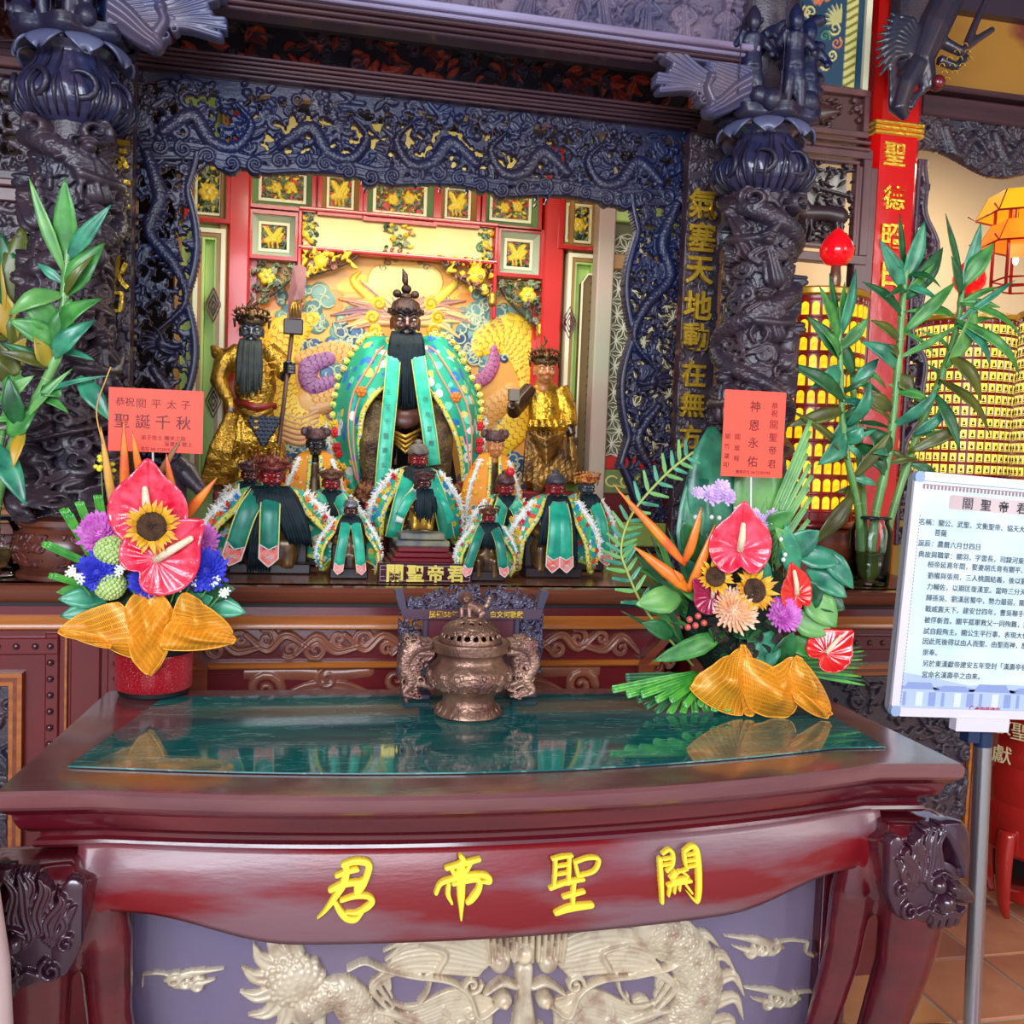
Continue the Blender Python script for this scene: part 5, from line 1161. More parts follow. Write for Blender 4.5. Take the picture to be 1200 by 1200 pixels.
def headdress(t, c, s, mt, kind='crown', mt2=None):
    c = np.array(c, float); mb = MB(); Z = lambda x, y, z: c+np.array((x, y, z))*s
    mb.lathe([(.40*s, .18*s), (.44*s, .22*s), (.43*s, .34*s), (.39*s, .40*s), (.36*s, .52*s), (.22*s, .62*s), (0, .66*s)], c, 20, 1, 1.08, .03, 10)
    if kind in ('crown', 'halo', 'big'):
        for k in range(13):
            a = PI+PI*k/12; r = .47 if kind != 'halo' else .56; mb.ball(Z(r*math.cos(a), r*math.sin(a)*.95, .42+.10*math.sin(PI*k/12)), .075*s, 7, 5)
            if kind != 'crown' or k % 3 == 0: mb.ball(Z((r+.06)*math.cos(a), r*math.sin(a)*.95, .58+.14*math.sin(PI*k/12)), .06*s, 7, 5)
        mb.tube([Z(0, -.44, .30), Z(0, -.46, .50), Z(0, -.40, .74)], [.10*s, .13*s, .02*s], 8, .5)
        for s_ in (-1, 1): mb.tube([Z(s_*.40, 0, .30), Z(s_*.56, 0, .36), Z(s_*.54, 0, .10)], [.06*s, .07*s, .03*s], 6)
    if kind in ('big',):
        for k in range(9): a = PI*k/8; mb.tube([Z(.46*math.cos(a), .05, .42+.22*math.sin(a)), Z(.66*math.cos(a+.15), .05, .52+.40*math.sin(a))], [.05*s, .01*s], 5)
        mb.tube([Z(-.05, 0, .62), Z(-.12, 0, .86), Z(.02, 0, 1.05), Z(-.06, 0, 1.25)], [.09*s, .06*s, .06*s, .02*s], 7)
    if kind in ('cap', 'topknot', 'guan'):
        mb.ball(Z(0, .06, .68), (.17*s, .17*s, .13*s)); 
        if kind == 'guan':
            for s_ in (-1, 1): mb.ball(Z(s_*.24, .05, .76), (.12*s, .12*s, .11*s)); mb.ball(Z(0, 0, .88), (.14*s, .12*s, .13*s))
            mb.tube([Z(0, 0, .95), Z(-.04, 0, 1.10), Z(-.05, 0, 1.26), Z(-.12, 0, 1.42)], [.05*s, .09*s, .08*s, .01*s], 8)
            for k in range(15): a = PI+PI*k/14; mb.ball(Z(.45*math.cos(a), .48*math.sin(a), .26+.05*(k % 2)), .05*s, 6, 5)
    if kind == 'wings':
        for s_ in (-1, 1): mb.ball(Z(s_*.46, .05, .50), (.17*s, .10*s, .20*s)); mb.ball(Z(s_*.26, 0, .62), (.12*s, .1*s, .12*s))
    o = mb.build('headdress', mt, t, True)
    return o
def ribbon(t, pts, w, mt, name='scarf', tip=None, braid=edge_yel, solid=.002):
    q = catmull(pts, 5); n = len(q)
    def fn(u, v):
        i = v*(n-1); k = min(int(i), n-2); p = q[k]+(q[k+1]-q[k])*(i-k); d = q[k+1]-q[k]; sdir = np.array((d[2], 0, -d[0])); sdir = sdir/(np.linalg.norm(sdir)+1e-9)
        if sdir[0] > 0: sdir = -sdir
        return p-sdir*(u-.5)*w+np.array((0, -.12*w*math.sin(u*PI), 0))
    o = MB().grid(fn, 6, n-1).build(name, mt, t, True, solid=solid)
    if braid:
        b = MB(); b.tube([fn(0, v) for v in np.linspace(0, 1, 12)], w*.045, 5); b.tube([fn(1, v) for v in np.linspace(0, 1, 12)], w*.045, 5); b.build('braid', braid, o, True)
    if tip:
        e = q[-1]; d = (q[-1]-q[-2])/np.linalg.norm(q[-1]-q[-2]); L = w*.95; a = fn(0, 1); b_ = fn(1, 1); m_ = (a+b_)/2; y = np.array((0, -.004, 0))
        out = [a-d*w*.28, m_+d*w*.02, b_-d*w*.28, b_+d*L*.5, b_*.7+a*.3+d*L*.80, m_+d*L*.98, a*.7+b_*.3+d*L*.80, a+d*L*.5]
        mb = MB(); mb.add([p+y for p in out]+[p+y+np.array((0, .002, 0)) for p in out], [(7, 6, 5, 1, 0), (1, 5, 4, 3, 2), (8, 9, 13, 14, 15), (10, 11, 12, 13, 9)]+[(i, (i+1) % 8, (i+1) % 8+8, i+8) for i in range(8)])
        to = mb.build('scarf_tip', tip, o); bb = MB(); bb.tube([p+y*1.3 for p in out+[out[0]]], w*.05, 5); bb.tube([m_+y*1.4+d*L*.45+np.array((w*.25*math.sin(k*1.9), 0, w*.12*math.cos(k*2.7))) for k in range(9)], w*.028, 4); bb.build('tip_braid', white_braid, o, True)
    return o
def furtrim(t, pts, r, mt=None, dens=1.0):
    q = catmull(pts, 8); mb = MB(); mb.tube(q, [r*.55]*len(q), 7); n = int(len(q)*5*dens)
    for k in range(n):
        i = random.randrange(len(q)-1); p = q[i]+(q[i+1]-q[i])*random.random(); d = rng.normal(size=3); d[1] -= .3; d /= np.linalg.norm(d)
        mb.tube([p, p+d*r*random.uniform(.9, 1.5)], [r*.32, r*.05], 4, cap=False)
    return mb.build('fur_trim', mt or fur, t, True)
def cape(t, cx, cy, zt, zb, w, dep, o0, o1, mt, name='cape', hem=.03, fold=.04, nf=7, sw=.62, bot=.86):
    def A(tt): return w*np.interp(tt, [0, .05, .16, .35, .6, .85, 1], [sw*.42, sw*.72, sw, .84, 1, .97, bot])
    def fn(u, v):
        a = A(v); o = o0+(o1-o0)*np.interp(v, [0, .25, .6, 1], [0, .25, .85, 1]); th0 = math.asin(min(.95, o/a)); th = th0+(2*PI-2*th0)*u
        lift = hem*(math.sin(2*PI*u*1.0-PI/2)*.5+.5)*v; ff = 1+fold*math.sin(th*nf)*v
        return (cx+a*math.sin(th)*ff, cy-dep*(.5+.5*v)*math.cos(th)*ff, zt+(zb-zt)*v+lift-.012*math.sin(min(1, u*6)*PI)*v)
    o = MB().grid(fn, 48, 20).build(name, mt, t, True, solid=.003)
    return o, fn
def pedestal(t, cx, cy, w, d, z0, z1, mt, name='pedestal', steps=1):
    mb = MB(); h = (z1-z0)/steps
    for k in range(steps): e = .012*k; mb.box((cx-w/2+e, cy-d/2+e, z0+h*k), (cx+w/2-e, cy+d/2-e, z0+h*(k+1)-(.002 if k < steps-1 else 0)), bev=.003)
    return mb.build(name, mt, t)
FM = {'red': M('red_painted_face', (150, 26, 30), .22, coat=.4, col2=(120, 20, 26), vs=20), 'dred': M('dark_red_face', (92, 26, 28), .22, coat=.4, col2=(60, 24, 30), vs=25), 'black': M('black_painted_face', (30, 28, 34), .25, coat=.4), 'brown': M('brown_face', (122, 70, 48), .3, coat=.3, col2=(88, 48, 40), vs=20), 'tan': M('tan_painted_face', (206, 130, 78), .3, coat=.3), 'slate': M('slate_face', (60, 64, 72), .25, coat=.4)}
crown_gold = M('bronze_gold_crown', (150, 96, 50), .35, metal=.4, bump=.3, bs=200, col2=(96, 40, 34), vs=60)
dark_crown = M('dark_purple_crown', (66, 52, 60), .35, metal=.2, bump=.3, bs=200, col2=(104, 60, 54), vs=60)
GRP = 'small robed statues in front of the niche'
def figurine(label, px, py, hw, d, wpx, beardpx=(60, 3), face='red', crown='crown', cm=None, cmat=None, scarf=((-12, 1.0), (12, 1.0)), sc_len=683, tips=True, zb=None, zbase=ZA, ped=None, trim='fur', beard_l=None, seed=1, ope=(.3, .95), orn=7, chair=True, pommat='yrobyr', bodymat=None, capetop=1.25, sw=.62, hasbeard=True, smat=None, bot=.86, capebot=None):
    random.seed(seed); c = P(px, py, d); K = d/FPX; s = hw*K/.80; H = max(P(px, sc_len, d)[2], ZA+.007)
    cx, cy = c[0], c[1]; zt = c[2]-.42*s; zb = zb if zb is not None else zbase+.022
    t = thing('statue', label, 'statue', (cx, cy+.02, zbase)); wd = wpx*K/2; dep = min(.062, max(.04, wd*.5))
    by = cy+.03
    if ped: pedestal(t, cx, by, ped[0], ped[1], zbase, ped[2], ped[3], steps=ped[4])
    zf = ped[2] if ped else zbase
    # body (seated, hidden inside the cape except for the front)
    f = MB(); L = zt-zf; f.lathe([(wd*.30, 0), (wd*.42, L*.12), (wd*.46, L*.34), (wd*.34, L*.5), (wd*.30, L*.75), (wd*.33, L*.9), (wd*.16, L*1.0), (s*.2, L*1.03)], (cx, by, zf+.008), 18, 1, .8)
    for sg in (-1, 1):
        f.tube([(cx+sg*wd*.15, by-.01, zf+L*.38), (cx+sg*wd*.28, by-dep*.55, zf+L*.36), (cx+sg*wd*.26, by-dep*.6, zf+L*.06)], [wd*.18, wd*.17, wd*.13], 10)
        f.tube([(cx+sg*wd*.30, by, zf+L*.85), (cx+sg*wd*.46, by-dep*.2, zf+L*.6), (cx+sg*wd*.22, by-dep*.65, zf+L*.52)], [wd*.12, wd*.13, wd*.09], 8)
    addfused(f, max(.004, wd*.05), 'body', bodymat or M('dark_lacquered_body', (58, 34, 26), .35, metal=.3, coat=.3, col2=(120, 84, 36), vs=30), t, 2)
    if chair: MB().box((cx-wd*.55, by, zf), (cx+wd*.55, by+dep*.7, zf+L*.55), bev=.004).build('throne', M('black_wood_base', (40, 26, 28), .4), t); MB().box((cx-wd*.6, by-dep*.8, zf+.001), (cx+wd*.6, by+dep*.7, zf+.028), bev=.003).build('plinth', M('black_wood_base'), t)
    head(t, c, s, FM[face], tilt=.12); headdress(t, c, s, cm or crown_gold, crown)
    if cmat is not False:
        zcb = capebot if capebot is not None else zb
        o, fn = cape(t, cx, by-.012, zt+.10*s, zcb, wd, dep, s*ope[0], wd*ope[1], cmat or emb_green, sw=sw, bot=bot)
        ends = [[fn(u, v) for v in np.linspace(.04, 1, 9)] for u in (0, 1)]
        for e in ends:
            e2 = [(p[0], p[1]-.004, p[2]) for p in e]; b = MB()
            b.tube(e2, wd*.055, 6, .4); b.build('embroidered_border', emb_gold, t, True)
        if trim == 'fur':
            for u in (.13, .87): furtrim(t, [np.array(fn(u, v))+np.array((0, -.006, 0)) for v in np.linspace(.08, .97, 7)], wd*.10)
        hm = MB(); hm.tube([fn(u, 1) for u in np.linspace(0, 1, 40)], wd*.04, 6); hm.build('hem_braid', M('lime_braid', (190, 206, 80), .5), t, True)
        for k in range(orn):
            v = .14+.78*k/max(1, orn-1)
            for sg in (0, 1):
                for j, du in enumerate((.075, .185)):
                    if j and k % 2: continue
                    u = du if sg == 0 else 1-du; p = np.array(fn(u, v)); nn = np.array((p[0]-cx, (p[1]-by)*1.6-.02, 0)); nn /= np.linalg.norm(nn); kk = random.choice(pommat)
                    r = wd*random.uniform(.055, .085); oo = link('embroidered_flower', rosette(kk), None, t); oo.location = p+nn*r*.3-ORG[t.name]; oo.scale = (r, r, r); oo.rotation_euler = (0, random.uniform(0, 1), math.atan2(nn[1], nn[0])+PI/2)
    if scarf:
        for dx, fr in scarf:
            x1 = cx+dx*K*fr; x0 = cx+dx*K*.35; ztip = H+hw*K*.95
            ribbon(t, [(x0, cy-.42*s-.004, c[2]-.55*s), ((x0+x1)/2, cy-dep*.75-.02, (c[2]+ztip)/2), (x1, cy-dep*.85-.018, ztip)], hw*K*.66*(1.08 if hw > 20 else 1), smat or green_satin, tip=tip_mat if tips else None)
    if hasbeard: beard(t, c, s, beardpx[0]*K, beard_l or [(-.25, -.45, .8, .9), (0, 0, 1, 1.0), (.25, .45, .8, .9)])
    return t, c, s, K
# back row, then middle, then front row
orange_band = emb_gold
figurine('small black-faced statue in an orange robe, left of the big seated statue', 370, 520, 22, 2.94, 84, face='black', crown='wings', cm=dark_crown, cmat=emb_orange, scarf=None, hasbeard=False, zb=1.16, sc_len=600, seed=2, ope=(.2, .25), orn=6, chair=True, trim='fur', pommat='yyo')
figurine('small tan-faced statue in an orange robe, right of the big seated statue', 580, 522, 22, 2.94, 80, face='tan', crown='wings', cm=dark_crown, cmat=emb_orange, scarf=None, hasbeard=False, zb=1.16, sc_len=600, seed=3, ope=(.2, .2), orn=6, trim='fur', pommat='yyob')
figurine('red-faced elder statue with grey topknot behind the gold seated figurine', 490, 538, 23, 2.88, 112, (44, 3), 'red', 'topknot', M('grey_hair_cap', (96, 88, 84), .5, col2=(130, 116, 104), vs=60), sc_len=650, scarf=((-30, 1.0), (34, 1.0)), tips=False, seed=4, ope=(.6, .75), zb=1.17, beard_l=[(-.35, -.8, .9, 1.1), (0, 0, .8, 1.3), (.35, .9, .9, 1.1)], orn=8)
figurine('dark-faced small statue half hidden at far left behind the long-bearded red one', 293, 556, 20, 2.88, 92, (60, 3), 'dred', 'crown', dark_crown, scarf=None, seed=5, ope=(.5, .8), orn=7)
figurine('small statue with scarlet face, pointed crown and short square beard, third from left', 388, 566, 21, 2.80, 92, (62, 3), 'red', 'crown', M('bronze_crown', (120, 78, 58), .4, metal=.3, bump=.3, bs=200), scarf=((-20, 1.1), (20, 1.1)), sc_len=640, tips=False, seed=6, ope=(.5, .8), beard_l=[(-.2, -.3, 1, 1), (0, 0, 1, 1.1), (.2, .3, 1, 1)])
figurine('small red-faced statue with a red pompom on its crown, right of the nameplate', 592, 572, 22, 2.80, 94, (48, 3), 'red', 'cap', dark_crown, scarf=((-14, 1.1), (16, 1.1)), sc_len=640, tips=False, seed=7, ope=(.5, .8))
pq = P(598, 553, 2.78); MB().ball(pq, .014, 12, 8).build('red_pompom', pom['r'], [o for o in COL.objects if o.get('label', '').startswith('small red-faced statue with a red pompom')][0], True)
figurine('black-faced small statue with a red and gold halo crown, last at the right end', 687, 571, 21, 2.76, 86, (46, 3), 'slate', 'halo', M('orange_gold_halo', (176, 74, 40), .35, metal=.3, bump=.3, bs=200, col2=(214, 150, 60), vs=50), scarf=((14, 1.4),), sc_len=688, seed=8, ope=(.4, .7), beard_l=[(-.1, .2, .9, 1), (.2, .9, 1, 1.1)])
# large seated pair of the front row
figurine('red-faced statue with the widest long beard and twin green scarves, second from left', 319, 558, 29, 2.62, 150, (88, 3), 'red', 'crown', M('maroon_gold_crown', (122, 40, 44), .35, metal=.3, bump=.3, bs=200, col2=(150, 80, 60), vs=50), scarf=((-38, 1.0), (-1, 1.0)), sc_len=684, seed=9, ope=(.6, 1.0), capetop=1, beard_l=[(-.4, -1.2, 1.0, 1.5), (-.1, -.5, 1.2, 1.2), (.1, .2, .5, 1.0), (.4, 1.35, .75, 1.4)], smat=teal_satin, orn=8)
figurine('red and black faced statue with three thin beards and joined green scarves, second from right', 651, 572, 23, 2.60, 118, (72, 3), 'red', 'cap', M('slate_cap', (70, 66, 74), .4, metal=.2, bump=.3, bs=200), scarf=((-8, 1.0), (8, 1.0)), sc_len=686, seed=10, ope=(.4, .75), beard_l=[(-.5, -1.0, .9, .6), (0, -.1, 1.25, .9), (.5, 1.2, 1.2, .6)], smat=green_satin, orn=8)
figurine('smallest dark-faced statue in front with fan beard, left of the nameplate', 411, 598, 16, 2.52, 74, (22, 3), 'dred', 'cap', M('silver_cap', (130, 126, 130), .35, metal=.5, bump=.3, bs=200), scarf=((-13, 1.0), (12, 1.0)), sc_len=684, seed=11, ope=(.5, .95), beard_l=[(-.3, -.75, 1, 1.2), (0, 0, 1, 1.3), (.3, .75, 1, 1.2)], smat=green_satin, orn=6)
figurine('smallest red-faced statue in front with fan beard, just right of the nameplate', 573, 606, 16, 2.50, 74, (30, 3), 'red', 'halo', M('brown_gold_halo', (120, 72, 50), .4, metal=.4, bump=.3, bs=200), scarf=((-28, 1.0), (15, 1.0)), sc_len=680, seed=12, ope=(.5, .95), beard_l=[(-.4, -1.1, 1, 1.3), (0, -.1, 1.1, 1.3), (.4, .8, 1, 1.2)], smat=teal_satin, orn=6)
# gilt seated figurine raised on a stepped stand
ox, oy = P(497, 600, 2.60)[0], 2.62
sd = thing('stepped_stand', 'maroon stepped wooden stand carrying the gold seated figurine behind the nameplate', 'stand', (ox, oy+.02, ZA))
zz_ = [P(497, y, 2.55)[2] for y in (660, 655, 649, 643)]
mb = MB()
for k, z_ in enumerate(zz_): mb.box((ox-.098+.010*k, oy-.075+.012*k, ZA+.001 if k == 0 else zz_[k-1]+.001), (ox+.098-.010*k, oy+.075, z_), bev=.002)
mb.build('stepped_block', M('maroon_stand', (122, 22, 36), .3, coat=.4), sd)
t, c, s, K = figurine('gold seated figurine with dark beard on a grey plinth atop the stepped stand', 497, 566, 17, 2.62, 66, (36, 3), 'dred', 'halo', dark_crown, cmat=False, scarf=((-30, 1.0),), sc_len=620, tips=False, seed=13, zbase=zz_[-1], chair=False, ped=(.145, .11, zz_[-1]+.035, M('grey_blue_plinth', (84, 92, 104), .4, col2=(150, 140, 110), vs=20), 2), bodymat=gold_old, beard_l=[(-.3, -.4, .9, 1.1), (0, 0, 1.1, 1.3), (.3, .6, .9, 1.1)], smat=green_satin)
for sx_ in (-22, 24): ribbon(t, [P(497+sx_*.5, 574, 2.60), P(497+sx_, 590, 2.57), P(497+sx_*1.35, 612, 2.58)], .020, fur if sx_ < 0 else green_satin, 'sash', None, None)

# ---- main seated statue
D = 3.22; K = D/FPX; random.seed(70); px0 = 475; c = P(px0, 378, D-.06); s = 34*K/.80
mg = thing('statue', 'large seated statue in jade embroidered cape with dark face and very long beard at centre', 'statue', (c[0], D, ZA))
zs = P(px0, 588, D)[2]
MB().box((c[0]-.30, 3.12, ZA), (c[0]+.30, 3.38, zs-.03), bev=.006).build('stand', M('maroon_stand'), mg); MB().box((c[0]-.235, 3.09, zs-.03), (c[0]+.235, 3.36, zs), bev=.006).build('plinth', M('black_wood_base'), mg)
Q = lambda px, py, dy=0: P(px, py, D+dy)
f = MB(); f.tube([Q(475, 400), Q(475, 440), Q(475, 480), Q(475, 505)], [26*K, 34*K, 36*K, 40*K], 16, .7)
for sg in (-1, 1):
    f.tube([Q(475+sg*20, 488, .02), Q(475+sg*34, 490, -.10), Q(475+sg*38, 520, -.13), Q(475+sg*40, 560, -.12)], [22*K, 23*K, 18*K, 13*K], 12); f.tube([Q(475+sg*40, 565, -.11), Q(475+sg*44, 580, -.15)], [12*K, 10*K], 10)
    f.tube([Q(475+sg*26, 408), Q(475+sg*52, 440, -.02), Q(475+sg*44, 474, -.10)], [14*K, 15*K, 11*K], 10)
f.grid(lambda u, v: Q(452+46*u, 500+72*v, -.14-.015*math.sin(u*19)-.02*math.sin(v*3)), 14, 10)
addfused(f, .0075, 'robe', M('brown_gold_robe', (128, 104, 62), .4, metal=.35, bump=.7, bs=90, col2=(78, 54, 40), vs=22), mg, 2)
mb = MB()
for k in range(4): mb.tube([Q(458+4*k*.5, 504+5*k, -.165), Q(475, 512+6*k, -.19), Q(492-2*k, 504+5*k, -.165)], 2.2*K, 6)
mb.build('sash_folds', gold_old, mg, True)
mb = MB(); mb.tube([Q(452, 486, -.15), Q(475, 492, -.17), Q(498, 486, -.15)], [9*K, 11*K, 9*K], 8, .5); mb.build('belt', M('brown_belt', (90, 48, 40), .4), mg, True)
for sx_ in (430, 541):
    g = MB(); q = Q(sx_, 577, -.17); g.ball(q, (14*K, 11*K, 13*K))
    for k in range(10): a = k*.63; g.ball(q+np.array((11*K*math.cos(a), -7*K, 10*K*math.sin(a))), 3.6*K, 7, 5)
    for e in (-1, 1): g.ball(q+np.array((e*4*K, -10*K, 3*K)), 2.4*K, 6, 5)
    addfused(g, .004, 'lion_boot', crown_gold, mg)
head(mg, c, s, M('dark_brown_lacquer_face', (112, 60, 44), .25, coat=.4, col2=(76, 44, 38), vs=20), tilt=.08); headdress(mg, c, s, M('dark_bronze_guan', (84, 56, 44), .4, metal=.4, bump=.4, bs=120, col2=(52, 38, 40), vs=40), 'guan')
beard(mg, c, s, 82*K, [(-.46, -.52, .90, .55), (-.2, -.22, 1.0, .7), (0, 0, 1.08, .9), (.2, .22, 1.0, .7), (.46, .52, .90, .55)])
# cape: two embroidered lobes swinging out from the shoulders, and the back
def lobe(sg, outer, inner):
    O = catmull([Q(*p) for p in outer], 6); I = catmull([Q(*p) for p in inner], 6); n = min(len(O), len(I))
    Oi = np.array([[np.interp(v, np.linspace(0, 1, len(O)), O[:, k]) for k in range(3)] for v in np.linspace(0, 1, 31)]); Ii = np.array([[np.interp(v, np.linspace(0, 1, len(I)), I[:, k]) for k in range(3)] for v in np.linspace(0, 1, 31)])
    def fn(u, v):
        i = int(round(v*30)); p = Ii[i]*(1-u)+Oi[i]*u; p = p.copy(); p[1] -= .055*math.sin(u*PI)*math.sin(min(1, v*1.5)*PI*.8)+.012*math.sin(u*9+v*7); return p
    MB().grid(fn, 24, 30).build('cape', emb_green_l, mg, True, solid=.004)
    mb = MB(); mb.tube([p+np.array((0, -.006, 0)) for p in Ii], 3.2*K, 6, .5); mb.build('embroidered_border', emb_gold, mg, True)
    mb = MB(); mb.tube([fn(.42+.1*math.sin(v*4), v)+np.array((0, -.004, 0)) for v in np.arange(3, 27)/30], 1.3*K, 5); mb.tube([fn(.30, v)+np.array((0, -.004, 0)) for v in np.arange(3, 29)/30], 1.0*K, 5); mb.build('coral_piping', M('coral_piping', (240, 150, 110), .5), mg, True)
    e = MB()
    for i in range(2, 30):
        p = Oi[i]+np.array((random.uniform(-2, 2)*K, -.012, 0)); e.ball(p, (5*K, 4*K, 4*K), 7, 5)
    e.build('embroidered_edge', emb_gold, mg, True)
    for v, kk, r in ((.40, 'o', 6.5), (.52, 'y', 5), (.58, 'r', 6), (.63, 'r', 6), (.68, 'r', 5), (.72, 'y', 6), (.80, 'o', 4.5), (.88, 'y', 5)):
        p = fn(.35 if v == .40 else .92, v)+np.array((0, -.015, 0)); o = link('embroidered_flower', rosette(kk), None, mg); o.location = p-ORG[mg.name]; o.scale = (r*K,)*3
    furtrim(mg, [Oi[i]+np.array((sg*.012, .0, 0)) for i in range(16, 31, 2)], 5*K, dens=1.2)
lobe(-1, [(462, 396, -.02), (430, 394, -.02), (408, 420, -.02), (392, 462, -.03), (390, 510, -.05), (398, 545, -.07), (408, 578, -.08), (422, 585, -.08)], [(462, 402, -.06), (458, 425, -.10), (452, 448, -.13), (434, 468, -.15), (424, 488, -.15), (421, 520, -.14), (423, 550, -.12), (421, 582, -.10)])
lobe(1, [(488, 396, -.02), (520, 394, -.02), (542, 420, -.02), (560, 462, -.03), (563, 500, -.05), (560, 540, -.07), (556, 575, -.08), (548, 588, -.08)], [(488, 402, -.06), (494, 425, -.10), (500, 448, -.13), (520, 480, -.15), (534, 510, -.14), (541, 540, -.12), (543, 565, -.11), (546, 586, -.10)])
MB().grid(lambda u, v: Q(412+126*u+(1-v)*(.5-u)*60, 402+180*v, .06+.05*math.sin(u*PI)), 12, 10).build('cape_back', M('dark_cape_lining', (26, 22, 26), .8), mg, True, solid=.004)
o = ribbon(mg, [Q(462, 412, -.125), Q(457, 470, -.19), Q(451, 530, -.215), Q(447, 582, -.215)], 15*K, M('jade_satin', (40, 190, 150), .35, sheen=.3, col2=(70, 214, 176), vs=30), tip=None)
o2 = ribbon(mg, [Q(489, 412, -.125), Q(496, 460, -.19), Q(503, 505, -.215), Q(508, 545, -.215)], 15*K, M('jade_satin'), tip=None)
for k in range(7):
    u = .28+.10*k; q = Q(458-10*u, 412+170*u, -.228); text('王堂千聖壽公威'[k], q, .017, teal_satin, mg, 'embroidered_character', off=.01, ext=.02)
for k in range(4):
    u = .42+.13*k; q = Q(491+18*u, 412+133*u, -.228); text('神光普照'[k], q, .017, teal_satin, mg, 'embroidered_character', off=.01, ext=.02)

# ---- standing gilt general, left
def hand(f, c, s, curl=1.2, side=1, ang=0):
    "palm, four bent fingers and a thumb, added to a body that will be fused"
    c = np.array(c, float); f.ball(c, (.36*s, .22*s, .42*s), 10, 8)
    for k in range(4):
        x = (k-1.5)*.19*s; L = (.44, .52, .48, .38)[k]*s; p = c+np.array((x, -.08*s, -.34*s)); pts = [p]; a = -PI/2
        for j in range(3): a -= curl*.6; p = p+np.array((0, -math.cos(a+PI/2)*0-L*.42*math.sin(-a-PI/2)*1.0, L*.42*math.sin(a))); pts.append(p)
        f.tube(pts, [.095*s, .09*s, .08*s, .06*s], 6)
    f.tube([c+np.array((side*.30*s, -.05*s, .12*s)), c+np.array((side*.46*s, -.25*s, -.02*s)), c+np.array((side*.34*s, -.42*s, -.14*s))], [.11*s, .09*s, .07*s], 6)
D = 3.24; K = D/FPX; Q = lambda px, py, dy=0: P(px, py, D+dy); q0 = Q(298, 572)
gl_ = thing('statue', 'standing gilt armoured general statue with long beard holding a crescent halberd, left', 'statue', (q0[0], D, ZA))
gz = M('gilt_armour', (214, 164, 62), .27, metal=.75, bump=.6, bs=80, col2=(120, 78, 34), vs=24, contrast=(.48, .74))
MB().box((q0[0]-.12, D-.09, ZA), (q0[0]+.13, D+.09, q0[2]-.01), bev=.006).build('stand', M('maroon_stand'), gl_)
f = MB(); f.tube([Q(298, 402), Q(298, 425), Q(299, 455), Q(299, 478)], [12*K, 22*K, 24*K, 19*K], 16, .65); f.tube([Q(299, 476), Q(298, 500), Q(297, 530)], [20*K, 25*K, 30*K], 16, .6, cap=True)
f.tube([Q(284, 520), Q(284, 545, -.02), Q(284, 566, -.03)], [15*K, 12*K, 10*K], 10); f.tube([Q(318, 520), Q(326, 545, -.01), Q(328, 566, -.02)], [15*K, 12*K, 10*K], 10); f.tube([Q(284, 566, -.02), Q(282, 572, -.07)], [9*K, 7*K], 8); f.tube([Q(328, 566, -.01), Q(332, 572, -.06)], [9*K, 7*K], 8)
f.tube([Q(282, 412), Q(262, 426, -.02), Q(256, 446, -.03), Q(268, 468, -.05)], [12*K, 12*K, 10*K, 7*K], 10); f.tube([Q(266, 420, -.01), Q(252, 412, -.01), Q(248, 404, -.01)], [11*K, 7*K, 2*K], 8); f.ball(Q(270, 474, -.05), (6*K, 6*K, 8*K))
f.tube([Q(314, 412), Q(328, 424, -.02), Q(333, 440, -.05)], [13*K, 12*K, 9*K], 10)
for k, (a, b, r) in enumerate((((270, 482), (246, 566), 10), ((282, 490), (258, 568), 11), ((262, 500), (240, 572), 6))): f.tube([Q(a[0], a[1], -.02), Q((a[0]+b[0])/2-3, (a[1]+b[1])/2, -.05), Q(b[0], b[1], -.02)], [r*K*.5, r*K, r*K*1.2], 8, .4)
for k in range(8): f.tube([Q(280+5*k, 484, -.07), Q(277+6.5*k, 515, -.095), Q(272+8*k, 536, -.08)], [2*K, 2.6*K, 2*K], 6)
for k in range(5): f.tube([Q(278, 424+9*k, -.055), Q(299, 430+9*k, -.085), Q(320, 424+9*k, -.055)], 1.6*K, 6)
addfused(f, .0055, 'body', gz, gl_, 1)
mb = MB(); mb.tube([Q(276, 470, -.055), Q(299, 477, -.085), Q(323, 476, -.055)], [4*K, 4.5*K, 4*K], 8); mb.build('red_belt', M('red_brown_belt', (130, 36, 30), .4), gl_, True)
mb = MB()
for k in range(3): mb.tube([Q(283, 482+6*k, -.07), Q(300, 488+7*k, -.10), Q(319, 480+6*k, -.07)], [2.5*K, 4*K, 2.5*K], 6)
mb.build('gilt_girdle', gold_old, gl_, True)
c_ = Relief(34*K, 34*K, .0025, 0)
for i in range(7):
    for j in range(8):
        x, z_ = (i+.5*(j % 2))*5*K+2*K, j*4.4*K; 
        if abs(x-17*K) < (34*K-(34*K-z_))*.55+3*K: c_.dome((x, z_), 3*K, .006, .001)
q = Q(290, 522, -.10); c_.flat('scale_apron', M('blue_black_scales', (36, 44, 60), .4, metal=.3), gl_, q[0], q[2], q[1], .0005, .006)
c = Q(295, 388, -.03); s = 27*K/.8; head(gl_, c, s, FM['slate'], (246, 246, 246), tilt=.1); headdress(gl_, c, s, M('dark_gold_helmet', (120, 92, 54), .35, metal=.6, bump=.5, bs=90, col2=(62, 48, 40), vs=30), 'big')
beard(gl_, c, s, 58*K, [(-.3, -.30, 1, .75), (0, 0, 1.1, .9), (.3, .25, 1, .7)], M('grey_green_beard', (34, 44, 42), .6, col2=(54, 60, 54), vs=40))
f = MB(); hc = Q(338, 432, -.065); f.tube([Q(332, 446, -.05), Q(336, 438, -.06)], [5*K, 5.5*K], 8); f.ball(hc, (6*K, 5*K, 7*K))
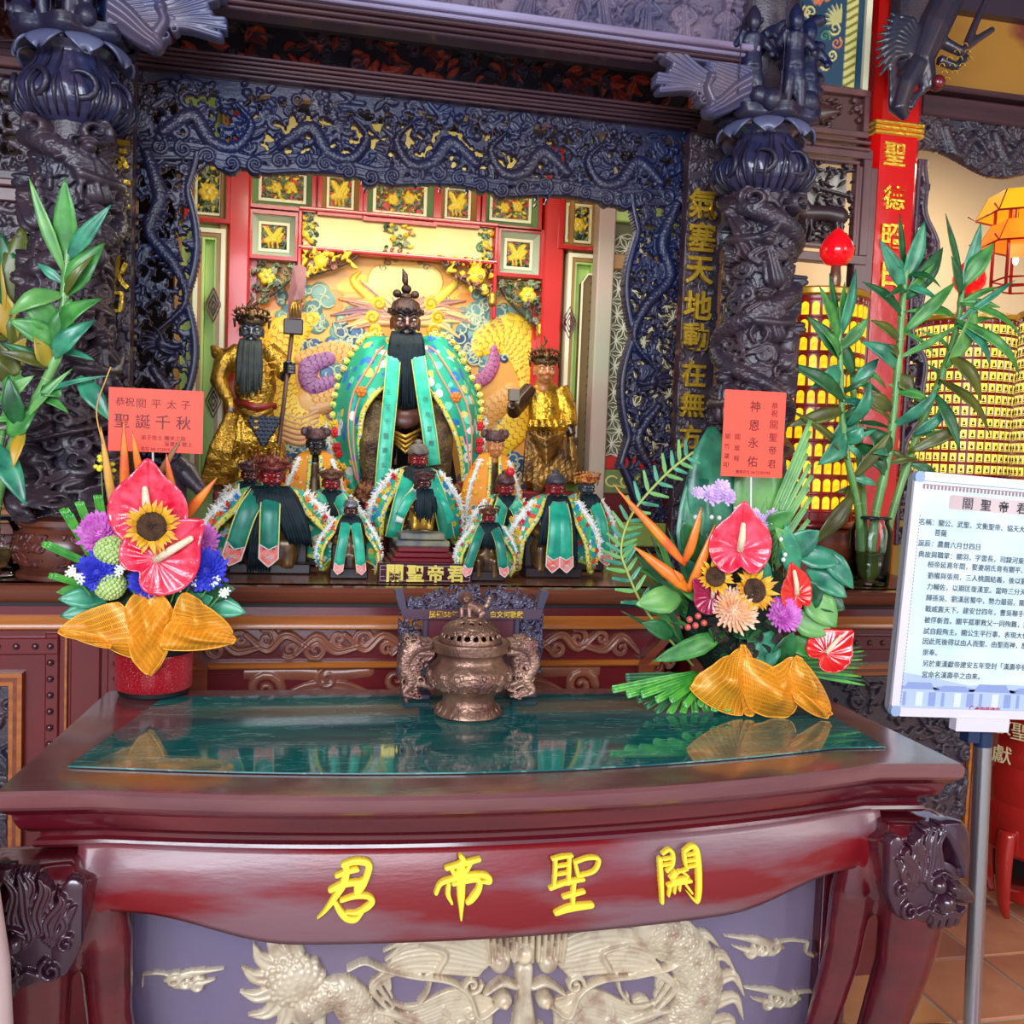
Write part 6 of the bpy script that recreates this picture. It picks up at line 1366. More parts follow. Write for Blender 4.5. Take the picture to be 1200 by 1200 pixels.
for k in range(4): z_ = -5*K+3.4*K*k; f.tube([hc+np.array((-5*K, -3*K, z_)), hc+np.array((0, -8*K, z_)), hc+np.array((6*K, -6*K, z_)), hc+np.array((7*K, 0, z_))], 1.6*K, 6)
f.tube([hc+np.array((-5*K, -2*K, 5*K)), hc+np.array((-2*K, -8*K, 7*K)), hc+np.array((3*K, -8*K, 7*K))], 1.8*K, 6)
addfused(f, .0028, 'hand', FM['black'], gl_, 1)
f = MB(); hc = Q(270, 478, -.06)
hand(f, hc, 9*K, 1.4, 1); addfused(f, .0028, 'hand', M('pale_grey_hand', (150, 140, 120), .4, metal=.3), gl_, 1)
hb = thing('halberd', 'crescent halberd with reddish blade and dark brown shaft held by the gilt general', 'halberd', (Q(318, 600, -.08)[0], D-.08, ZA))
mb = MB(); mb.tube([(Q(315, 600, -.075)[0], D-.08, ZA+.001), Q(321, 570, -.08), Q(342, 392, -.08)], 2.4*K, 8); mb.build('shaft', M('dark_brown_shaft', (74, 44, 36), .4), hb, True)
a, b = Q(343, 392, -.08), Q(344, 374, -.08); MB().box((a[0]-10*K, a[1]-.012, a[2]), (a[0]+11*K, a[1]+.012, b[2]), bev=.003).build('socket', M('dark_socket', (50, 30, 30), .4), hb)
ol = [(336, 374), (338, 350), (341, 325), (344, 312), (352, 310), (359, 314), (359, 330), (355, 350), (353, 374)]
mb = MB(); pts = [Q(x, y, -.08) for x, y in ol]; cen = np.mean(pts, 0); V = [p+np.array((0, -.003, 0)) for p in pts]+[p+np.array((0, .003, 0)) for p in pts]+[cen+np.array((0, -.012, 0)), cen+np.array((0, .012, 0))]; n = len(pts)
mb.add(V, [(i, 2*n, (i+1) % n) for i in range(n)]+[(n+i, n+(i+1) % n, 2*n+1) for i in range(n)]+[(i, (i+1) % n, n+(i+1) % n, n+i) for i in range(n)]); mb.build('blade', M('reddish_blade', (150, 96, 88), .4, coat=.2, col2=(124, 74, 74), vs=20), hb)
mb = MB(); 
for k in range(4): mb.spiral = None; mb.tube([Q(340+4*k, 372, -.095), Q(341+3*k, 360-2*k, -.10), Q(345+3*k, 352, -.095)], 1.5*K, 5)
mb.build('dragon_mount', gold_old, hb, True)

# ---- standing gilt youth, right
q0 = Q(642, 572); gr = thing('statue', 'standing gilt youth statue with round face and crown holding a square seal, right', 'statue', (q0[0], D, ZA))
MB().box((q0[0]-.11, D-.09, ZA), (q0[0]+.11, D+.09, q0[2]-.01), bev=.006).build('stand', M('maroon_stand'), gr)
f = MB(); f.tube([Q(638, 446), Q(639, 462), Q(641, 482), Q(640, 500)], [10*K, 21*K, 24*K, 22*K], 16, .65); f.tube([Q(655, 455), Q(664, 478, -.01), Q(668, 500, -.02)], [12*K, 12*K, 10*K], 10)
for k in range(6): f.tube([Q(622+7*k, 492, -.05), Q(621+8*k, 500, -.065), Q(624+8*k, 506, -.05)], [4*K, 5*K, 2*K], 6)
addfused(f, .005, 'tunic', M('bright_gilt_tunic', (226, 172, 50), .26, metal=.75, bump=.6, bs=70, col2=(130, 100, 46), vs=22, contrast=(.5, .7)), gr, 1)
f = MB(); f.tube([Q(640, 498), Q(639, 520), Q(641, 548), Q(644, 570)], [21*K, 24*K, 27*K, 30*K], 18, .6)
for k in range(9): f.tube([Q(618+5.4*k, 504, -.055), Q(616+6*k, 530, -.075), Q(614+7*k, 566, -.07)], [2*K, 3*K, 3.4*K], 6)
for k in range(5): f.tube([Q(620+3*k, 506+5*k, -.075), Q(640, 516+7*k, -.11), Q(662-2*k, 506+5*k, -.075)], 2.4*K, 6)
f.tube([Q(632, 568, -.03), Q(630, 573, -.09)], [9*K, 7*K], 8); f.tube([Q(652, 568, -.03), Q(654, 573, -.09)], [9*K, 7*K], 8)
f.tube([Q(668, 500, .0), Q(672, 535, -.01), Q(678, 568, 0)], [4*K, 6*K, 8*K], 8, .4)
addfused(f, .0055, 'skirt', M('brown_gilt_skirt', (176, 128, 56), .32, metal=.6, bump=.6, bs=70, col2=(84, 54, 38), vs=10, contrast=(.4, .62)), gr, 1)
f = MB(); f.tube([Q(622, 456), Q(608, 472, -.02), Q(602, 482, -.05), Q(600, 474, -.08)], [10*K, 11*K, 9*K, 6*K], 10); hand(f, Q(600, 472, -.09), 8*K, 1.3, 1); addfused(f, .003, 'raised_arm', M('dark_brown_arm', (70, 46, 32), .35, metal=.3, coat=.2), gr, 1); f = MB(); f.tube([Q(666, 500, -.01), Q(671, 510, -.02)], [7*K, 5*K], 8); hand(f, Q(675, 516, -.03), 9*K, .8, -1)
addfused(f, .003, 'lowered_hand', M('dark_brown_arm', (70, 46, 32), .35, metal=.3, coat=.2), gr, 1)
a = Q(602, 463, -.11); sl_ = thing('seal', 'square grey seal held up by the gilt youth statue', 'seal', (a[0], a[1], a[2]-.015)); MB().box(a-np.array((6, 6, 7))*K, a+np.array((6, 6, 7))*K, bev=.002).build('seal_block', M('grey_seal', (128, 116, 100), .4), sl_)
c = Q(638, 434, -.03); s = 26*K/.8; head(gr, c, s, FM['tan'], tilt=.05); headdress(gr, c, s, M('dark_gold_crown', (130, 96, 50), .35, metal=.6, bump=.5, bs=120, col2=(70, 50, 36), vs=40), 'big')
# low stepped plinth behind the small statues
pl = thing('inner_plinth', 'deep red stepped plinth along the bottom of the niche behind the statues', 'plinth', (-.02, 3.36, ZA))
# (rises just in front of the mural)
MB().box((-.50, 3.385, ZA), (.46, 3.42, 1.30), bev=.004).build('plinth_block', M('maroon_stand'), pl)
# dark carved horse head beside the left column
q = P(222, 560, 2.62); hh = thing('horse_statuette', 'dark carved horse head statuette between left column and small statues', 'statuette', (q[0]-.03, 2.64, ZA)); k = 2.62/FPX
Q3 = lambda px, py, dy=0: P(px, py, 2.62+dy)
f = MB(); f.tube([Q3(196, 640, .02), Q3(198, 600, .02), Q3(202, 570, .01), Q3(210, 550, 0)], [26*k, 20*k, 16*k, 14*k], 12); f.tube([Q3(208, 546), Q3(220, 556, -.02), Q3(232, 570, -.04), Q3(237, 577, -.045)], [14*k, 12.5*k, 8*k, 7*k], 12)
for e in (-1, 1): f.tube([Q3(207+e*5, 540, e*.012), Q3(205+e*7, 526, e*.02)], [4*k, 1*k], 6); f.ball(Q3(220+e*5, 553, -.03+e*.01), 3*k)
f.box((q[0]-.09, 2.60, ZA), (q[0]+.03, 2.69, ZA+.03))
for j in range(7): f.tube([Q3(200-j, 548+9*j, 0), Q3(192-j, 556+9*j, 0)], [4*k, 2*k], 6)
addfused(f, .004, 'horse_carving', carve, hh, 1)
# ================================================================== FLOWERS AND PLANTS
lf_dk = M('dark_green_leaf', (26, 74, 40), .4, coat=.1, col2=(38, 110, 58), vs=30); lf_md = M('mid_green_leaf', (50, 112, 50), .4, coat=.1, col2=(84, 160, 70), vs=25)
lf_bl = M('blue_green_leaf', (28, 98, 78), .34, coat=.2, col2=(70, 160, 120), vs=20); lf_lt = M('light_green_leaf', (120, 176, 90), .4, coat=.2, col2=(90, 150, 80), vs=20)
lf_ol = M('olive_brown_leaf', (96, 104, 30), .4, coat=.2, col2=(70, 70, 30), vs=18); lf_yel = M('yellowing_leaf', (196, 150, 40), .4, col2=(150, 140, 50), vs=14); palm = M('palm_green', (46, 136, 42), .3, coat=.3, col2=(90, 178, 60), vs=40)
stem_m = M('green_stem', (96, 150, 78), .4, coat=.2, col2=(120, 170, 96), vs=20); orange_p = M('orange_bract', (240, 138, 34), .35, coat=.3, col2=(226, 96, 40), vs=24); yel_p = M('sunflower_petal', (244, 190, 40), .5, col2=(220, 140, 30), vs=60)
anth_r = M('red_spathe', (224, 16, 56), .14, coat=.6, bump=.25, bs=60, col2=(246, 84, 110), vs=34); anth_s = M('scarlet_spathe', (216, 20, 26), .12, coat=.7, col2=(232, 50, 44), vs=16); anth_d = M('crimson_spathe', (160, 24, 70), .2, coat=.5)
spadix = M('cream_spadix', (244, 226, 190), .4, bump=.4, bs=300); f_blue = M('violet_blue_petal', (52, 58, 190), .5, col2=(80, 84, 226), vs=40); f_mag = M('orchid_pink_petal', (214, 96, 200), .5, col2=(236, 150, 224), vs=40)
f_lil = M('lilac_petal', (216, 180, 230), .5, col2=(236, 210, 244), vs=40); f_peach = M('peach_white_petal', (255, 220, 196), .5, col2=(250, 190, 130), vs=30); f_lime = M('pale_lime_petal', (206, 226, 150), .6, bump=.5, bs=200, col2=(180, 208, 120), vs=60)
disc = M('brown_seed_disc', (62, 38, 26), .8, bump=.8, bs=300, col2=(92, 60, 34), vs=80)
def frame_for(d, n):
    d = np.array(d, float); d /= np.linalg.norm(d); n = np.array(n, float); n = n-d*(n@d); n /= np.linalg.norm(n); return d, n, np.cross(d, n)
def leaf(parent, a, b, w, mt, bend=.15, n=(0, -1, .25), fold=.25, name='leaf', prof=(.12, .7, 1, .92, .62, .04), wave=0, mb=None, roll=0):
    "blade from a to b, folded along its midrib and arched; mb: collect instead of making an object"
    a = np.array(a, float); b = np.array(b, float); L = np.linalg.norm(b-a); d, nn, sd = frame_for(b-a, n)
    if roll: nn, sd = nn*math.cos(roll)+sd*math.sin(roll), sd*math.cos(roll)-nn*math.sin(roll)
    own = mb is None; mb = mb or MB()
    def fn(u, v):
        wv = w*np.interp(v, np.linspace(0, 1, len(prof)), prof); s_ = (u-.5)*2
        q_ = a+d*L*v+nn*(bend*L*math.sin(v*PI)-fold*wv*.5*(1-abs(s_)))+sd*s_*wv*.5+nn*wave*wv*math.sin(v*9+s_*2)*abs(s_); q_[2] = max(q_[2], ZT+.004); return q_
    mb.grid(fn, 4, 10)
    if own: return mb.build(name, mt, parent, True, solid=.0012)
def cstem(parent, pts, r, mt=None, name='stem'): mb = MB(); mb.tube(catmull(pts, 4), r, 7); return mb.build(name, mt or stem_m, parent, True)
def anthurium(parent, c, size, mt, n=(0, -1, .3), rot=0, spd=(.0, .55), cup=.12, name='anthurium'):
    c = np.array(c, float); up, nn, sd = frame_for((math.sin(rot), 0, math.cos(rot)), n)
    def fn(u, v):
        th = 2*PI*u; r = size*v*(.62+.10*math.cos(th)+.0)*(1-.42*math.exp(-((((th-PI+PI) % (2*PI))-PI)**2)*0-(abs(th-PI))**2/.12)); tip = .30*math.exp(-(min(th, 2*PI-th))**2/.08)*size*v
        x = math.sin(th)*r*1.02; y = math.cos(th)*r+math.cos(th)*tip*.9
        rid = .030*size*math.sin(th*15+2*v)*v*(1.15-v*.8)
        return c+sd*x+up*y+nn*(cup*size*v*v+rid+.05*size*math.cos(2*th)*v)
    o = MB().grid(fn, 72, 12).build(name, mt, parent, True, solid=.0015)
    mb = MB(); e = c+up*size*spd[1]+nn*size*.16+sd*spd[0]*size; mb.tube([c+nn*.004, (c+e)/2+nn*size*.06, e], [size*.075, size*.07, size*.05], 10); mb.ball(e, size*.05, 8, 6); mb.build('spadix', spadix, o, True)
    return o
def mum(parent, c, R, mt, n=(0, -1, .35), npet=90, name='chrysanthemum', wd=.17, flat=.75, inner=None, long=1.0):
    c = np.array(c, float); nn = np.array(n, float)/np.linalg.norm(n); mb = MB(); ga = 2.39996
    q = np.array(Vector((0, 0, 1)).rotation_difference(Vector(nn)).to_matrix())
    for k in range(npet):
        t = (k+.5)/npet; ph = t**.6*1.75; a = k*ga; L = R*(.55+.45*t)*random.uniform(.88, 1.1)*long
        dr = np.array((math.sin(ph)*math.cos(a), math.sin(ph)*math.sin(a), math.cos(ph)*flat)); tan = np.array((-math.sin(a), math.cos(a), 0)); up = np.cross(dr, tan)
        pts = [dr*L*.15, dr*L*.6+up*L*.02, dr*L*.92+np.array((0, 0, .10*L)), dr*L*1.0+np.array((0, 0, .2*L))]; w_ = R*wd
        V = []
        for i, p in enumerate(pts): ww = w_*(.4, .8, .9, .25)[i]; V += [p-tan*ww*.5+up*.15*ww, p, p+tan*ww*.5+up*.15*ww]
        V = np.array(V)@q.T+c; mb.add(V, [(3*i+j, 3*i+j+1, 3*i+j+4, 3*i+j+3) for i in range(3) for j in range(2)])
    mb.ball(c, R*.35, 10, 8)
    return mb.build(name, mt, parent, True)
def sunflower(parent, c, R, n=(0, -1, .2), name='sunflower', npet=24, petals=True):
    c = np.array(c, float); nn = np.array(n, float)/np.linalg.norm(n); q = np.array(Vector((0, 0, 1)).rotation_difference(Vector(nn)).to_matrix())
    mb = MB(); mb.lathe([(R*.56, -R*.08), (R*.60, 0), (R*.52, R*.12), (R*.3, R*.15), (0, R*.08)], c, 24, axis=nn)
    for k in range(70): r = R*.56*math.sqrt(k/70); a = k*2.4; mb.ball(c+q@np.array((r*math.cos(a), r*math.sin(a), R*(.13-.10*(r/R/.56)**3))), R*.05, 5, 4)
    o = mb.build(name, disc, parent, True); mb = MB()
    for k in range(npet):
        a = 2*PI*k/npet+random.uniform(-.08, .08); L = R*random.uniform(.42, .62); b0 = np.array((math.cos(a), math.sin(a), 0))*R*.52; e = np.array((math.cos(a+random.uniform(-.2, .2)), math.sin(a), random.uniform(-.1, .4)))*(R*.52+L)
        leaf(None, c+q@b0, c+q@e, R*.24, None, .15, nn, .2, mb=mb, prof=(.5, 1, .9, .5, .05))
    mb.build('petal_ring', yel_p, o, True, solid=.0006); return o
def bract(parent, a, b, w, mt=None, name='bract'):
    a = np.array(a); b = np.array(b); mb = MB(); m1 = a*.7+b*.3+np.array((0, -.008, 0)); mb.tube(catmull([a, m1, a*.35+b*.65+np.array((0, -.006, 0)), b], 4), [w*.25, w*.5, w*.46, w*.3, w*.04], 8, .45); return mb.build(name, mt or orange_p, parent, True)
def mesh_mat():
    mt = M('gold_mesh_ribbon', (255, 164, 40), .35, metal=.1); nt = mt.node_tree; N = nt.nodes; L = nt.links; b = N['Principled BSDF']
    uv = N.new('ShaderNodeAttribute'); uv.attribute_name = 'Uv'; sp = N.new('ShaderNodeSeparateXYZ'); L.new(uv.outputs['Vector'], sp.inputs[0]); outs = []
    for i, (sc_, th) in enumerate(((46., .40), (46., .40), (7., .22))):
        m1 = N.new('ShaderNodeMath'); m1.operation = 'MULTIPLY'; m1.inputs[1].default_value = sc_; L.new(sp.outputs[min(i, 1)], m1.inputs[0])
        fr = N.new('ShaderNodeMath'); fr.operation = 'FRACT'; L.new(m1.outputs[0], fr.inputs[0]); lt = N.new('ShaderNodeMath'); lt.operation = 'LESS_THAN'; lt.inputs[1].default_value = th; L.new(fr.outputs[0], lt.inputs[0]); outs.append(lt)
    mx = N.new('ShaderNodeMath'); mx.operation = 'MAXIMUM'; L.new(outs[0].outputs[0], mx.inputs[0]); L.new(outs[1].outputs[0], mx.inputs[1]); m2 = N.new('ShaderNodeMath'); m2.operation = 'MAXIMUM'; L.new(mx.outputs[0], m2.inputs[0]); L.new(outs[2].outputs[0], m2.inputs[1]); L.new(m2.outputs[0], b.inputs['Alpha'])
    return mt
ribm = mesh_mat()
wire = M('gold_wire', (250, 176, 60), .3, metal=.4)
def ribloop(parent, pts, w0, n=26, name='ribbon_loop', nrm=(0, -1, 0), fn=None, nu=16):
    "net ribbon surface with wired edges; fn(u, v) -> point"
    nv = n; me = MB().grid(fn, nu, nv); V = me.v; o = me.build(name, ribm, parent, True, solid=0)
    at = o.data.attributes.new('Uv', 'FLOAT_VECTOR', 'POINT'); at.data.foreach_set('vector', np.array([(i/nu, j/nv*1.6, 0) for j in range(nv+1) for i in range(nu+1)], 'f').ravel())
    e = MB()
    for path in ([fn(0, v) for v in np.linspace(0, 1, nv)], [fn(1, v) for v in np.linspace(0, 1, nv)], [fn(u, 0) for u in np.linspace(0, 1, nu)], [fn(u, 1) for u in np.linspace(0, 1, nu)]): e.tube(path, .0013, 5)
    e.build('wired_edge', wire, o, True); return o
def patch(c0, c1, c2, c3, bul=.02, y=0):
    "surface through four pixel-measured corners, bulging to the front"
    c0, c1, c2, c3 = map(np.array, (c0, c1, c2, c3))
    def fn(u, v):
        p = (c0*(1-u)+c1*u)*(1-v)+(c3*(1-u)+c2*u)*v; ct = (c0+c1+c2+c3)/4; su, sv = math.sin(u*PI), math.sin(v*PI); p = p+(p-ct)*.26*(su+sv-2*su*sv)*abs(1-2*su*sv*.5); p = p+np.array((0, -bul*math.sin(u*PI)*math.sin(v*PI)-.004*math.sin(u*13+v*3), 0)); p[2] = max(p[2], ZT+.003); return p
    return fn
# ------------------------------------------------ left arrangement
random.seed(101); D = 2.02; K = D/FPX; Q = lambda px, py, dy=0: P(px, py, D+dy)
q = PZ(174, 822, ZT); pc = np.array((q[0], q[1]+.075, ZT)); D = pc[1]; K = D/FPX
fa = thing('flower_arrangement', 'flower arrangement in a red glitter pot with gold net bow on table\'s left', 'flowers', tuple(pc))
glit = M('red_glitter', (226, 14, 44), .3, metal=.1, coat=.3, bump=1.0, bs=900, col2=(255, 170, 176), vs=380, contrast=(.58, .70))  # pale pink specks in the colour imitate the glitter's sparkle
MB().lathe([(.062, .001), (.072, .004), (.073, .012), (.070, .016)], pc, 40).build('pot_base', black, fa, True, auto=40)
MB().lathe([(.0765, .014), (.0785, .02), (.0785, .088), (.077, .092)], pc, 48).build('pot', glit, fa, True, auto=40)
MB().lathe([(.078, .090), (.080, .094), (.080, .106), (.076, .108), (.070, .104), (0, .100)], pc, 40).build('pot_rim', black, fa, True, auto=40)
MB().lathe([(.07, .10), (.09, .15), (.10, .19), (.07, .24), (0, .26)], pc+np.array((0, .01, 0)), 20, 1, .7, .1, 5).build('foliage_core', M('dark_foliage', (16, 40, 26), .6, bump=.8, bs=60), fa, True)
for i, (cs_, b) in enumerate([([(68, 740), (140, 706), (182, 778), (112, 752)], .03), ([(146, 716), (178, 690), (205, 730), (176, 792)], .04), ([(178, 694), (206, 728), (176, 790), (150, 752)], .03), ([(212, 697), (238, 708), (273, 742), (204, 755)], .035), ([(190, 760), (210, 722), (272, 744), (262, 757)], .03), ([(70, 738), (88, 748), (128, 760), (118, 745)], .02)]):
    fn = patch(*[Q(x, y, -.085-.006*i) for x, y in cs_], bul=b); ribloop(fa, None, 0, fn=fn)
for (a, b, w, mt, bd) in [((130, 700), (68, 702), 24, lf_bl, .1), ((135, 712), (70, 722), 24, lf_bl, .1), ((235, 705), (288, 718), 26, lf_bl, .1), ((232, 696), (276, 690), 24, lf_dk, .1), ((140, 690), (92, 668), 22, lf_dk, .1), ((215, 712), (250, 700), 22, lf_bl, .05), ((130, 735), (95, 722), 22, lf_dk, .05), ((160, 700), (170, 665), 24, lf_lt, .1), ((190, 700), (210, 680), 18, lf_dk, .1), ((100, 690), (66, 694), 12, lf_md, 0), ((208, 690), (232, 720), 22, lf_bl, .1)]:
    leaf(fa, Q(*a, -.05), Q(*b, -.08), w*K, mt, bd, wave=.04)
for (a, b, w) in [((108, 655), (72, 594), 9), ((112, 640), (90, 586), 8), ((122, 632), (112, 578), 8), ((100, 660), (50, 635), 10), ((110, 690), (57, 672), 9), ((104, 652), (78, 600), 7)]:
    for j in (0, 1): leaf(fa, Q(a[0]+j*4, a[1], .0), Q(b[0]+j*5, b[1]+2, -.02), w*K*.7, palm, 0, prof=(.8, 1, 1, 1, .95), fold=.5, name='palm_blade')
anthurium(fa, Q(174, 606, -.08), 64*K, anth_r, (0, -1, .35), 0, (-.04, .48)); o = anthurium(fa, Q(183, 656, -.11), 66*K, anth_r, (.12, -1, .25), .85, (.1, .65), .1)
sunflower(fa, Q(178, 617, -.125), 27*K, (.05, -1, .12), npet=30)
for (px, py, r, mt) in [(118, 625, 27, f_mag), (236, 634, 22, f_mag)]: mum(fa, Q(px, py, -.03), r*K, mt, npet=110)
for (px, py, r) in [(114, 670, 23), (174, 682, 22), (241, 668, 26)]: mum(fa, Q(px, py, -.085), r*K, f_blue, npet=120)
for (px, py, r, rx) in [(132, 645, 17, 1.15), (129, 686, 17, 1.0)]:
    g = MB(); random.seed(px)
    for k in range(150):
        z_ = 1-2*(k+.5)/150; rr = math.sqrt(1-z_*z_); a = k*2.4; g.ball(Q(px, py, -.08)+np.array((rr*math.cos(a)*rx, rr*math.sin(a), z_*.92))*r*K*.88, r*K*.15, 5, 4)
    g.ball(Q(px, py, -.08), (r*K*.85*rx, r*K*.85, r*K*.8)); g.build('green_pompon', f_lime, fa, True)
for (a, b, w, mt) in [((148, 600), (145, 490), 11, None), ((168, 572), (155, 505), 9, None), ((206, 600), (195, 532), 11, None), ((212, 612), (254, 560), 12, None), ((137, 612), (118, 500), 10, M('tan_bract', (200, 140, 84), .4, col2=(226, 170, 60), vs=20)), ((180, 568), (214, 512), 8, M('dry_bract', (150, 96, 60), .5))]: bract(fa, Q(*a, -.02), Q(*b, -.05), w*K, mt)
cstem(fa, [Q(120, 520, -.05), Q(113, 480, -.05), Q(124, 445, -.04), Q(130, 430, -.04)], .0014, M('tan_bract'), 'dry_stem')
for (px, py) in [(83, 668), (92, 680), (226, 680), (206, 690), (190, 664), (250, 682), (262, 694), (213, 672), (142, 668)]:
    for k in range(4):
        q = Q(px+random.uniform(-5, 5), py+random.uniform(-5, 5), -.10); m_ = MB()
        for j in range(5): a = j*1.257; m_.tube([q, q+np.array((math.cos(a)*4.2*K, -.003, math.sin(a)*4.2*K))], [.0016, .0026], 5)
        m_.build('white_floret', M('white_floret', (240, 244, 226), .5), fa, True)
    cstem(fa, [Q(px, py, -.095), Q(px+(170-px)*.2, py+20, -.08)], .0016)
for k in range(14):
    px, py = random.uniform(112, 135), random.uniform(530, 575); m_ = MB().ball(Q(px, py, -.02), (3.2*K, 2*K, 2.4*K), 7, 5); m_.build('yellow_floret', M('yellow_floret', (240, 220, 60), .5), fa, True) if k < 9 else None
cstem(fa, [Q(124, 620, 0), Q(120, 575, 0), Q(118, 530, -.02)], .0012)
def card(label, px, d, lines, vertical, stick, ins):
    x0, y0, x1, y1 = px; a = P(x0, y0, d); b = P(x1, y0, d); c = P(x0, y1, d); e = P(x1, y1, d); t = thing('greeting_card', label, 'card', tuple(((a+b+c+e)/4)-np.array((0, 0, abs(a[2]-c[2])/2))))
    xa, xb, za, zb = (a[0]+c[0])/2, (b[0]+e[0])/2, (c[2]+e[2])/2, (a[2]+b[2])/2
    MB().box((xa, d, za), (xb, d+.0015, zb)).build('card_sheet', M('coral_red_card', (255, 84, 62), .6), t); ink = M('dark_red_ink', (104, 22, 26), .6)
    for (s_, cx, cy, sz, *sp) in lines: text(s_, (xa+(xb-xa)*cx, d-.0006, zb-(zb-za)*cy), sz, ink, t, 'handwriting', off=.008, ext=.002, res=2)
    s0, s1 = stick; MB().tube([P(s0[0], s0[1], d+.004), P(s1[0], s1[1], d+.004)], .0022, 6).build('stick', white, t, True); return t
L_ = []
for i, ch in enumerate('恭祝關平太子'): L_.append((ch, (.12, .22, .34, .50, .66, .81)[i], .22+(.015 if i > 1 else 0), .019))
for i, ch in enumerate('聖誕千秋'): L_.append((ch, (.14, .36, .57, .79)[i], .52, .030))
L_ += [('弟子信士 耀來工程', .58, .77, .011), ('吳建德 敬上', .74, .86, .011), ('花坊 04-25283928', .52, .95, .009)]
card('orange-red card with horizontal brush writing above the left flower arrangement', (127, 456, 238, 530), D+.03, L_, False, ((179, 528), (181, 640)), fa)
# ------------------------------------------------ right arrangement
random.seed(202); q = PZ(888, 838, ZT); pc = np.array((q[0], q[1]+.07, ZT)); D = pc[1]; K = D/FPX; Q = lambda px, py, dy=0: P(px, py, D+dy)
fb = thing('flower_arrangement', 'tall flower arrangement with orange heliconia and red anthuriums on table\'s right', 'flowers', tuple(pc))
MB().lathe([(.05, .001), (.062, .004), (.066, .05), (.07, .075), (.0, .078)], pc, 32).build('pot', M('brown_pot', (90, 50, 30), .5), fb, True)
MB().lathe([(.06, .07), (.10, .12), (.125, .20), (.11, .28), (.05, .34), (0, .36)], pc+np.array((-.01, .02, 0)), 24, 1, .6, .12, 5).build('foliage_core', M('dark_foliage'), fb, True)
for i, (cs_, b) in enumerate([([(808, 806), (855, 768), (872, 764), (870, 838)], .04), ([(866, 764), (878, 764), (892, 822), (872, 836)], .02), ([(872, 770), (928, 800), (926, 838), (878, 830)], .05), ([(886, 800), (930, 770), (934, 812), (892, 822)], .03), ([(930, 772), (946, 780), (974, 832), (926, 818)], .04), ([(930, 820), (940, 800), (974, 834), (960, 840)], .02)]):
    fn = patch(*[Q(x, y, -.09-.006*i) for x, y in cs_], bul=b); ribloop(fb, None, 0, fn=fn)
# big banana-like leaves at the back, palm strips
leaf(fb, Q(840, 640, .08), Q(834, 500, .10), 82*K, lf_bl, .04, prof=(.5, .9, 1, .95, .7, .12), wave=.02, fold=.15); leaf(fb, Q(806, 690, .06), Q(818, 560, .08), 50*K, lf_bl, .03, prof=(.2, .7, 1, .9, .6), wave=.02)
leaf(fb, Q(890, 640, .08), Q(888, 540, .08), 76*K, lf_lt, .03, prof=(.7, 1, 1, .95, .8), fold=.1); 
for k in range(11): leaf(fb, Q(905, 600-k*2+k*9, .07), Q(946+random.uniform(-2, 6), 492+k*13, .07), 6.5*K, lf_lt, .0, prof=(.8, 1, 1, 1, .9), fold=.4, name='palm_blade')
for k in range(13):
    a = -2.9+k*.17; L = 100-abs(k-5)*3; leaf(fb, Q(812, 790, -.03), Q(812+L*math.cos(a)*.95, 795-L*math.sin(a)*.62-14, -.06), 9*K, palm if k > 5 else lf_dk, .0, prof=(.3, .6, .9, 1, 1), fold=.5, name='palm_blade')
for k in range(9): leaf(fb, Q(815+k*3, 788+k, -.05), Q(718+k*17, 808+k*3.2+(3 if k % 2 else 0), -.10), 9*K, palm, 0, prof=(.5, .8, 1, 1, 1), fold=.5, name='palm_blade')
for k in range(10): leaf(fb, Q(935, 770+k*2, -.02), Q(1015+random.uniform(-14, 4), 758+k*5, -.04), 5*K, palm if k % 2 else lf_dk, 0, prof=(.6, 1, 1, .8, .3), fold=.4, name='palm_blade')
for k in range(16): a = random.uniform(1.9, 2.9); px, py = 800+random.uniform(-6, 20), 740+random.uniform(-40, 20); leaf(fb, Q(px, py, .02), Q(px+85*math.cos(a), py-90*math.sin(a)-10, .03), 7*K, random.choice((lf_dk, lf_md, lf_dk)), 0, prof=(.4, 1, .9, .6, .1), name='palm_blade')
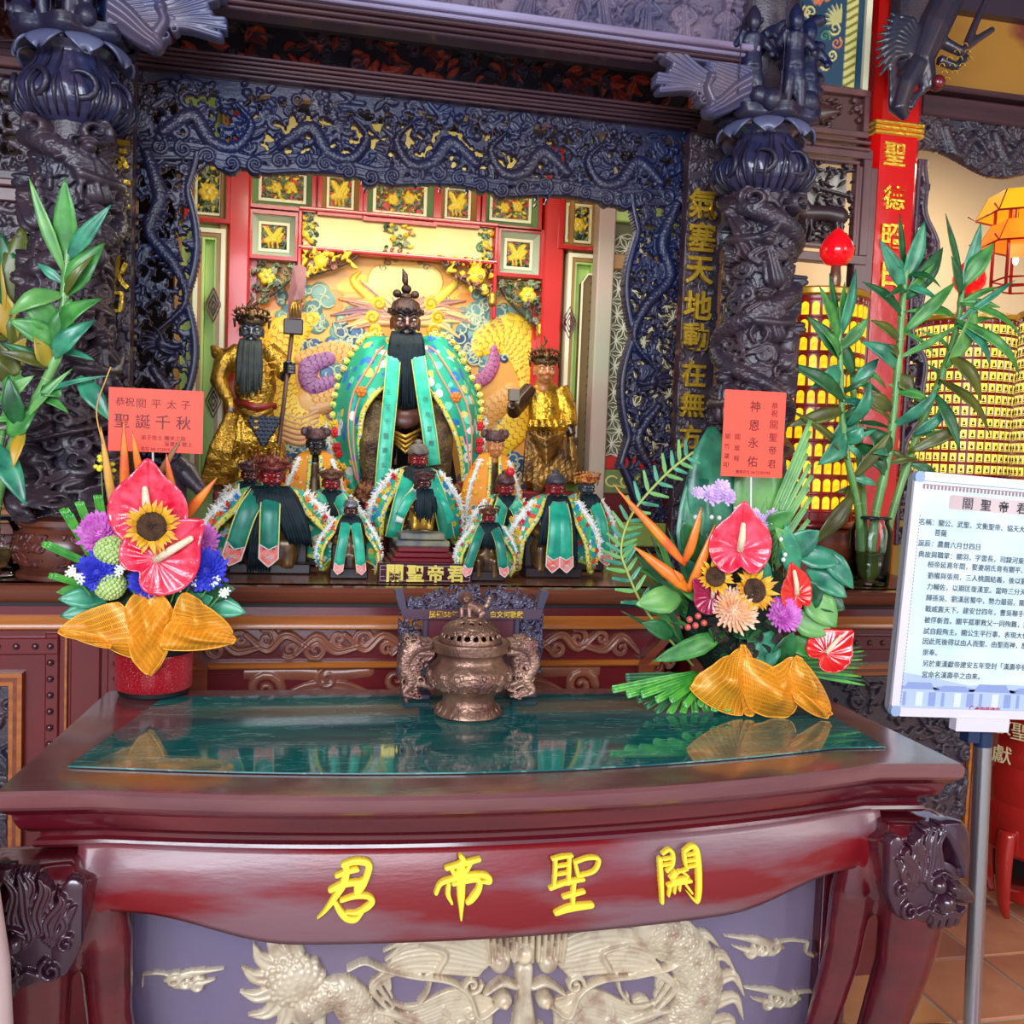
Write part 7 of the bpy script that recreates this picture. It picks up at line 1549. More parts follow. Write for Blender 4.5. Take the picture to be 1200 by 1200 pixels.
# trailing fern frond at left
fr_ = [Q(812, 780, -.03), Q(760, 720, -.05), Q(735, 670, -.05), Q(728, 640, -.04), Q(742, 600, -.03), Q(780, 556, -.02), Q(812, 530, -.02)]
cstem(fb, fr_, .0028, M('yellow_green_stem', (170, 180, 90), .4)); qq = catmull(fr_, 8)
for k in range(10, len(qq)-2, 2):
    for sg in (-1, 1): d_ = qq[k+1]-qq[k]; d_ /= np.linalg.norm(d_); nrm = np.array((-d_[2], 0, d_[0]))*sg; leaf(fb, qq[k], qq[k]+(nrm*.8+d_*.5)*.052*random.uniform(.7, 1), .010, lf_bl if k % 4 else lf_lt, 0, prof=(.3, 1, .9, .7, .5), name='leaflet')
for (a, b, w, mt) in [((800, 700), (745, 708), 34, lf_lt), ((850, 742), (765, 775), 26, lf_md), ((838, 700), (796, 690), 30, lf_md), ((905, 740), (884, 790), 40, lf_bl), ((880, 710), (895, 650), 34, lf_bl), ((930, 680), (920, 615), 26, lf_bl), ((920, 650), (960, 622), 34, lf_bl), ((930, 648), (985, 660), 30, lf_bl), ((940, 690), (980, 735), 40, lf_lt), ((935, 700), (965, 690), 40, lf_dk), ((945, 668), (992, 700), 30, lf_bl), ((950, 690), (990, 715), 34, lf_dk), ((925, 720), (975, 742), 36, lf_lt), ((930, 745), (950, 770), 30, lf_md), ((840, 790), (818, 815), 24, lf_lt), ((960, 640), (1000, 690), 26, lf_bl), ((895, 620), (930, 600), 26, lf_md), ((870, 650), (902, 628), 26, lf_md), ((820, 660), (800, 610), 30, lf_dk), ((905, 780), (930, 740), 30, lf_dk), ((790, 745), (752, 730), 24, lf_dk), ((915, 660), (937, 640), 30, lf_bl), ((930, 650), (908, 618), 22, lf_lt)]:
    leaf(fb, Q(*a, -.06), Q(*b, -.09), w*K, mt, random.uniform(.02, .14), wave=.03, n=(random.uniform(-.3, .3), -1, random.uniform(.1, .5)))
core = M('dark_purple_leaf', (44, 34, 36), .5, col2=(64, 60, 50), vs=30)
for k in range(40): px, py = random.uniform(825, 925), random.uniform(725, 775); leaf(fb, Q(px, py, -.06), Q(px+random.uniform(-18, 18), py+random.uniform(-14, 16), -.09), 14*K, random.choice((core, core, lf_dk)), .1)
for k in range(30): px, py = random.uniform(812, 925), random.uniform(610, 720); cstem(fb, [Q(px, py+40, -.01), Q(px+random.uniform(-5, 5), py, -.02), Q(px+random.uniform(-8, 8), py-28, -.03)], .0011)
# blooms
anthurium(fb, Q(866, 645, -.13), 60*K, anth_r, (-.1, -1, .2), 0, (.0, .52)); anthurium(fb, Q(932, 697, -.12), 42*K, anth_s, (.35, -1, .1), -.35, (.05, .7), name='anthurium'); anthurium(fb, Q(968, 766, -.10), 44*K, anth_s, (.1, -1, .9), .9, (-.1, .6)); anthurium(fb, Q(834, 700, -.11), 36*K, anth_d, (-.3, -1, .3), -.9, (.3, .3))
sunflower(fb, Q(838, 676, -.12), 22*K, (-.1, -1, .25)); sunflower(fb, Q(884, 692, -.13), 26*K, (.05, -1, .3), npet=30)
mum(fb, Q(861, 716, -.13), 30*K, f_peach, npet=130, wd=.13, long=1.05); mum(fb, Q(918, 720, -.13), 24*K, f_mag, npet=130)
for (px, py, r) in [(834, 580, 15), (852, 582, 13), (818, 578, 9), (845, 572, 13), (893, 612, 11), (905, 606, 12), (917, 612, 11), (885, 602, 8)]: mum(fb, Q(px, py, -.06), r*K, f_lil, npet=40, wd=.3)
for (a, b, w) in [((803, 662), (722, 572), 13), ((808, 692), (742, 640), 17), ((802, 660), (822, 594), 13), ((806, 694), (838, 614), 14), ((800, 682), (790, 668), 10)]: bract(fb, Q(*a, -.10), Q(*b, -.12), w*K, orange_p if a[1] > 661 else None)
bract(fb, Q(740, 596, -.10), Q(718, 566, -.10), 3*K, M('tan_bract'))
for (px, py) in [(808, 726), (818, 722), (806, 735), (815, 733), (825, 730)]: MB().ball(Q(px, py, -.12), 4*K, 9, 7).build('berry', M('pink_red_berry', (214, 90, 84), .3, coat=.3), fb, True)
for (px, py) in [(815, 606), (816, 618), (843, 607), (915, 632), (920, 650), (918, 656), (862, 596), (900, 648), (834, 606)]: MB().ball(Q(px, py, -.09), 3*K, 7, 5).build('white_bud', white, fb, True)
for k in range(12): a = random.uniform(0, 6.3); cstem(fb, [Q(890, 650, -.09), Q(890+12*math.cos(a), 650+18*math.sin(a), -.10)], .0022, M('dark_red_sprig', (104, 34, 44), .5), 'sprig')
L_ = []
for i, ch in enumerate('恭祝關聖帝君'): L_.append((ch, .82, (.16, .25, .38, .53, .68, .84)[i], .019 if i > 1 else .015))
for i, ch in enumerate('神恩永佑'): L_.append((ch, .50, (.18, .40, .60, .82)[i], .024))
for i, ch in enumerate('關琨程'): L_.append((ch, .24, (.54, .67, .79)[i], .013))
for i, ch in enumerate('關竹翠叩'): L_.append((ch, .08, (.54, .65, .77, .87)[i], .012))
L_.append(('豐原花坊 04 25283928', .52, .945, .0085))
card('tall orange-red card with vertical brush writing above the right flower arrangement', (847, 458, 919, 559), D-.0, L_, True, ((880, 558), (880, 650)), fb)
# ------------------------------------------------ lucky bamboo in glass jars on the altar
water = M('greenish_water', (150, 170, 110), .05, trans=.9)
def jar(label, px, py, d, w):
    q = P(px, py, d); z0 = ZA+.001; t = thing('glass_jar', label, 'vase', (q[0], d, z0)); r = w/2; H = P(px, 606, d)[2]-z0; c = (q[0], d, z0)
    o_ = MB().lathe([(0, .0), (r*.95, .0), (r, .006), (r, H*.80), (r*.80, H*.92), (r*.78, H*.97), (r*.90, H*.99), (r*.90, H)], c, 40)
    o_.lathe([(r*.86, H), (r*.74, H*.97), (r*.76, H*.92), (r*.95, H*.80), (r*.95, .012), (0, .010)], c, 40); o_.build('glass', gs, t, True)
    MB().lathe([(0, .012), (r*.93, .014), (r*.93, H*.5), (0, H*.5)], c, 32).build('water', M('jar_water', (176, 168, 110), .05, trans=.95), t, True)
    mb = MB(); mb.lathe([(r*.90, H-.004), (r*.93, H-.001), (r*.90, H+.003)], c, 40); mb.build('rim', M('dark_glass_rim', (40, 60, 70), .1, trans=.5), t, True); return t, np.array(c), r, H
def bamboo(label, pts, r, leaves, d, mt=stem_m, grp=None):
    q = [P(x, y, d+dy) if len((x, y)) else 0 for (x, y, dy) in pts]; t = thing('lucky_bamboo', label, 'plant', tuple(q[0]), grp)
    c = catmull(q, 8); n = len(c); r *= 1.15; rad = [r*(1-.35*i/n)*(1.18 if i % 6 == 0 else 1) for i in range(n)]; MB().tube(c, rad, 10).build('stem', mt, t, True)
    nd = MB(); 
    for i in range(3, n-2, 6): dd = c[i+1]-c[i]; nd.lathe([(rad[i]*1.02, -.0012), (rad[i]*1.12, 0), (rad[i]*1.02, .0012)], c[i], 10, axis=dd)
    nd.build('node_rings', M('pale_node_ring', (176, 186, 140), .5), t, True)
    for (ax, ay, bx, by, w, k, bend) in leaves:
        da = random.uniform(-.04, -.005); leaf(t, P(ax, ay, d-.004), P(bx, by, d+da), w*d/FPX, (lf_bl, lf_md, lf_dk, lf_ol, lf_yel, lf_lt)[k], bend, wave=.03, prof=(.25, .75, 1, .85, .5, .03), n=(random.uniform(-.4, .4), -1, random.uniform(0, .5)))
    for k in range(9):
        i = random.randrange(n//3, n-2); sg = random.choice((-1, 1)); dd = np.array((sg*random.uniform(.4, 1), random.uniform(-.4, .1), random.uniform(-.5, .7))); dd /= np.linalg.norm(dd)
        leaf(t, c[i], c[i]+dd*random.uniform(.07, .13), random.uniform(.018, .032)*(.8 if k % 2 else 1), random.choice((lf_bl, lf_md, lf_dk, lf_ol)), random.uniform(.1, .25), wave=.04, prof=(.25, .75, 1, .85, .5, .03), n=(random.uniform(-.4, .4), -1, random.uniform(0, .6)))
    return t
random.seed(303)
j1, jc, jr, jh = jar('clear glass jar holding lucky bamboo on the altar beside the notice board', 1017, 690, 2.50, .116)
B = 'lucky bamboo stalks in the right jar'
bamboo('upright lucky bamboo stalk at left of the right jar with drooping dark leaves', [(1010, 676, .0), (1006, 600, 0), (990, 520, 0), (985, 440, 0), (983, 360, 0)], .0095, [(984, 400, 960, 335, 22, 1, .05), (984, 395, 1003, 315, 20, 0, .05), (985, 420, 945, 370, 22, 2, .1), (985, 430, 950, 455, 24, 0, .2), (984, 410, 1018, 372, 18, 1, .1), (990, 470, 920, 425, 22, 2, .15), (990, 480, 922, 500, 20, 3, .1), (993, 510, 958, 545, 30, 0, .12), (995, 520, 1012, 500, 20, 0, .2), (996, 540, 925, 480, 14, 3, .1), (1000, 560, 1045, 505, 18, 3, .05), (985, 388, 990, 330, 14, 1, 0), (983, 380, 972, 320, 14, 2, 0), (1000, 580, 950, 640, 24, 3, .1), (992, 500, 1020, 445, 22, 0, .2)], 2.49)
bamboo('tall central lucky bamboo stalk of the right jar with its spray before the pillar', [(1018, 680, .0), (1025, 610, 0), (1043, 520, 0), (1052, 430, 0), (1058, 350, 0), (1063, 300, 0)], .0115, [(1060, 340, 1030, 280, 22, 0, .04), (1060, 330, 1084, 258, 26, 0, .05), (1062, 350, 1105, 290, 26, 2, .1), (1060, 320, 1054, 250, 14, 2, 0), (1060, 345, 1100, 305, 16, 1, .1), (1058, 370, 1010, 330, 18, 2, .1), (1058, 390, 1120, 330, 18, 1, .15), (1055, 400, 1020, 375, 18, 3, .1), (1050, 430, 1008, 400, 24, 0, .2), (1054, 440, 1070, 460, 26, 3, .1), (1045, 500, 1100, 455, 18, 0, .15), (1045, 480, 1010, 460, 22, 3, .1), (1040, 540, 1015, 500, 34, 2, .2), (1050, 460, 1090, 470, 14, 1, .2), (1052, 420, 1125, 380, 10, 1, .1)], 2.51)
bamboo('leaning lucky bamboo stalk of the right jar rising to upper right beyond the red pillar', [(1026, 682, .02), (1046, 600, .02), (1075, 510, .02), (1105, 435, .02), (1122, 380, .02), (1128, 330, .02)], .0105, [(1110, 430, 1145, 352, 28, 5, .1), (1128, 340, 1150, 260, 18, 0, .04), (1128, 335, 1165, 285, 24, 1, .1), (1128, 330, 1108, 250, 12, 2, 0), (1126, 345, 1115, 300, 16, 2, .05), (1122, 380, 1160, 430, 16, 0, .2), (1120, 375, 1195, 440, 16, 1, .2), (1118, 370, 1060, 365, 14, 1, .15), (1120, 378, 1190, 328, 10, 0, .1), (1112, 415, 1150, 470, 26, 3, .15), (1100, 445, 1160, 510, 20, 3, .15), (1080, 470, 1040, 450, 16, 5, .1), (1070, 510, 1110, 480, 16, 0, .15), (1065, 530, 1130, 500, 18, 3, .2), (1125, 355, 1200, 400, 12, 1, .15), (1095, 460, 1125, 530, 18, 2, .1)], 2.53)
bamboo('short lucky bamboo stalk at the back of the right jar with broad leaves', [(1010, 684, .03), (1012, 600, .03), (1005, 520, .03), (1000, 460, .03), (998, 420, .03)], .0095, [(1000, 440, 975, 390, 22, 2, .1), (1000, 450, 1030, 420, 18, 0, .1), (1002, 480, 970, 520, 24, 0, .2), (1005, 520, 1040, 560, 26, 2, .2), (1008, 560, 985, 600, 20, 3, .1)], 2.535)
random.seed(404)
lx = -1.06
j2, jc2, jr2, jh2 = jar('clear glass jar holding lucky bamboo at the altar\'s far left end', -8, 690, 2.50, .116)
bamboo('arching lucky bamboo stalk entering from the left with a fresh leafy top', [(-8, 684, .16), (-6, 600, .12), (12, 530, .05), (45, 465, .01), (68, 410, 0), (76, 340, 0), (80, 290, 0)], .0115, [(78, 300, 76, 208, 24, 1, .03), (78, 305, 130, 240, 18, 0, .05), (76, 320, 34, 208, 14, 5, .05), (78, 345, 122, 285, 28, 1, .12), (74, 345, 10, 370, 22, 5, .25), (72, 385, 25, 350, 30, 1, .15), (70, 400, 10, 375, 26, 1, .15), (66, 390, 120, 350, 22, 1, .2), (60, 420, 112, 375, 22, 0, .2), (58, 430, 40, 395, 20, 4, .1), (52, 450, 72, 465, 26, 1, .2), (45, 462, 130, 440, 6, 0, .1), (92, 441, 130, 494, 22, 0, .15), (30, 490, 85, 432, 10, 5, .1), (10, 510, 42, 480, 26, 1, .15), (22, 500, 10, 440, 22, 2, .15), (28, 505, 16, 548, 14, 4, .15), (-6, 520, 30, 592, 26, 0, .1), (0, 470, 40, 440, 16, 5, .1), (20, 440, -5, 400, 24, 3, .1), (66, 410, 84, 350, 26, 1, .1), (64, 430, 55, 380, 26, 5, .05)], 2.27)
bamboo('older lucky bamboo stalk at the left edge with yellowing olive leaves', [(-10, 684, .05), (-10, 600, .05), (4, 500, .04), (20, 420, .03), (16, 360, .02)], .0085, [(16, 370, -2, 270, 34, 2, .1), (18, 380, 28, 262, 40, 3, .1), (18, 400, -4, 330, 30, 4, .1), (18, 410, 30, 350, 26, 3, .1), (14, 430, 32, 395, 22, 4, .1), (10, 450, -10, 400, 24, 3, .1), (8, 470, 30, 430, 24, 1, .1), (2, 380, -2, 290, 22, 4, .1)], 2.50)
# ================================================================== RIGHT SIDE: panels, red pillar, bracket figure, towers, lanterns, notice board
sp = thing('side_screen', 'brown wooden side screen with pierced deer carving right of the right column', 'screen', (1.15, 2.98, 1.10)); D = 2.98
x0, z0, x1, z1 = px_rect(846, 100, 1016, 152, D)
def framebox(t, px, d, mt, e=.012, dp=.03, name='panel_frame'):
    x0, z0, x1, z1 = px_rect(*px, d); f = MB()
    frame4(f, x0, z0, x1, z1, e, d-.01, d+dp, .002)
    f.build(name, mt, t); return x0+e, z0+e, x1-e, z1-e
pinkw = M('pinkish_brown_wood', (118, 70, 68), .35, coat=.2, col2=(92, 54, 58), vs=4, stretch=(3, 3, .5))
MB().box((P(846, 300, D)[0], D-.01, 1.10), (P(858, 300, D)[0], D+.04, 2.40), bev=.004).build('stile', pinkw, sp)
MB().box((P(1000, 300, D)[0], D-.004, 1.3), (P(1023, 300, D)[0], D+.04, 2.42), bev=.004).build('stile', pinkw, sp)
MB().box((P(845, 300, D)[0], D+.05, 1.10), (P(1018, 300, D)[0], D+.07, 1.38)).build('lower_board', brown, sp)
random.seed(21); x0, z0, x1, z1 = framebox(sp, (868, 98, 1018, 155), D, pinkw, .02)
MB().box((x0, D+.015, z0), (x1, D+.03, z1)).build('panel_ground', M('brown_ground', (84, 48, 44), .4), sp)
c = Relief(x1-x0, z1-z0, .0024, 0); W_, H_ = x1-x0, z1-z0; c.fill(60, .008, .016, .014, .002, 'lfd'); c.stroke([(W_*.5, H_*.35), (W_*.65, H_*.45), (W_*.78, H_*.5)], [.02, .03, .008], .02, .004)
for k in range(5): c.stroke([(W_*.5, H_*.4), (W_*.4, H_*(.5+.1*k)), (W_*(.3+.03*k), H_*.3)], .004, .012, .006)
c.flat('insect_carving', M('brown_carving', (96, 58, 56), .38, coat=.2, col2=(70, 44, 46), vs=9), sp, x0, z0, D+.013, .0006, .004)
for py in (158, 166): a = P(870, py+4, D)[2]; b = P(870, py, D)[2]; zz0 = P(940, py+5, D)[2]; MB().box((P(862, 160, D)[0], D-.02, zz0), (P(1018, 160, D)[0], D+.03, zz0+.012), bev=.003).build('moulding', pinkw, sp)
x0, z0, x1, z1 = framebox(sp, (858, 168, 1018, 305), D, pinkw, .03); x0, z0, x1, z1 = framebox(sp, (868, 182, 1004, 288), D, pinkw, .012, .02)
random.seed(23); W_, H_ = x1-x0, z1-z0; c = Relief(W_, H_, .0024, 0); c.fill(165, .009, .016, .012, .002, 'llb')
def deer(c, x, z, L, sg):
    c.stroke([(x, z), (x+sg*L*.35, z+.02*L), (x+sg*L*.6, z)], [L*.13, L*.12, L*.14], .022, .010); c.stroke([(x+sg*.02*L, z+.05*L), (x-sg*L*.12, z+.28*L), (x-sg*L*.16, z+.36*L)], [L*.11, L*.06, L*.05], .022, .010)
    c.stroke([(x-sg*L*.15, z+.38*L), (x-sg*L*.28, z+.33*L)], [L*.065, L*.04], .022, .012)
    for dx in (.0, .08, .52, .6): c.stroke([(x+sg*L*dx, z), (x+sg*L*(dx+.03), z-.25*L), (x+sg*L*(dx-.02), z-.42*L)], [L*.06, L*.03, L*.025], .016, .008)
deer(c, W_*.55, H_*.36, W_*.55, 1)
c.stroke([(0, H_*.8), (W_*.4, H_*.74), (W_*.95, H_*.62)], [.009, .008, .005], .014, .006, ridge=1)
c.flat('deer_carving', M('brown_black_carving', (66, 44, 50), .38, coat=.2, col2=(50, 36, 44), vs=9), sp, x0, z0, D+.01, .0006, .01)
MB().box((x0, D+.05, z0), (x1, D+.055, z1)).build('pale_backing', M('pale_backing', (214, 206, 190), .7), sp)
# painted board high behind the right column
pb = thing('painted_board', 'painted blue and gold arabesque board high between right column and red pillar', 'painted panel', (P(960, 50, 3.0)[0], 3.0, 2.50))
x0, z0, x1, z1 = px_rect(900, -40, 1016, 98, 3.0); random.seed(25); c = Relief(x1-x0, z1-z0, .0026, .001, (28, 66, 92)); W_, H_ = x1-x0, z1-z0
c.stroke([(0, H_), (W_*.12, H_*.8), (W_*.1, H_*.6), (W_*.22, H_*.4), (W_*.14, H_*.18), (0, 0)], .05, .003, .001, (216, 160, 50)); c.stroke([(W_*.2, H_), (W_*.22, H_*.8), (W_*.2, H_*.6), (W_*.3, H_*.42), (W_*.24, H_*.2), (W_*.1, 0)], .004, .004, .003, (230, 210, 120))
for k in range(18): c.spiral((W_*random.uniform(.36, .72), H_*random.uniform(.1, .98)), random.uniform(.016, .026), 1.3, k, (-1)**k, .0035, .003, .002, random.choice([(224, 206, 130), (60, 130, 80), (214, 120, 70), (224, 206, 130)]))
for k in range(7): a = PI/2+k*.3; c.stroke([(W_*.72, H_*.55), (W_*.72+.06*math.cos(a), H_*.55+.06*math.sin(a))], [.004, .006, .001], .004, .003, (200, 190, 120))
for py in (.28, .72): c.flower((W_*.48, H_*py), .022, .004, .003, (216, 110, 70), (240, 190, 120))
c.stroke([(W_*.84, 0), (W_*.84, H_)], .020, .003, .004, (214, 204, 120), flat=True)
for k in range(14): c.stroke([(W_*.79, H_*k/14), (W_*.89, H_*(k+.9)/14)], .0045, .002, .0065, (130, 120, 50))
c.flat('arabesque', paintrel, pb, x0, z0, 3.0, color=True)
MB().box((x1-.012, 2.985, z0-.02), (x1+.008, 3.02, z1)).build('frame', cream, pb); MB().box((x0-.05, 2.985, z0-.02), (x1+.008, 3.03, z0-.004), bev=.003).build('frame', pinkw, pb)
# red pillar with gilt couplet
D = 3.06; xa, xb = P(1020, 250, D)[0], P(1076, 250, D)[0]; pr_ = (xb-xa)/2
rp = thing('red_pillar', 'glossy red lacquered pillar with gold ring and gilt couplet characters', 'pillar', ((xa+xb)/2, D+pr_, 0))
MB().box((xa, D, 0), (xb, D+.14, 3.2), bev=.022).build('shaft', red_gloss, rp)
z_ = P(1047, 150, D)[2]
for k in (-1, 0, 1): MB().box((xa-.004, D-.006, z_+k*.017-.007), (xb+.004, D+.146, z_+k*.017+.007), bev=.004).build('gold_ring', gold, rp)
for ch, px, py in (('聖', 1048, 181), ('德', 1047, 232), ('昭', 1045, 277), ('日', 1043, 322)): text(ch, P(px, py, D-.003), .082, gold, rp, 'gilt_character', off=.02, ext=.06)
# bracket figure at the top of the pillar
D = 2.90; K = D/FPX; bf = thing('bracket_figure', 'dark carved bracket of a bird and tumbling figure at top of the red pillar', 'wood carving', (P(1090, 120, D)[0], D, 2.3)); Q = lambda px, py, dy=0: P(px, py, D+dy)
random.seed(27); f = MB(); f.tube([Q(1120, -20), Q(1095, 30), Q(1080, 70), Q(1088, 105)], [20*K, 22*K, 17*K, 12*K], 12, .8); f.tube([Q(1075, 75), Q(1060, 100), Q(1052, 128), Q(1062, 138)], [14*K, 14*K, 12*K, 6*K], 10); f.ball(Q(1098, 98, -.02), (10*K, 10*K, 10*K)); f.tube([Q(1088, 100), Q(1074, 112), Q(1066, 128)], [6*K, 5*K, 4*K], 8)
f.tube([Q(1105, 50), Q(1125, 60), Q(1145, 46), Q(1164, 34)], [8*K, 7*K, 5*K, 4*K], 8); f.tube([Q(1130, 60), Q(1142, 30), Q(1160, -10)], [6*K, 5*K, 4*K], 8); f.tube([Q(1100, 70), Q(1120, 78), Q(1134, 66)], [7*K, 6*K, 4*K], 8)
for k in range(9): a = 2.0+.16*k; f.tube([Q(1085, 60), Q(1085+38*math.cos(a), 60-40*math.sin(a)), Q(1078+52*math.cos(a+.3), 62-62*math.sin(a+.3))], [6*K, 5*K, 2*K], 6)
for k in range(7): f.tube([Q(1050, 20+12*k), Q(1044, 40+12*k), Q(1042, 60+11*k)], [4*K, 4*K, 1.5*K], 6)
addfused(f, .0045, 'figure_carving', M('blue_black_green_carving', (34, 46, 66), .3, coat=.4, col2=(60, 44, 56), vs=10), bf, 1)
mb = MB()
for i in range(4):
    for j in range(3):
        q = Q(1104+9*i+3*j, 78-8*i+8*j, -.04); mb.tube([q+np.array((4*K*math.cos(a), 0, 4*K*math.sin(a))) for a in np.linspace(0, PI, 7)], .0014, 5)
mb.build('gilt_scales', gold, bf, True)
mb = MB().ball(Q(1100, 96, -.035), (9*K, 7*K, 9*K)); mb.build('red_head', M('dark_red_head', (110, 26, 36), .25, coat=.4), bf, True)
MB().box((Q(1060, 0)[0], D, 2.72), (Q(1100, 0)[0], D+.10, 3.18), bev=.02).build('bracket_block', carve, bf)
# beam, painted board and pierced arch right of the pillar
ab = thing('side_arch', 'dark beam and pierced carved arch framing the lantern hall at upper right', 'wood carving', (1.9, 3.1, 2.1)); D = 3.14
x0, z0, x1, z1 = px_rect(1076, 112, 1290, 150, D); x1 = 2.75
MB().box((x0, D-.02, z0), (x1, D+.10, z0+.075), bev=.006).build('beam', brown_dk, ab); MB().box((x0, D-.05, z0+.08), (x1, D+.10, z0+.10), bev=.004).build('beam_moulding', brown_dk, ab)
MB().box((x0, D, z0+.10), (x1, D+.06, z0+.36)).build('painted_board', M('ochre_brown_board', (168, 116, 40), .5, col2=(120, 50, 36), vs=2.2, contrast=(.5, .56)), ab); MB().box((x0, D-.04, z0+.36), (x1, D+.1, 3.18)).build('upper_beam', M('purple_black_beam', (56, 40, 56), .4, coat=.2), ab)
random.seed(29); c = Relief(x1-x0, .20, .0030, 0); W_ = x1-x0; c.H[:] = .002; c.fill(220, .014, .03, .014, .002, 'sslb'); 
for k in range(5): c.dragon([(.1+k*.2, .16), (.16+k*.2, .07), (.22+k*.2, .14), (.28+k*.2, .08)], .022, .02, .006, sc=.013, spikes=4)
for j, zv in enumerate(c.zs): c.H[j, zv < .05+.035*np.sin(c.xs*11+1)] = 0
for a, b, r in rng.uniform(0, 1, (50, 3)): pierce(c, a*W_, .07+b*.12, .004+.004*r)
c.flat('pierced_valance', carve, ab, x0, z0-.195, D, .0006, .02)
zc_ = z0-.15; H_ = zc_-1.16; c = Relief(.11, H_, .0028, 0); 
def edx(z): return .055+.030*math.sin(z*13+.6)+.012*math.sin(z*31)
for k in range(110): z = random.uniform(0, H_); x = random.uniform(0, edx(z)); c.fill(1, .012, .02, .013, .002, 'slb', box=(x, x+.001, z, z+.001))
c.stroke([(edx(z), z) for z in np.linspace(0, H_, 60)], .013, .014, .005, raw=True, ridge=1); c.stroke([(.008, z) for z in np.linspace(0, H_, 30)], .010, .012, .003, raw=True)
for j, zv in enumerate(c.zs): c.H[j, c.xs > edx(zv)+.014] = 0
c.flat('arch_leg', M('purple_brown_carving', (84, 56, 66), .35, coat=.25, col2=(58, 44, 66), vs=7), ab, x0+.002, 1.16, D-.005, .0006, .025)
# light towers of small votive lamps
cell_y = M('lit_yellow_cell', (250, 206, 24), .4, emit=.85, col2=(240, 170, 10), vs=60); cell_w = M('lit_pale_cell', (250, 214, 40), .4, emit=.85, col2=(250, 236, 120), vs=90)
drum_r = M('dark_red_drum', (132, 20, 22), .35, coat=.3); rim_g = M('gold_rim_paint', (214, 158, 40), .3, coat=.3, metal=.3)
def cell_mesh(w, h, kind):
    mb = MB()
    if kind == 'arch':
        n = 8; top = [(w/2*math.cos(a), h*.5-w/2+w/2*math.sin(a)*1.0) for a in np.linspace(0, PI, n)]; ol = [(-w/2, -h/2), (w/2, -h/2)]+top; mb.prism(ol, -.003, .002)
        me = mb.mesh('votive_cell', False); me.materials.append(cell_y); return me
    mb.box((-w/2, -.002, -h/2), (w/2, .002, h/2)); mb.cur = 1; mb.ball((0, -.004, -h*.10), (w*.26, .004, h*.16), 6, 4); mb.ball((0, -.004, h*.12), (w*.10, .004, h*.10), 6, 4); mb.box((-w*.34, -.006, -h*.42), (w*.34, -.002, -h*.32))
    me = mb.mesh('votive_cell', False); me.materials.append(cell_w); me.materials.append(M('dark_olive_idol', (96, 80, 24), .5)); return me
def tower(label, px, pyt, pyb, wpx, d, kind, ncol, rowpx, span=(-1.45, 1.45), rimh=.03):
    c = P(px, (pyt+pyb)/2, d); r = wpx/2*d/FPX; zt, zb = P(px, pyt, d-r)[2], P(px, pyb, d-r)[2]
    t = thing('light_tower', label, 'lamp tower', (c[0], d, zb)); cx, cy = c[0], d
    MB().lathe([(r, zb), (r, zt-rimh)], (cx, cy, 0), 48).build('drum', drum_r, t, True, auto=40)
    MB().lathe([(r*.2, zt-.004), (r*1.02, zt-.004), (r*1.08, zt-.010), (r*1.08, zt-.024), (r*1.01, zt-rimh)], (cx, cy, 0), 48).build('rim', rim_g, t, True, auto=40)
    MB().lathe([(r*1.06, zb-.02), (r*1.08, zb-.01), (r*1.02, zb+.004)], (cx, cy, 0), 48).build('base_ring', drum_r, t, True)
    dz = rowpx*(d-r)/FPX; da = 2*PI/ncol; nr = int((zt-rimh-zb)/dz); me = cell_mesh(r*da*.70, dz*.72, kind); rb = MB()
    view = math.atan2(cx-CAM[0], cy)  # direction towards the photograph's side
    for i in range(nr):
        z = zt-rimh-.012-(i+.5)*dz
        for j in range(ncol):
            a = da*(j+.5); aa = (a+view+PI) % (2*PI)-PI
            if not span[0] < aa < span[1]: continue
            o = link('votive_cell', me, None, t); o.location = (r*1.006*math.sin(a), -r*1.006*math.cos(a), z-zb); o.rotation_euler = (0, 0, a)
    for i in range(nr+1): z = zt-rimh-.012-i*dz; rb.lathe([(r*1.001, z-.0035), (r*1.03, z-.002), (r*1.03, z+.002), (r*1.001, z+.0035)], (cx, cy, 0), 48)
    rb.build('ring_rail', M('red_rail', (176, 26, 26), .3, coat=.3), t, True)
    vb = MB()
    for j in range(ncol): a = da*j; vb.box((-.0018, -.005, 0), (.0018, 0, 1)) if False else vb.tube([(cx+r*1.012*math.sin(a), cy-r*1.012*math.cos(a), zb), (cx+r*1.012*math.sin(a), cy-r*1.012*math.cos(a), zt-rimh)], .0026, 4)
    vb.build('vertical_rail', M('red_rail'), t); return t, (cx, cy, zt, zb, r)
t1, g1 = tower('round tower of large yellow arched votive lamps behind the bamboo, nearest the column', 951, 331, 612, 118, 2.76, 'arch', 30, 22.6)
t2, g2 = tower('tower of square votive lamps with tiny buddhas just right of the red pillar', 1128, 362, 566, 124, 3.46, 'sq', 38, 15.6)
t3, g3 = tower('gold-rimmed tower of square votive lamps at the right picture edge', 1262, 350, 590, 150, 3.00, 'sq', 44, 17.5)
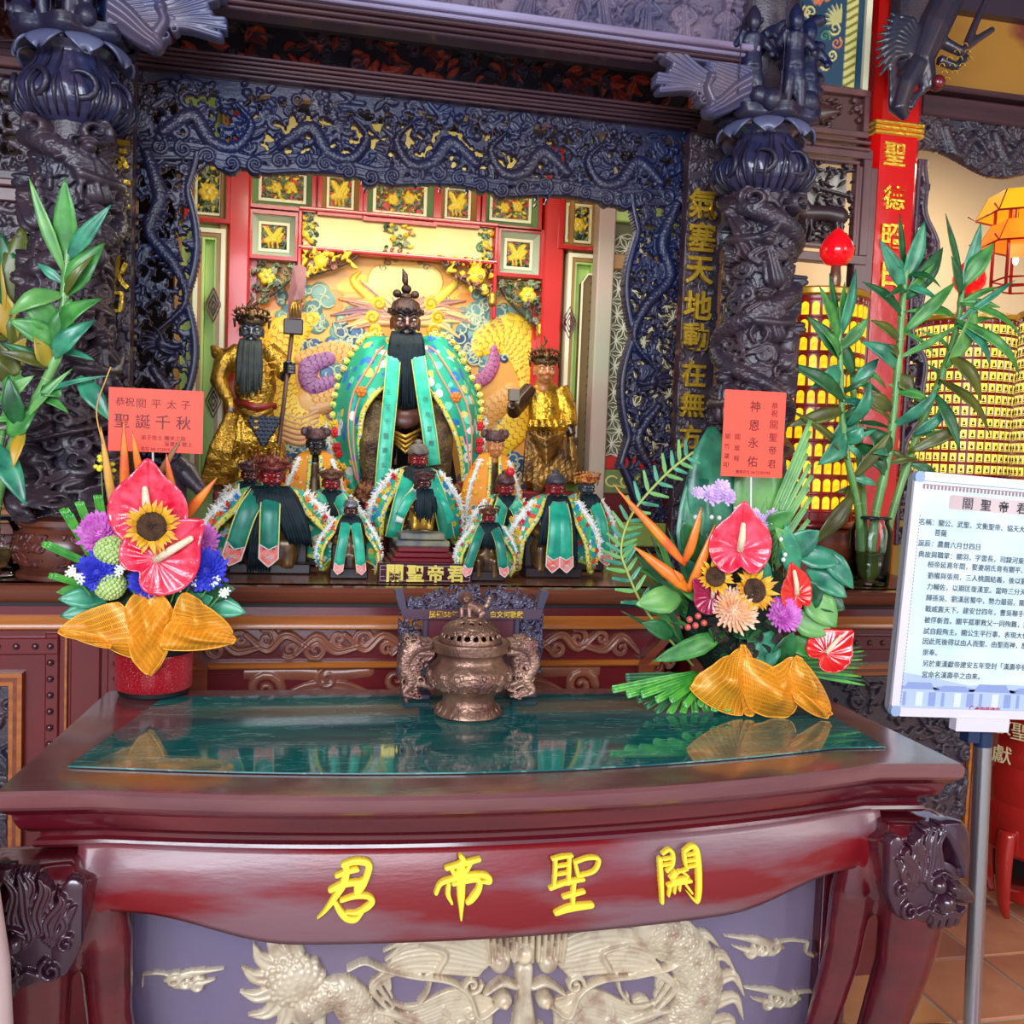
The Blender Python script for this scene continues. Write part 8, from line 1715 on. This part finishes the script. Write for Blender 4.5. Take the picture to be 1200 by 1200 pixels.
# stands under the towers
for nm, g, z0 in (('tower_stand', g1, ZA), ('tower_stand', g2, 0), ('tower_stand', g3, 0)):
    lab = {id(g1): 'low brown wooden stand under the arched-lamp tower', id(g2): 'yellow and dark cabinet under the square-lamp tower by the pillar', id(g3): 'yellow and dark cabinet under the lamp tower at the right edge'}[id(g)]
    t = thing(nm, lab, 'stand', (g[0], g[1], z0)); r = g[4]
    if z0: MB().box((g[0]-r*1.1, g[1]-r*1.1, z0+.001), (g[0]+r*1.1, g[1]+r*1.1, g[3]-.022), bev=.006).build('stand_block', brown, t)
    else:
        MB().box((g[0]-r*1.15, g[1]-r*1.15, .12), (g[0]+r*1.15, g[1]+r*1.15, g[3]-.022), bev=.01).build('cabinet', M('mustard_yellow_paint', (206, 164, 30), .45), t); MB().box((g[0]-r*1.2, g[1]-r*1.2, .0), (g[0]+r*1.2, g[1]+r*1.2, .14), bev=.01).build('plinth', black, t)
# red lotus-bud lamps
def bud(label, px, py, d, w, sup):
    c = P(px, py, d); K = d/FPX; t = thing('bud_lamp', label, 'lamp', (c[0], d, sup)); r = w*K/2; zb = sup+.002
    prof = [(.22*r, 0), (.62*r, .12*r), (.95*r, .55*r), (r, .95*r), (.88*r, 1.35*r), (.6*r, 1.75*r), (.3*r, 2.05*r), (.08*r, 2.25*r), (0, 2.3*r)]
    base = c[2]-1.15*r; MB().lathe(prof, (c[0], d, base), 32).build('red_shade', M('glowing_red_glass', (236, 16, 30), .12, coat=.6, emit=.35), t, True)
    MB().lathe([(.3*r, zb), (.34*r, (zb+base)/2), (.26*r, base+.004)], (c[0], d, 0), 20).build('metal_socket', bronze, t, True); return t
bud('glossy red lotus-bud lamp on top of the arched-lamp tower', 981, 289, g1[1]-.03, 43, g1[2]-.004); bud('glossy red lotus-bud lamp behind the bamboo spray on the second lamp tower', 1136, 323, g2[1], 42, g2[2]-.004)
# pagoda lantern hanging at the right
D = 3.30; K = D/FPX; Q = lambda px, py, dy=0: P(px, py, D+dy); q = Q(1205, 290); lt_ = thing('pagoda_lantern', 'orange and red hexagonal lantern with curved roof hanging at right edge', 'lantern', (q[0], D, Q(1200, 342)[2]), None)
og_, yp = M('orange_lit_panel', (255, 122, 20), .4, emit=.55, col2=(255, 150, 40), vs=9), M('amber_lit_panel', (250, 176, 30), .4, emit=.5)
cx, cy = q[0], D
for (py0, py1, r0, r1, mt, nm) in ((228, 254, 52, 66, yp, 'roof'), (262, 288, 46, 62, og_, 'roof')):
    za, zb = Q(1200, py0)[2], Q(1200, py1)[2]; mb = MB(); n = 6
    for k in range(n):
        a0, a1 = 2*PI*k/n+.3, 2*PI*(k+1)/n+.3; pts = []
        mb.add([(cx+r0*K*math.cos(a0), cy+r0*K*math.sin(a0), za), (cx+r0*K*math.cos(a1), cy+r0*K*math.sin(a1), za), (cx+r1*K*math.cos(a1), cy+r1*K*math.sin(a1), zb), (cx+r1*K*math.cos(a0), cy+r1*K*math.sin(a0), zb)], [(0, 1, 2, 3)])
    mb.build(nm, mt, lt_, solid=.004); rr = MB()
    for k in range(n): a0, a1 = 2*PI*k/n+.3, 2*PI*(k+1)/n+.3; rr.tube([(cx+r1*K*math.cos(a0), cy+r1*K*math.sin(a0), zb), (cx+r1*K*math.cos(a1), cy+r1*K*math.sin(a1), zb)], .004, 5); rr.tube([(cx+r0*K*math.cos(a0), cy+r0*K*math.sin(a0), za), (cx+r1*K*math.cos(a0), cy+r1*K*math.sin(a0), zb), (cx+(r1+10)*K*math.cos(a0), cy+(r1+10)*K*math.sin(a0), zb+.02)], .0035, 5)
    rr.build('roof_edge', M('red_rail'), lt_, True)
mb = MB(); zt_, zb_ = Q(1200, 230)[2], Q(1200, 338)[2]
for k in range(6):
    a = 2*PI*k/6+.3; mb.tube([(cx+42*K*math.cos(a), cy+42*K*math.sin(a), zt_), (cx+42*K*math.cos(a), cy+42*K*math.sin(a), zb_)], .0065, 6); b = a+PI/3
    for z_ in (zb_, zb_+.03, zt_-.12): mb.tube([(cx+42*K*math.cos(a), cy+42*K*math.sin(a), z_), (cx+42*K*math.cos(b), cy+42*K*math.sin(b), z_)], .004, 5)
mb.build('red_frame', M('red_rail'), lt_, True); mb = MB()
for k in range(3): a = 2*PI*k/6+.3+PI; b = a+PI/3; mb.add([(cx+40*K*math.cos(x), cy+40*K*math.sin(x), z_) for x, z_ in ((a, zb_+.10), (b, zb_+.10), (b, zb_+.20), (a, zb_+.20))], [(0, 1, 2, 3)])
mb.build('inner_panel', og_, lt_); q2 = Q(1190, 305); mb = MB().ball((q2[0], cy, q2[2]), (.011, .011, .019), 10, 8); mb.build('bulb', M('warm_bulb', (255, 240, 210), .3, emit=2.2), lt_, True); mb = MB().lathe([(.007, 0), (.008, .03), (.003, .04)], (q2[0], cy, q2[2]+.014), 10); mb.tube([(q2[0], cy, q2[2]+.05), (q2[0], cy, zt_)], .0015, 5); mb.build('bulb_holder', bronze, lt_, True)
mb = MB().tube([(cx, cy, zt_-.01), (cx, cy, 3.2)], .004, 6); mb.tube([(cx-42*K, cy, zt_-.01), (cx+42*K, cy, zt_-.01)], .004, 6); mb.build('hanging_rod', M('red_rail'), lt_, True)
# red barrel pedestal with curved leg
D = 2.66; K = D/FPX; q = P(1222, 900, D); bp_ = thing('barrel_pedestal', 'red lacquered barrel pedestal with curved leg and gilt writing behind the board pole', 'pedestal', (q[0], D, 0)); r = 68*K; z = lambda py: P(1160, py, D-r*.7)[2]
lac = M('brick_red_lacquer', (160, 30, 26), .22, coat=.5, col2=(180, 40, 34), vs=4)
MB().lathe([(r*.86, z(1018)), (r*.98, z(1012)), (r*1.0, z(985)), (r*.99, z(978)), (r*1.04, z(972)), (r*1.04, z(962)), (r*.98, z(955)), (r*1.03, z(935)), (r*1.03, z(918)), (r*.97, z(910)), (r*1.02, z(905)), (r*1.02, z(896)), (r*.96, z(890)), (r*.96, z(845)), (r*1.02, z(838)), (r*1.02, z(760)), (r*.4, z(758))], (q[0], D, 0), 56).build('barrel', lac, bp_, True, auto=35)
for k in range(4):
    a = PI*1.10+k*PI/2; ca, sa = math.cos(a), math.sin(a); cl = lambda rr_, zz_: (q[0]+rr_*ca, D+rr_*sa, zz_)
    MB().tube(catmull([cl(r*1.05, z(985)), cl(r*1.10, z(1010)), cl(r*1.08, z(1040)), cl(r*1.0, z(1075)), cl(r*.90, .03)], 4), [.028, .03, .026, .020, .012], 8, .7, up=(ca, sa, 0)).build('leg', lac, bp_, True)
MB().lathe([(r*.55, .06), (r*.55, .09)], (q[0], D, 0), 30).build('stretcher_disc', lac, bp_, True)
for ch, px, py in (('敬', 1174, 850), ('獻', 1174, 884), ('聖', 1196, 858)):
    qq = P(px, py, D-r*.85); dx = max(-.85, min(.85, (qq[0]-q[0])/r)); y = D-math.sqrt(max(0, 1-dx*dx))*r*.97-.002; qq = P(px, py, y); text(ch, qq, .055, M('pale_gilt', (240, 226, 170), .4, metal=.2), bp_, 'gilt_character', xd=(math.sqrt(1-dx*dx), dx, 0), off=.0, ext=.02)
# ------------------------------------------------ notice board on a steel pole
D = 1.95; nb = thing('notice_board', 'white-framed notice board of printed temple history tilted on a steel pole', 'sign', (P(1142, 1190, D)[0]+.02, D+.03, 0)); TL = P(1065, 551, D); BL = P(1041, 838, D); TRd = P(1200, 563, D)
ux = (TRd-TL); ux /= np.linalg.norm(ux); uz = TL-BL; uz -= ux*(uz@ux); Hn = np.linalg.norm(uz); uz /= Hn; nd = np.cross(ux, uz); Wn = .44; O = BL
def L3(x, z, y=0): return O+ux*x+uz*z+nd*y
def slab(x0, z0, x1, z1, y0, y1, name, mt, rad=0):
    n = 6; ol = []
    if rad:
        for (cx, cz, a0) in ((x1-rad, z0+rad, -PI/2), (x1-rad, z1-rad, 0), (x0+rad, z1-rad, PI/2), (x0+rad, z0+rad, PI)):
            for k in range(n+1): a = a0+PI/2*k/n; ol.append((cx+rad*math.cos(a), cz+rad*math.sin(a)))
    else: ol = [(x0, z0), (x1, z0), (x1, z1), (x0, z1)]
    m_ = len(ol); mb = MB(); mb.add([L3(a, b, y0) for a, b in ol]+[L3(a, b, y1) for a, b in ol], [tuple(range(m_))[::-1], tuple(range(m_, 2*m_))]+[(i, (i+1) % m_, m_+(i+1) % m_, m_+i) for i in range(m_)]); return mb.build(name, mt, nb)
plast = M('lilac_white_plastic', (224, 216, 232), .35, coat=.2)
slab(0, 0, Wn, Hn, -.018, .0, 'back_board', M('grey_backing', (150, 150, 156), .5), .02); F_ = .020
for (a, b, c, g, nm) in ((.022, 0, Wn-.022, F_, 'frame_rail'), (.022, Hn-F_, Wn-.022, Hn, 'frame_rail'), (0, .022, F_, Hn-.022, 'frame_rail'), (Wn-F_, .022, Wn, Hn-.022, 'frame_rail')): slab(a, b, c, g, -.004, .008, nm, plast, .004)
for (a, b) in ((0, 0), (Wn-.024, 0), (0, Hn-.024), (Wn-.024, Hn-.024)): slab(a, b, a+.024, b+.024, -.004, .009, 'frame_corner', M('blue_grey_corner', (150, 172, 206), .4), .010)
paper = M('pale_blue_paper', (222, 238, 244), .5, col2=(198, 224, 234), vs=7); slab(F_, F_, Wn-F_, Hn-F_, .0, .002, 'printed_sheet', paper)
ink = M('grey_black_ink', (50, 52, 62), .6)
xl, xr, zt2 = F_+.006, Wn-F_-.006, Hn-F_-.012
for k in range(44): slab(xl+k*.0092, zt2-.006, xl+k*.0092+.0052, zt2+.003, .002, .0026, 'border_key', M('mauve_print', (160, 120, 130), .6)) if k < 40 else None
slab(xl, zt2+.003, xr, zt2+.005, .002, .0026, 'border_line', M('mauve_print')); mb = MB()
for k in range(58): z_ = .03+k*.0074; mb.add([L3(xl-.001, z_, .0024), L3(xl+.001, z_, .0024), L3(xl+.001, z_+.004, .0024), L3(xl-.001, z_+.004, .0024)], [(0, 1, 2, 3)]) if z_ < zt2-.01 else None
mb.build('border_stitches', M('mauve_print'), nb)
def loc(px, py): q = P(px, py, D)-O; return q@ux, q@uz
tx, tz = loc(1112, 588); slab(tx, tz-.016, Wn-.06, tz+.016, .002, .0032, 'title_band', M('pinkish_grey_band', (196, 168, 170), .4, col2=(226, 206, 206), vs=3), .006)
def line(s, px, py, size, off=.0, mt=ink, sxx=1): a, b = loc(px, py); text(s, L3(a, b, .0036), size, mt, nb, 'printed_line', ux, uz, off=off, ext=.01, align='l', sx=sxx, res=2)
for i, ch in enumerate('關聖帝君'): a, b = loc(1133+21*i, 590+2*i); text(ch, L3(a, b, .0042), .026, ink, nb, 'title_character', ux, uz, off=.015, ext=.01)
sz = .0162
for s_, px, py in (('名稱：關公、武聖、文衡聖帝、協天大帝、伽藍', 1076, 611), ('菩薩', 1094, 624), ('誕辰：農曆六月廿四日', 1075, 636), ('典故與職掌：關羽，字雲長，司隸河東解良人，東漢', 1075, 649), ('桓帝延熹年間，娶妻胡氏育有關平、關興，', 1086, 661), ('劉備與張飛，三人桃園結義，後以劉備為主', 1086, 674), ('力輔佐，以期匡復漢室。當時三分天下，魏', 1085, 687), ('歸孫吳、劉漢居蜀中，勢力最弱，關公以忠', 1084, 700), ('戰威震天下。建安廿四年，曹吳聯手，關公', 1083, 713), ('被俘斬首。關平孤軍救父一同殉難，部將周倉', 1082, 726), ('試自殺殉主。關公生平行事，表現大仁、大義', 1081, 739), ('因此死後得以由人而聖、由聖而神，歷朝', 1080, 751), ('崇奉。', 1080, 764), ('另於東漢獻帝建安五年受封「漢壽亭侯」，本', 1080, 777), ('宮命名漢壽亭之由來。', 1079, 790)): line(s_, px, py, sz)
red_ink = M('red_print', (190, 40, 60), .6); line('會府慈濟宮', 1141, 831, .0135, .012, red_ink)
mb = MB(); a, b = loc(1138, 830); mb.tube([L3(a+.006*math.cos(t), b+.006*math.sin(t), .003) for t in np.linspace(.8, 6, 9)], .0009, 4); mb.build('red_mark', red_ink, nb)
# pale blue print of temple roofs along the foot of the sheet
bl1, bl2, bl3 = M('pale_blue_print', (178, 194, 226), .6), M('blue_print', (140, 156, 206), .6), M('light_print', (214, 224, 240), .6); a0, b0 = loc(1052, 832)
def pr2(pts, mt, y=.0023, nm='temple_print'): mb = MB(); m_ = len(pts); mb.add([L3(a, b, y) for a, b in pts], [tuple(range(m_))]); return mb.build(nm, mt, nb)
pr2([(F_, F_), (Wn-F_, F_), (Wn-F_, .076), (.30, .080), (.20, .074), (.10, .090), (F_, .100)], bl1, .0021)
for (x, w_, z_, h_) in ((.02, .10, .062, .016), (.11, .10, .058, .014), (.20, .12, .060, .018), (.31, .10, .058, .014)): pr2([(x, z_), (x+w_, z_), (x+w_*1.06, z_+.008), (x+w_*.85, z_+.006), (x+w_*.80, z_+h_), (x+w_*.2, z_+h_), (x+w_*.12, z_+.006), (x-w_*.06, z_+.010)], bl2)
for k in range(12): x = .03+k*.033; pr2([(x, F_+.004), (x+(.018 if k % 3 else .008), F_+.004), (x+(.018 if k % 3 else .008), .056), (x, .056)], (bl2, bl3, bl2)[k % 3], .0025)
ps, pe = P(1152, 868, D+.03), P(1139, 1195, D+.03); dr = (pe-ps)/np.linalg.norm(pe-ps); foot = ps+dr*(ps[2]-.035)/(-dr[2])
steel = M('brushed_steel', (190, 190, 200), .25, metal=.9, bump=.05, bs=40)
MB().tube([ps+np.array((0, 0, .02)), foot], .0195, 24).build('pole', steel, nb, True, auto=60); MB().tube([ps-dr*.035, ps+dr*.012], .0205, 20).build('pole_cap', M('navy_plastic', (24, 44, 80), .4), nb, True, auto=60)
a, b = loc(1116, 852); slab(a, -.030, a+.14, .001, -.012, .012, 'clamp', plast, .003); slab(a+.045, -.06, a+.075, -.028, -.030, .0, 'clamp_jaw', M('navy_plastic')); slab(a+.02, -.02, a+.10, .20, -.034, -.018, 'back_bar', M('grey_backing'))
MB().lathe([(.0, 0), (.17, 0), (.175, .008), (.16, .018), (.03, .030), (.022, .045), (0, .045)], (foot[0], foot[1], .001), 40).build('round_foot', steel, nb, True, auto=40)
kn = MB(); kn.tube([P(1134, 1045, D+.03), P(1128, 1048, D+.03)], .010, 8); kn.tube([P(1132, 1105, D+.03), P(1126, 1110, D+.03)], .012, 8); 
kn = MB(); kn.ball(P(1131, 1050, D+.03), (.009, .012, .016)); kn.build('knob', black, nb, True)
# ------------------------------------------------ LEFT SIDE behind the left column
D = 2.96; lw_ = thing('side_screen', 'dark pierced wooden side screen left of the left column behind the bamboo', 'screen', (-1.4, D, 1.10)); xe = P(130, 300, D)[0]; xs = -2.3
zf_ = lambda py: P(20, py, D)[2]
for (py0, py1, mt, dy) in ((53, 62, brown_dk, .02), (62, 72, brown_dk, .03), (72, 84, pinkw, .04), (84, 92, brown_dk, .02), (203, 214, brown_dk, .03), (214, 222, pinkw, .04), (222, 238, pinkw, .02), (540, 552, orange_wood, .04), (553, 575, brown, .02), (596, 612, orange_wood, .05), (612, 626, brown, .03)): MB().box((xs, D-dy, max(1.103, zf_(py1))), (xe, D+.03, zf_(py0)), bev=.003).build('rail', mt, lw_)
for (py0, py1, nm, sd_) in ((0-60, 53, 'relief_frieze', 1), (92, 203, 'pierced_panel', 2), (238, 540, 'carved_panel', 3), (626, 684, 'carved_panel', 4)):
    random.seed(500+sd_); z0, z1 = max(1.103, zf_(py1)), zf_(py0); c = Relief(xe-xs, z1-z0, .0036, .002); A = (xe-xs)*(z1-z0); c.fill(int(A*1500), .016, .03, .014, .002, 'slb')
    if sd_ == 2:
        c.dragon([(.1, .1), (.3, .2), (.5, .08), (.7, .2), (.9, .1), (1.1, .2)], .03, .02, .006, sc=.016, spikes=3)
        for a, b, r in rng.uniform(0, 1, (120, 3)): pierce(c, a*(xe-xs), b*(z1-z0), .006+.006*r)
    c.flat(nm, (carve_red, carve, carve, carve_red)[sd_-1], lw_, xs, z0, D, .0006 if sd_ == 2 else None, .02)
MB().box((xs, D+.08, 1.10), (xe, D+.10, 3.0)).build('dark_backing', M('warm_hall_backing', (150, 110, 50), .6, col2=(60, 40, 40), vs=6), lw_)
# unclear pale pink object at the left edge; its rounded pot form is made up
q = P(-14, 1110, 1.42); pk = thing('pale_pink_shape', 'smooth pale pink rounded shape at the left edge in front of the table leg', 'unidentified_object', (q[0]-.05, 1.42, 0))
K = 1.42/FPX; zt5 = P(0, 975, 1.42)[2]; rad_ = .085; xc5 = P(20, 1130, 1.42)[0]-rad_
MB().lathe([(0, .001), (rad_*.8, .001), (rad_*.86, .02), (rad_, zt5*.45), (rad_*1.02, zt5*.62), (rad_*.93, zt5*.8), (rad_*.72, zt5*.95), (rad_*.5, zt5*1.0), (0, zt5*1.01)], (xc5, 1.40, 0), 40).build('rounded_body', M('pale_pink_finish', (244, 214, 212), .3, coat=.3), pk, True)
bpy.data.scenes.remove(TMP)
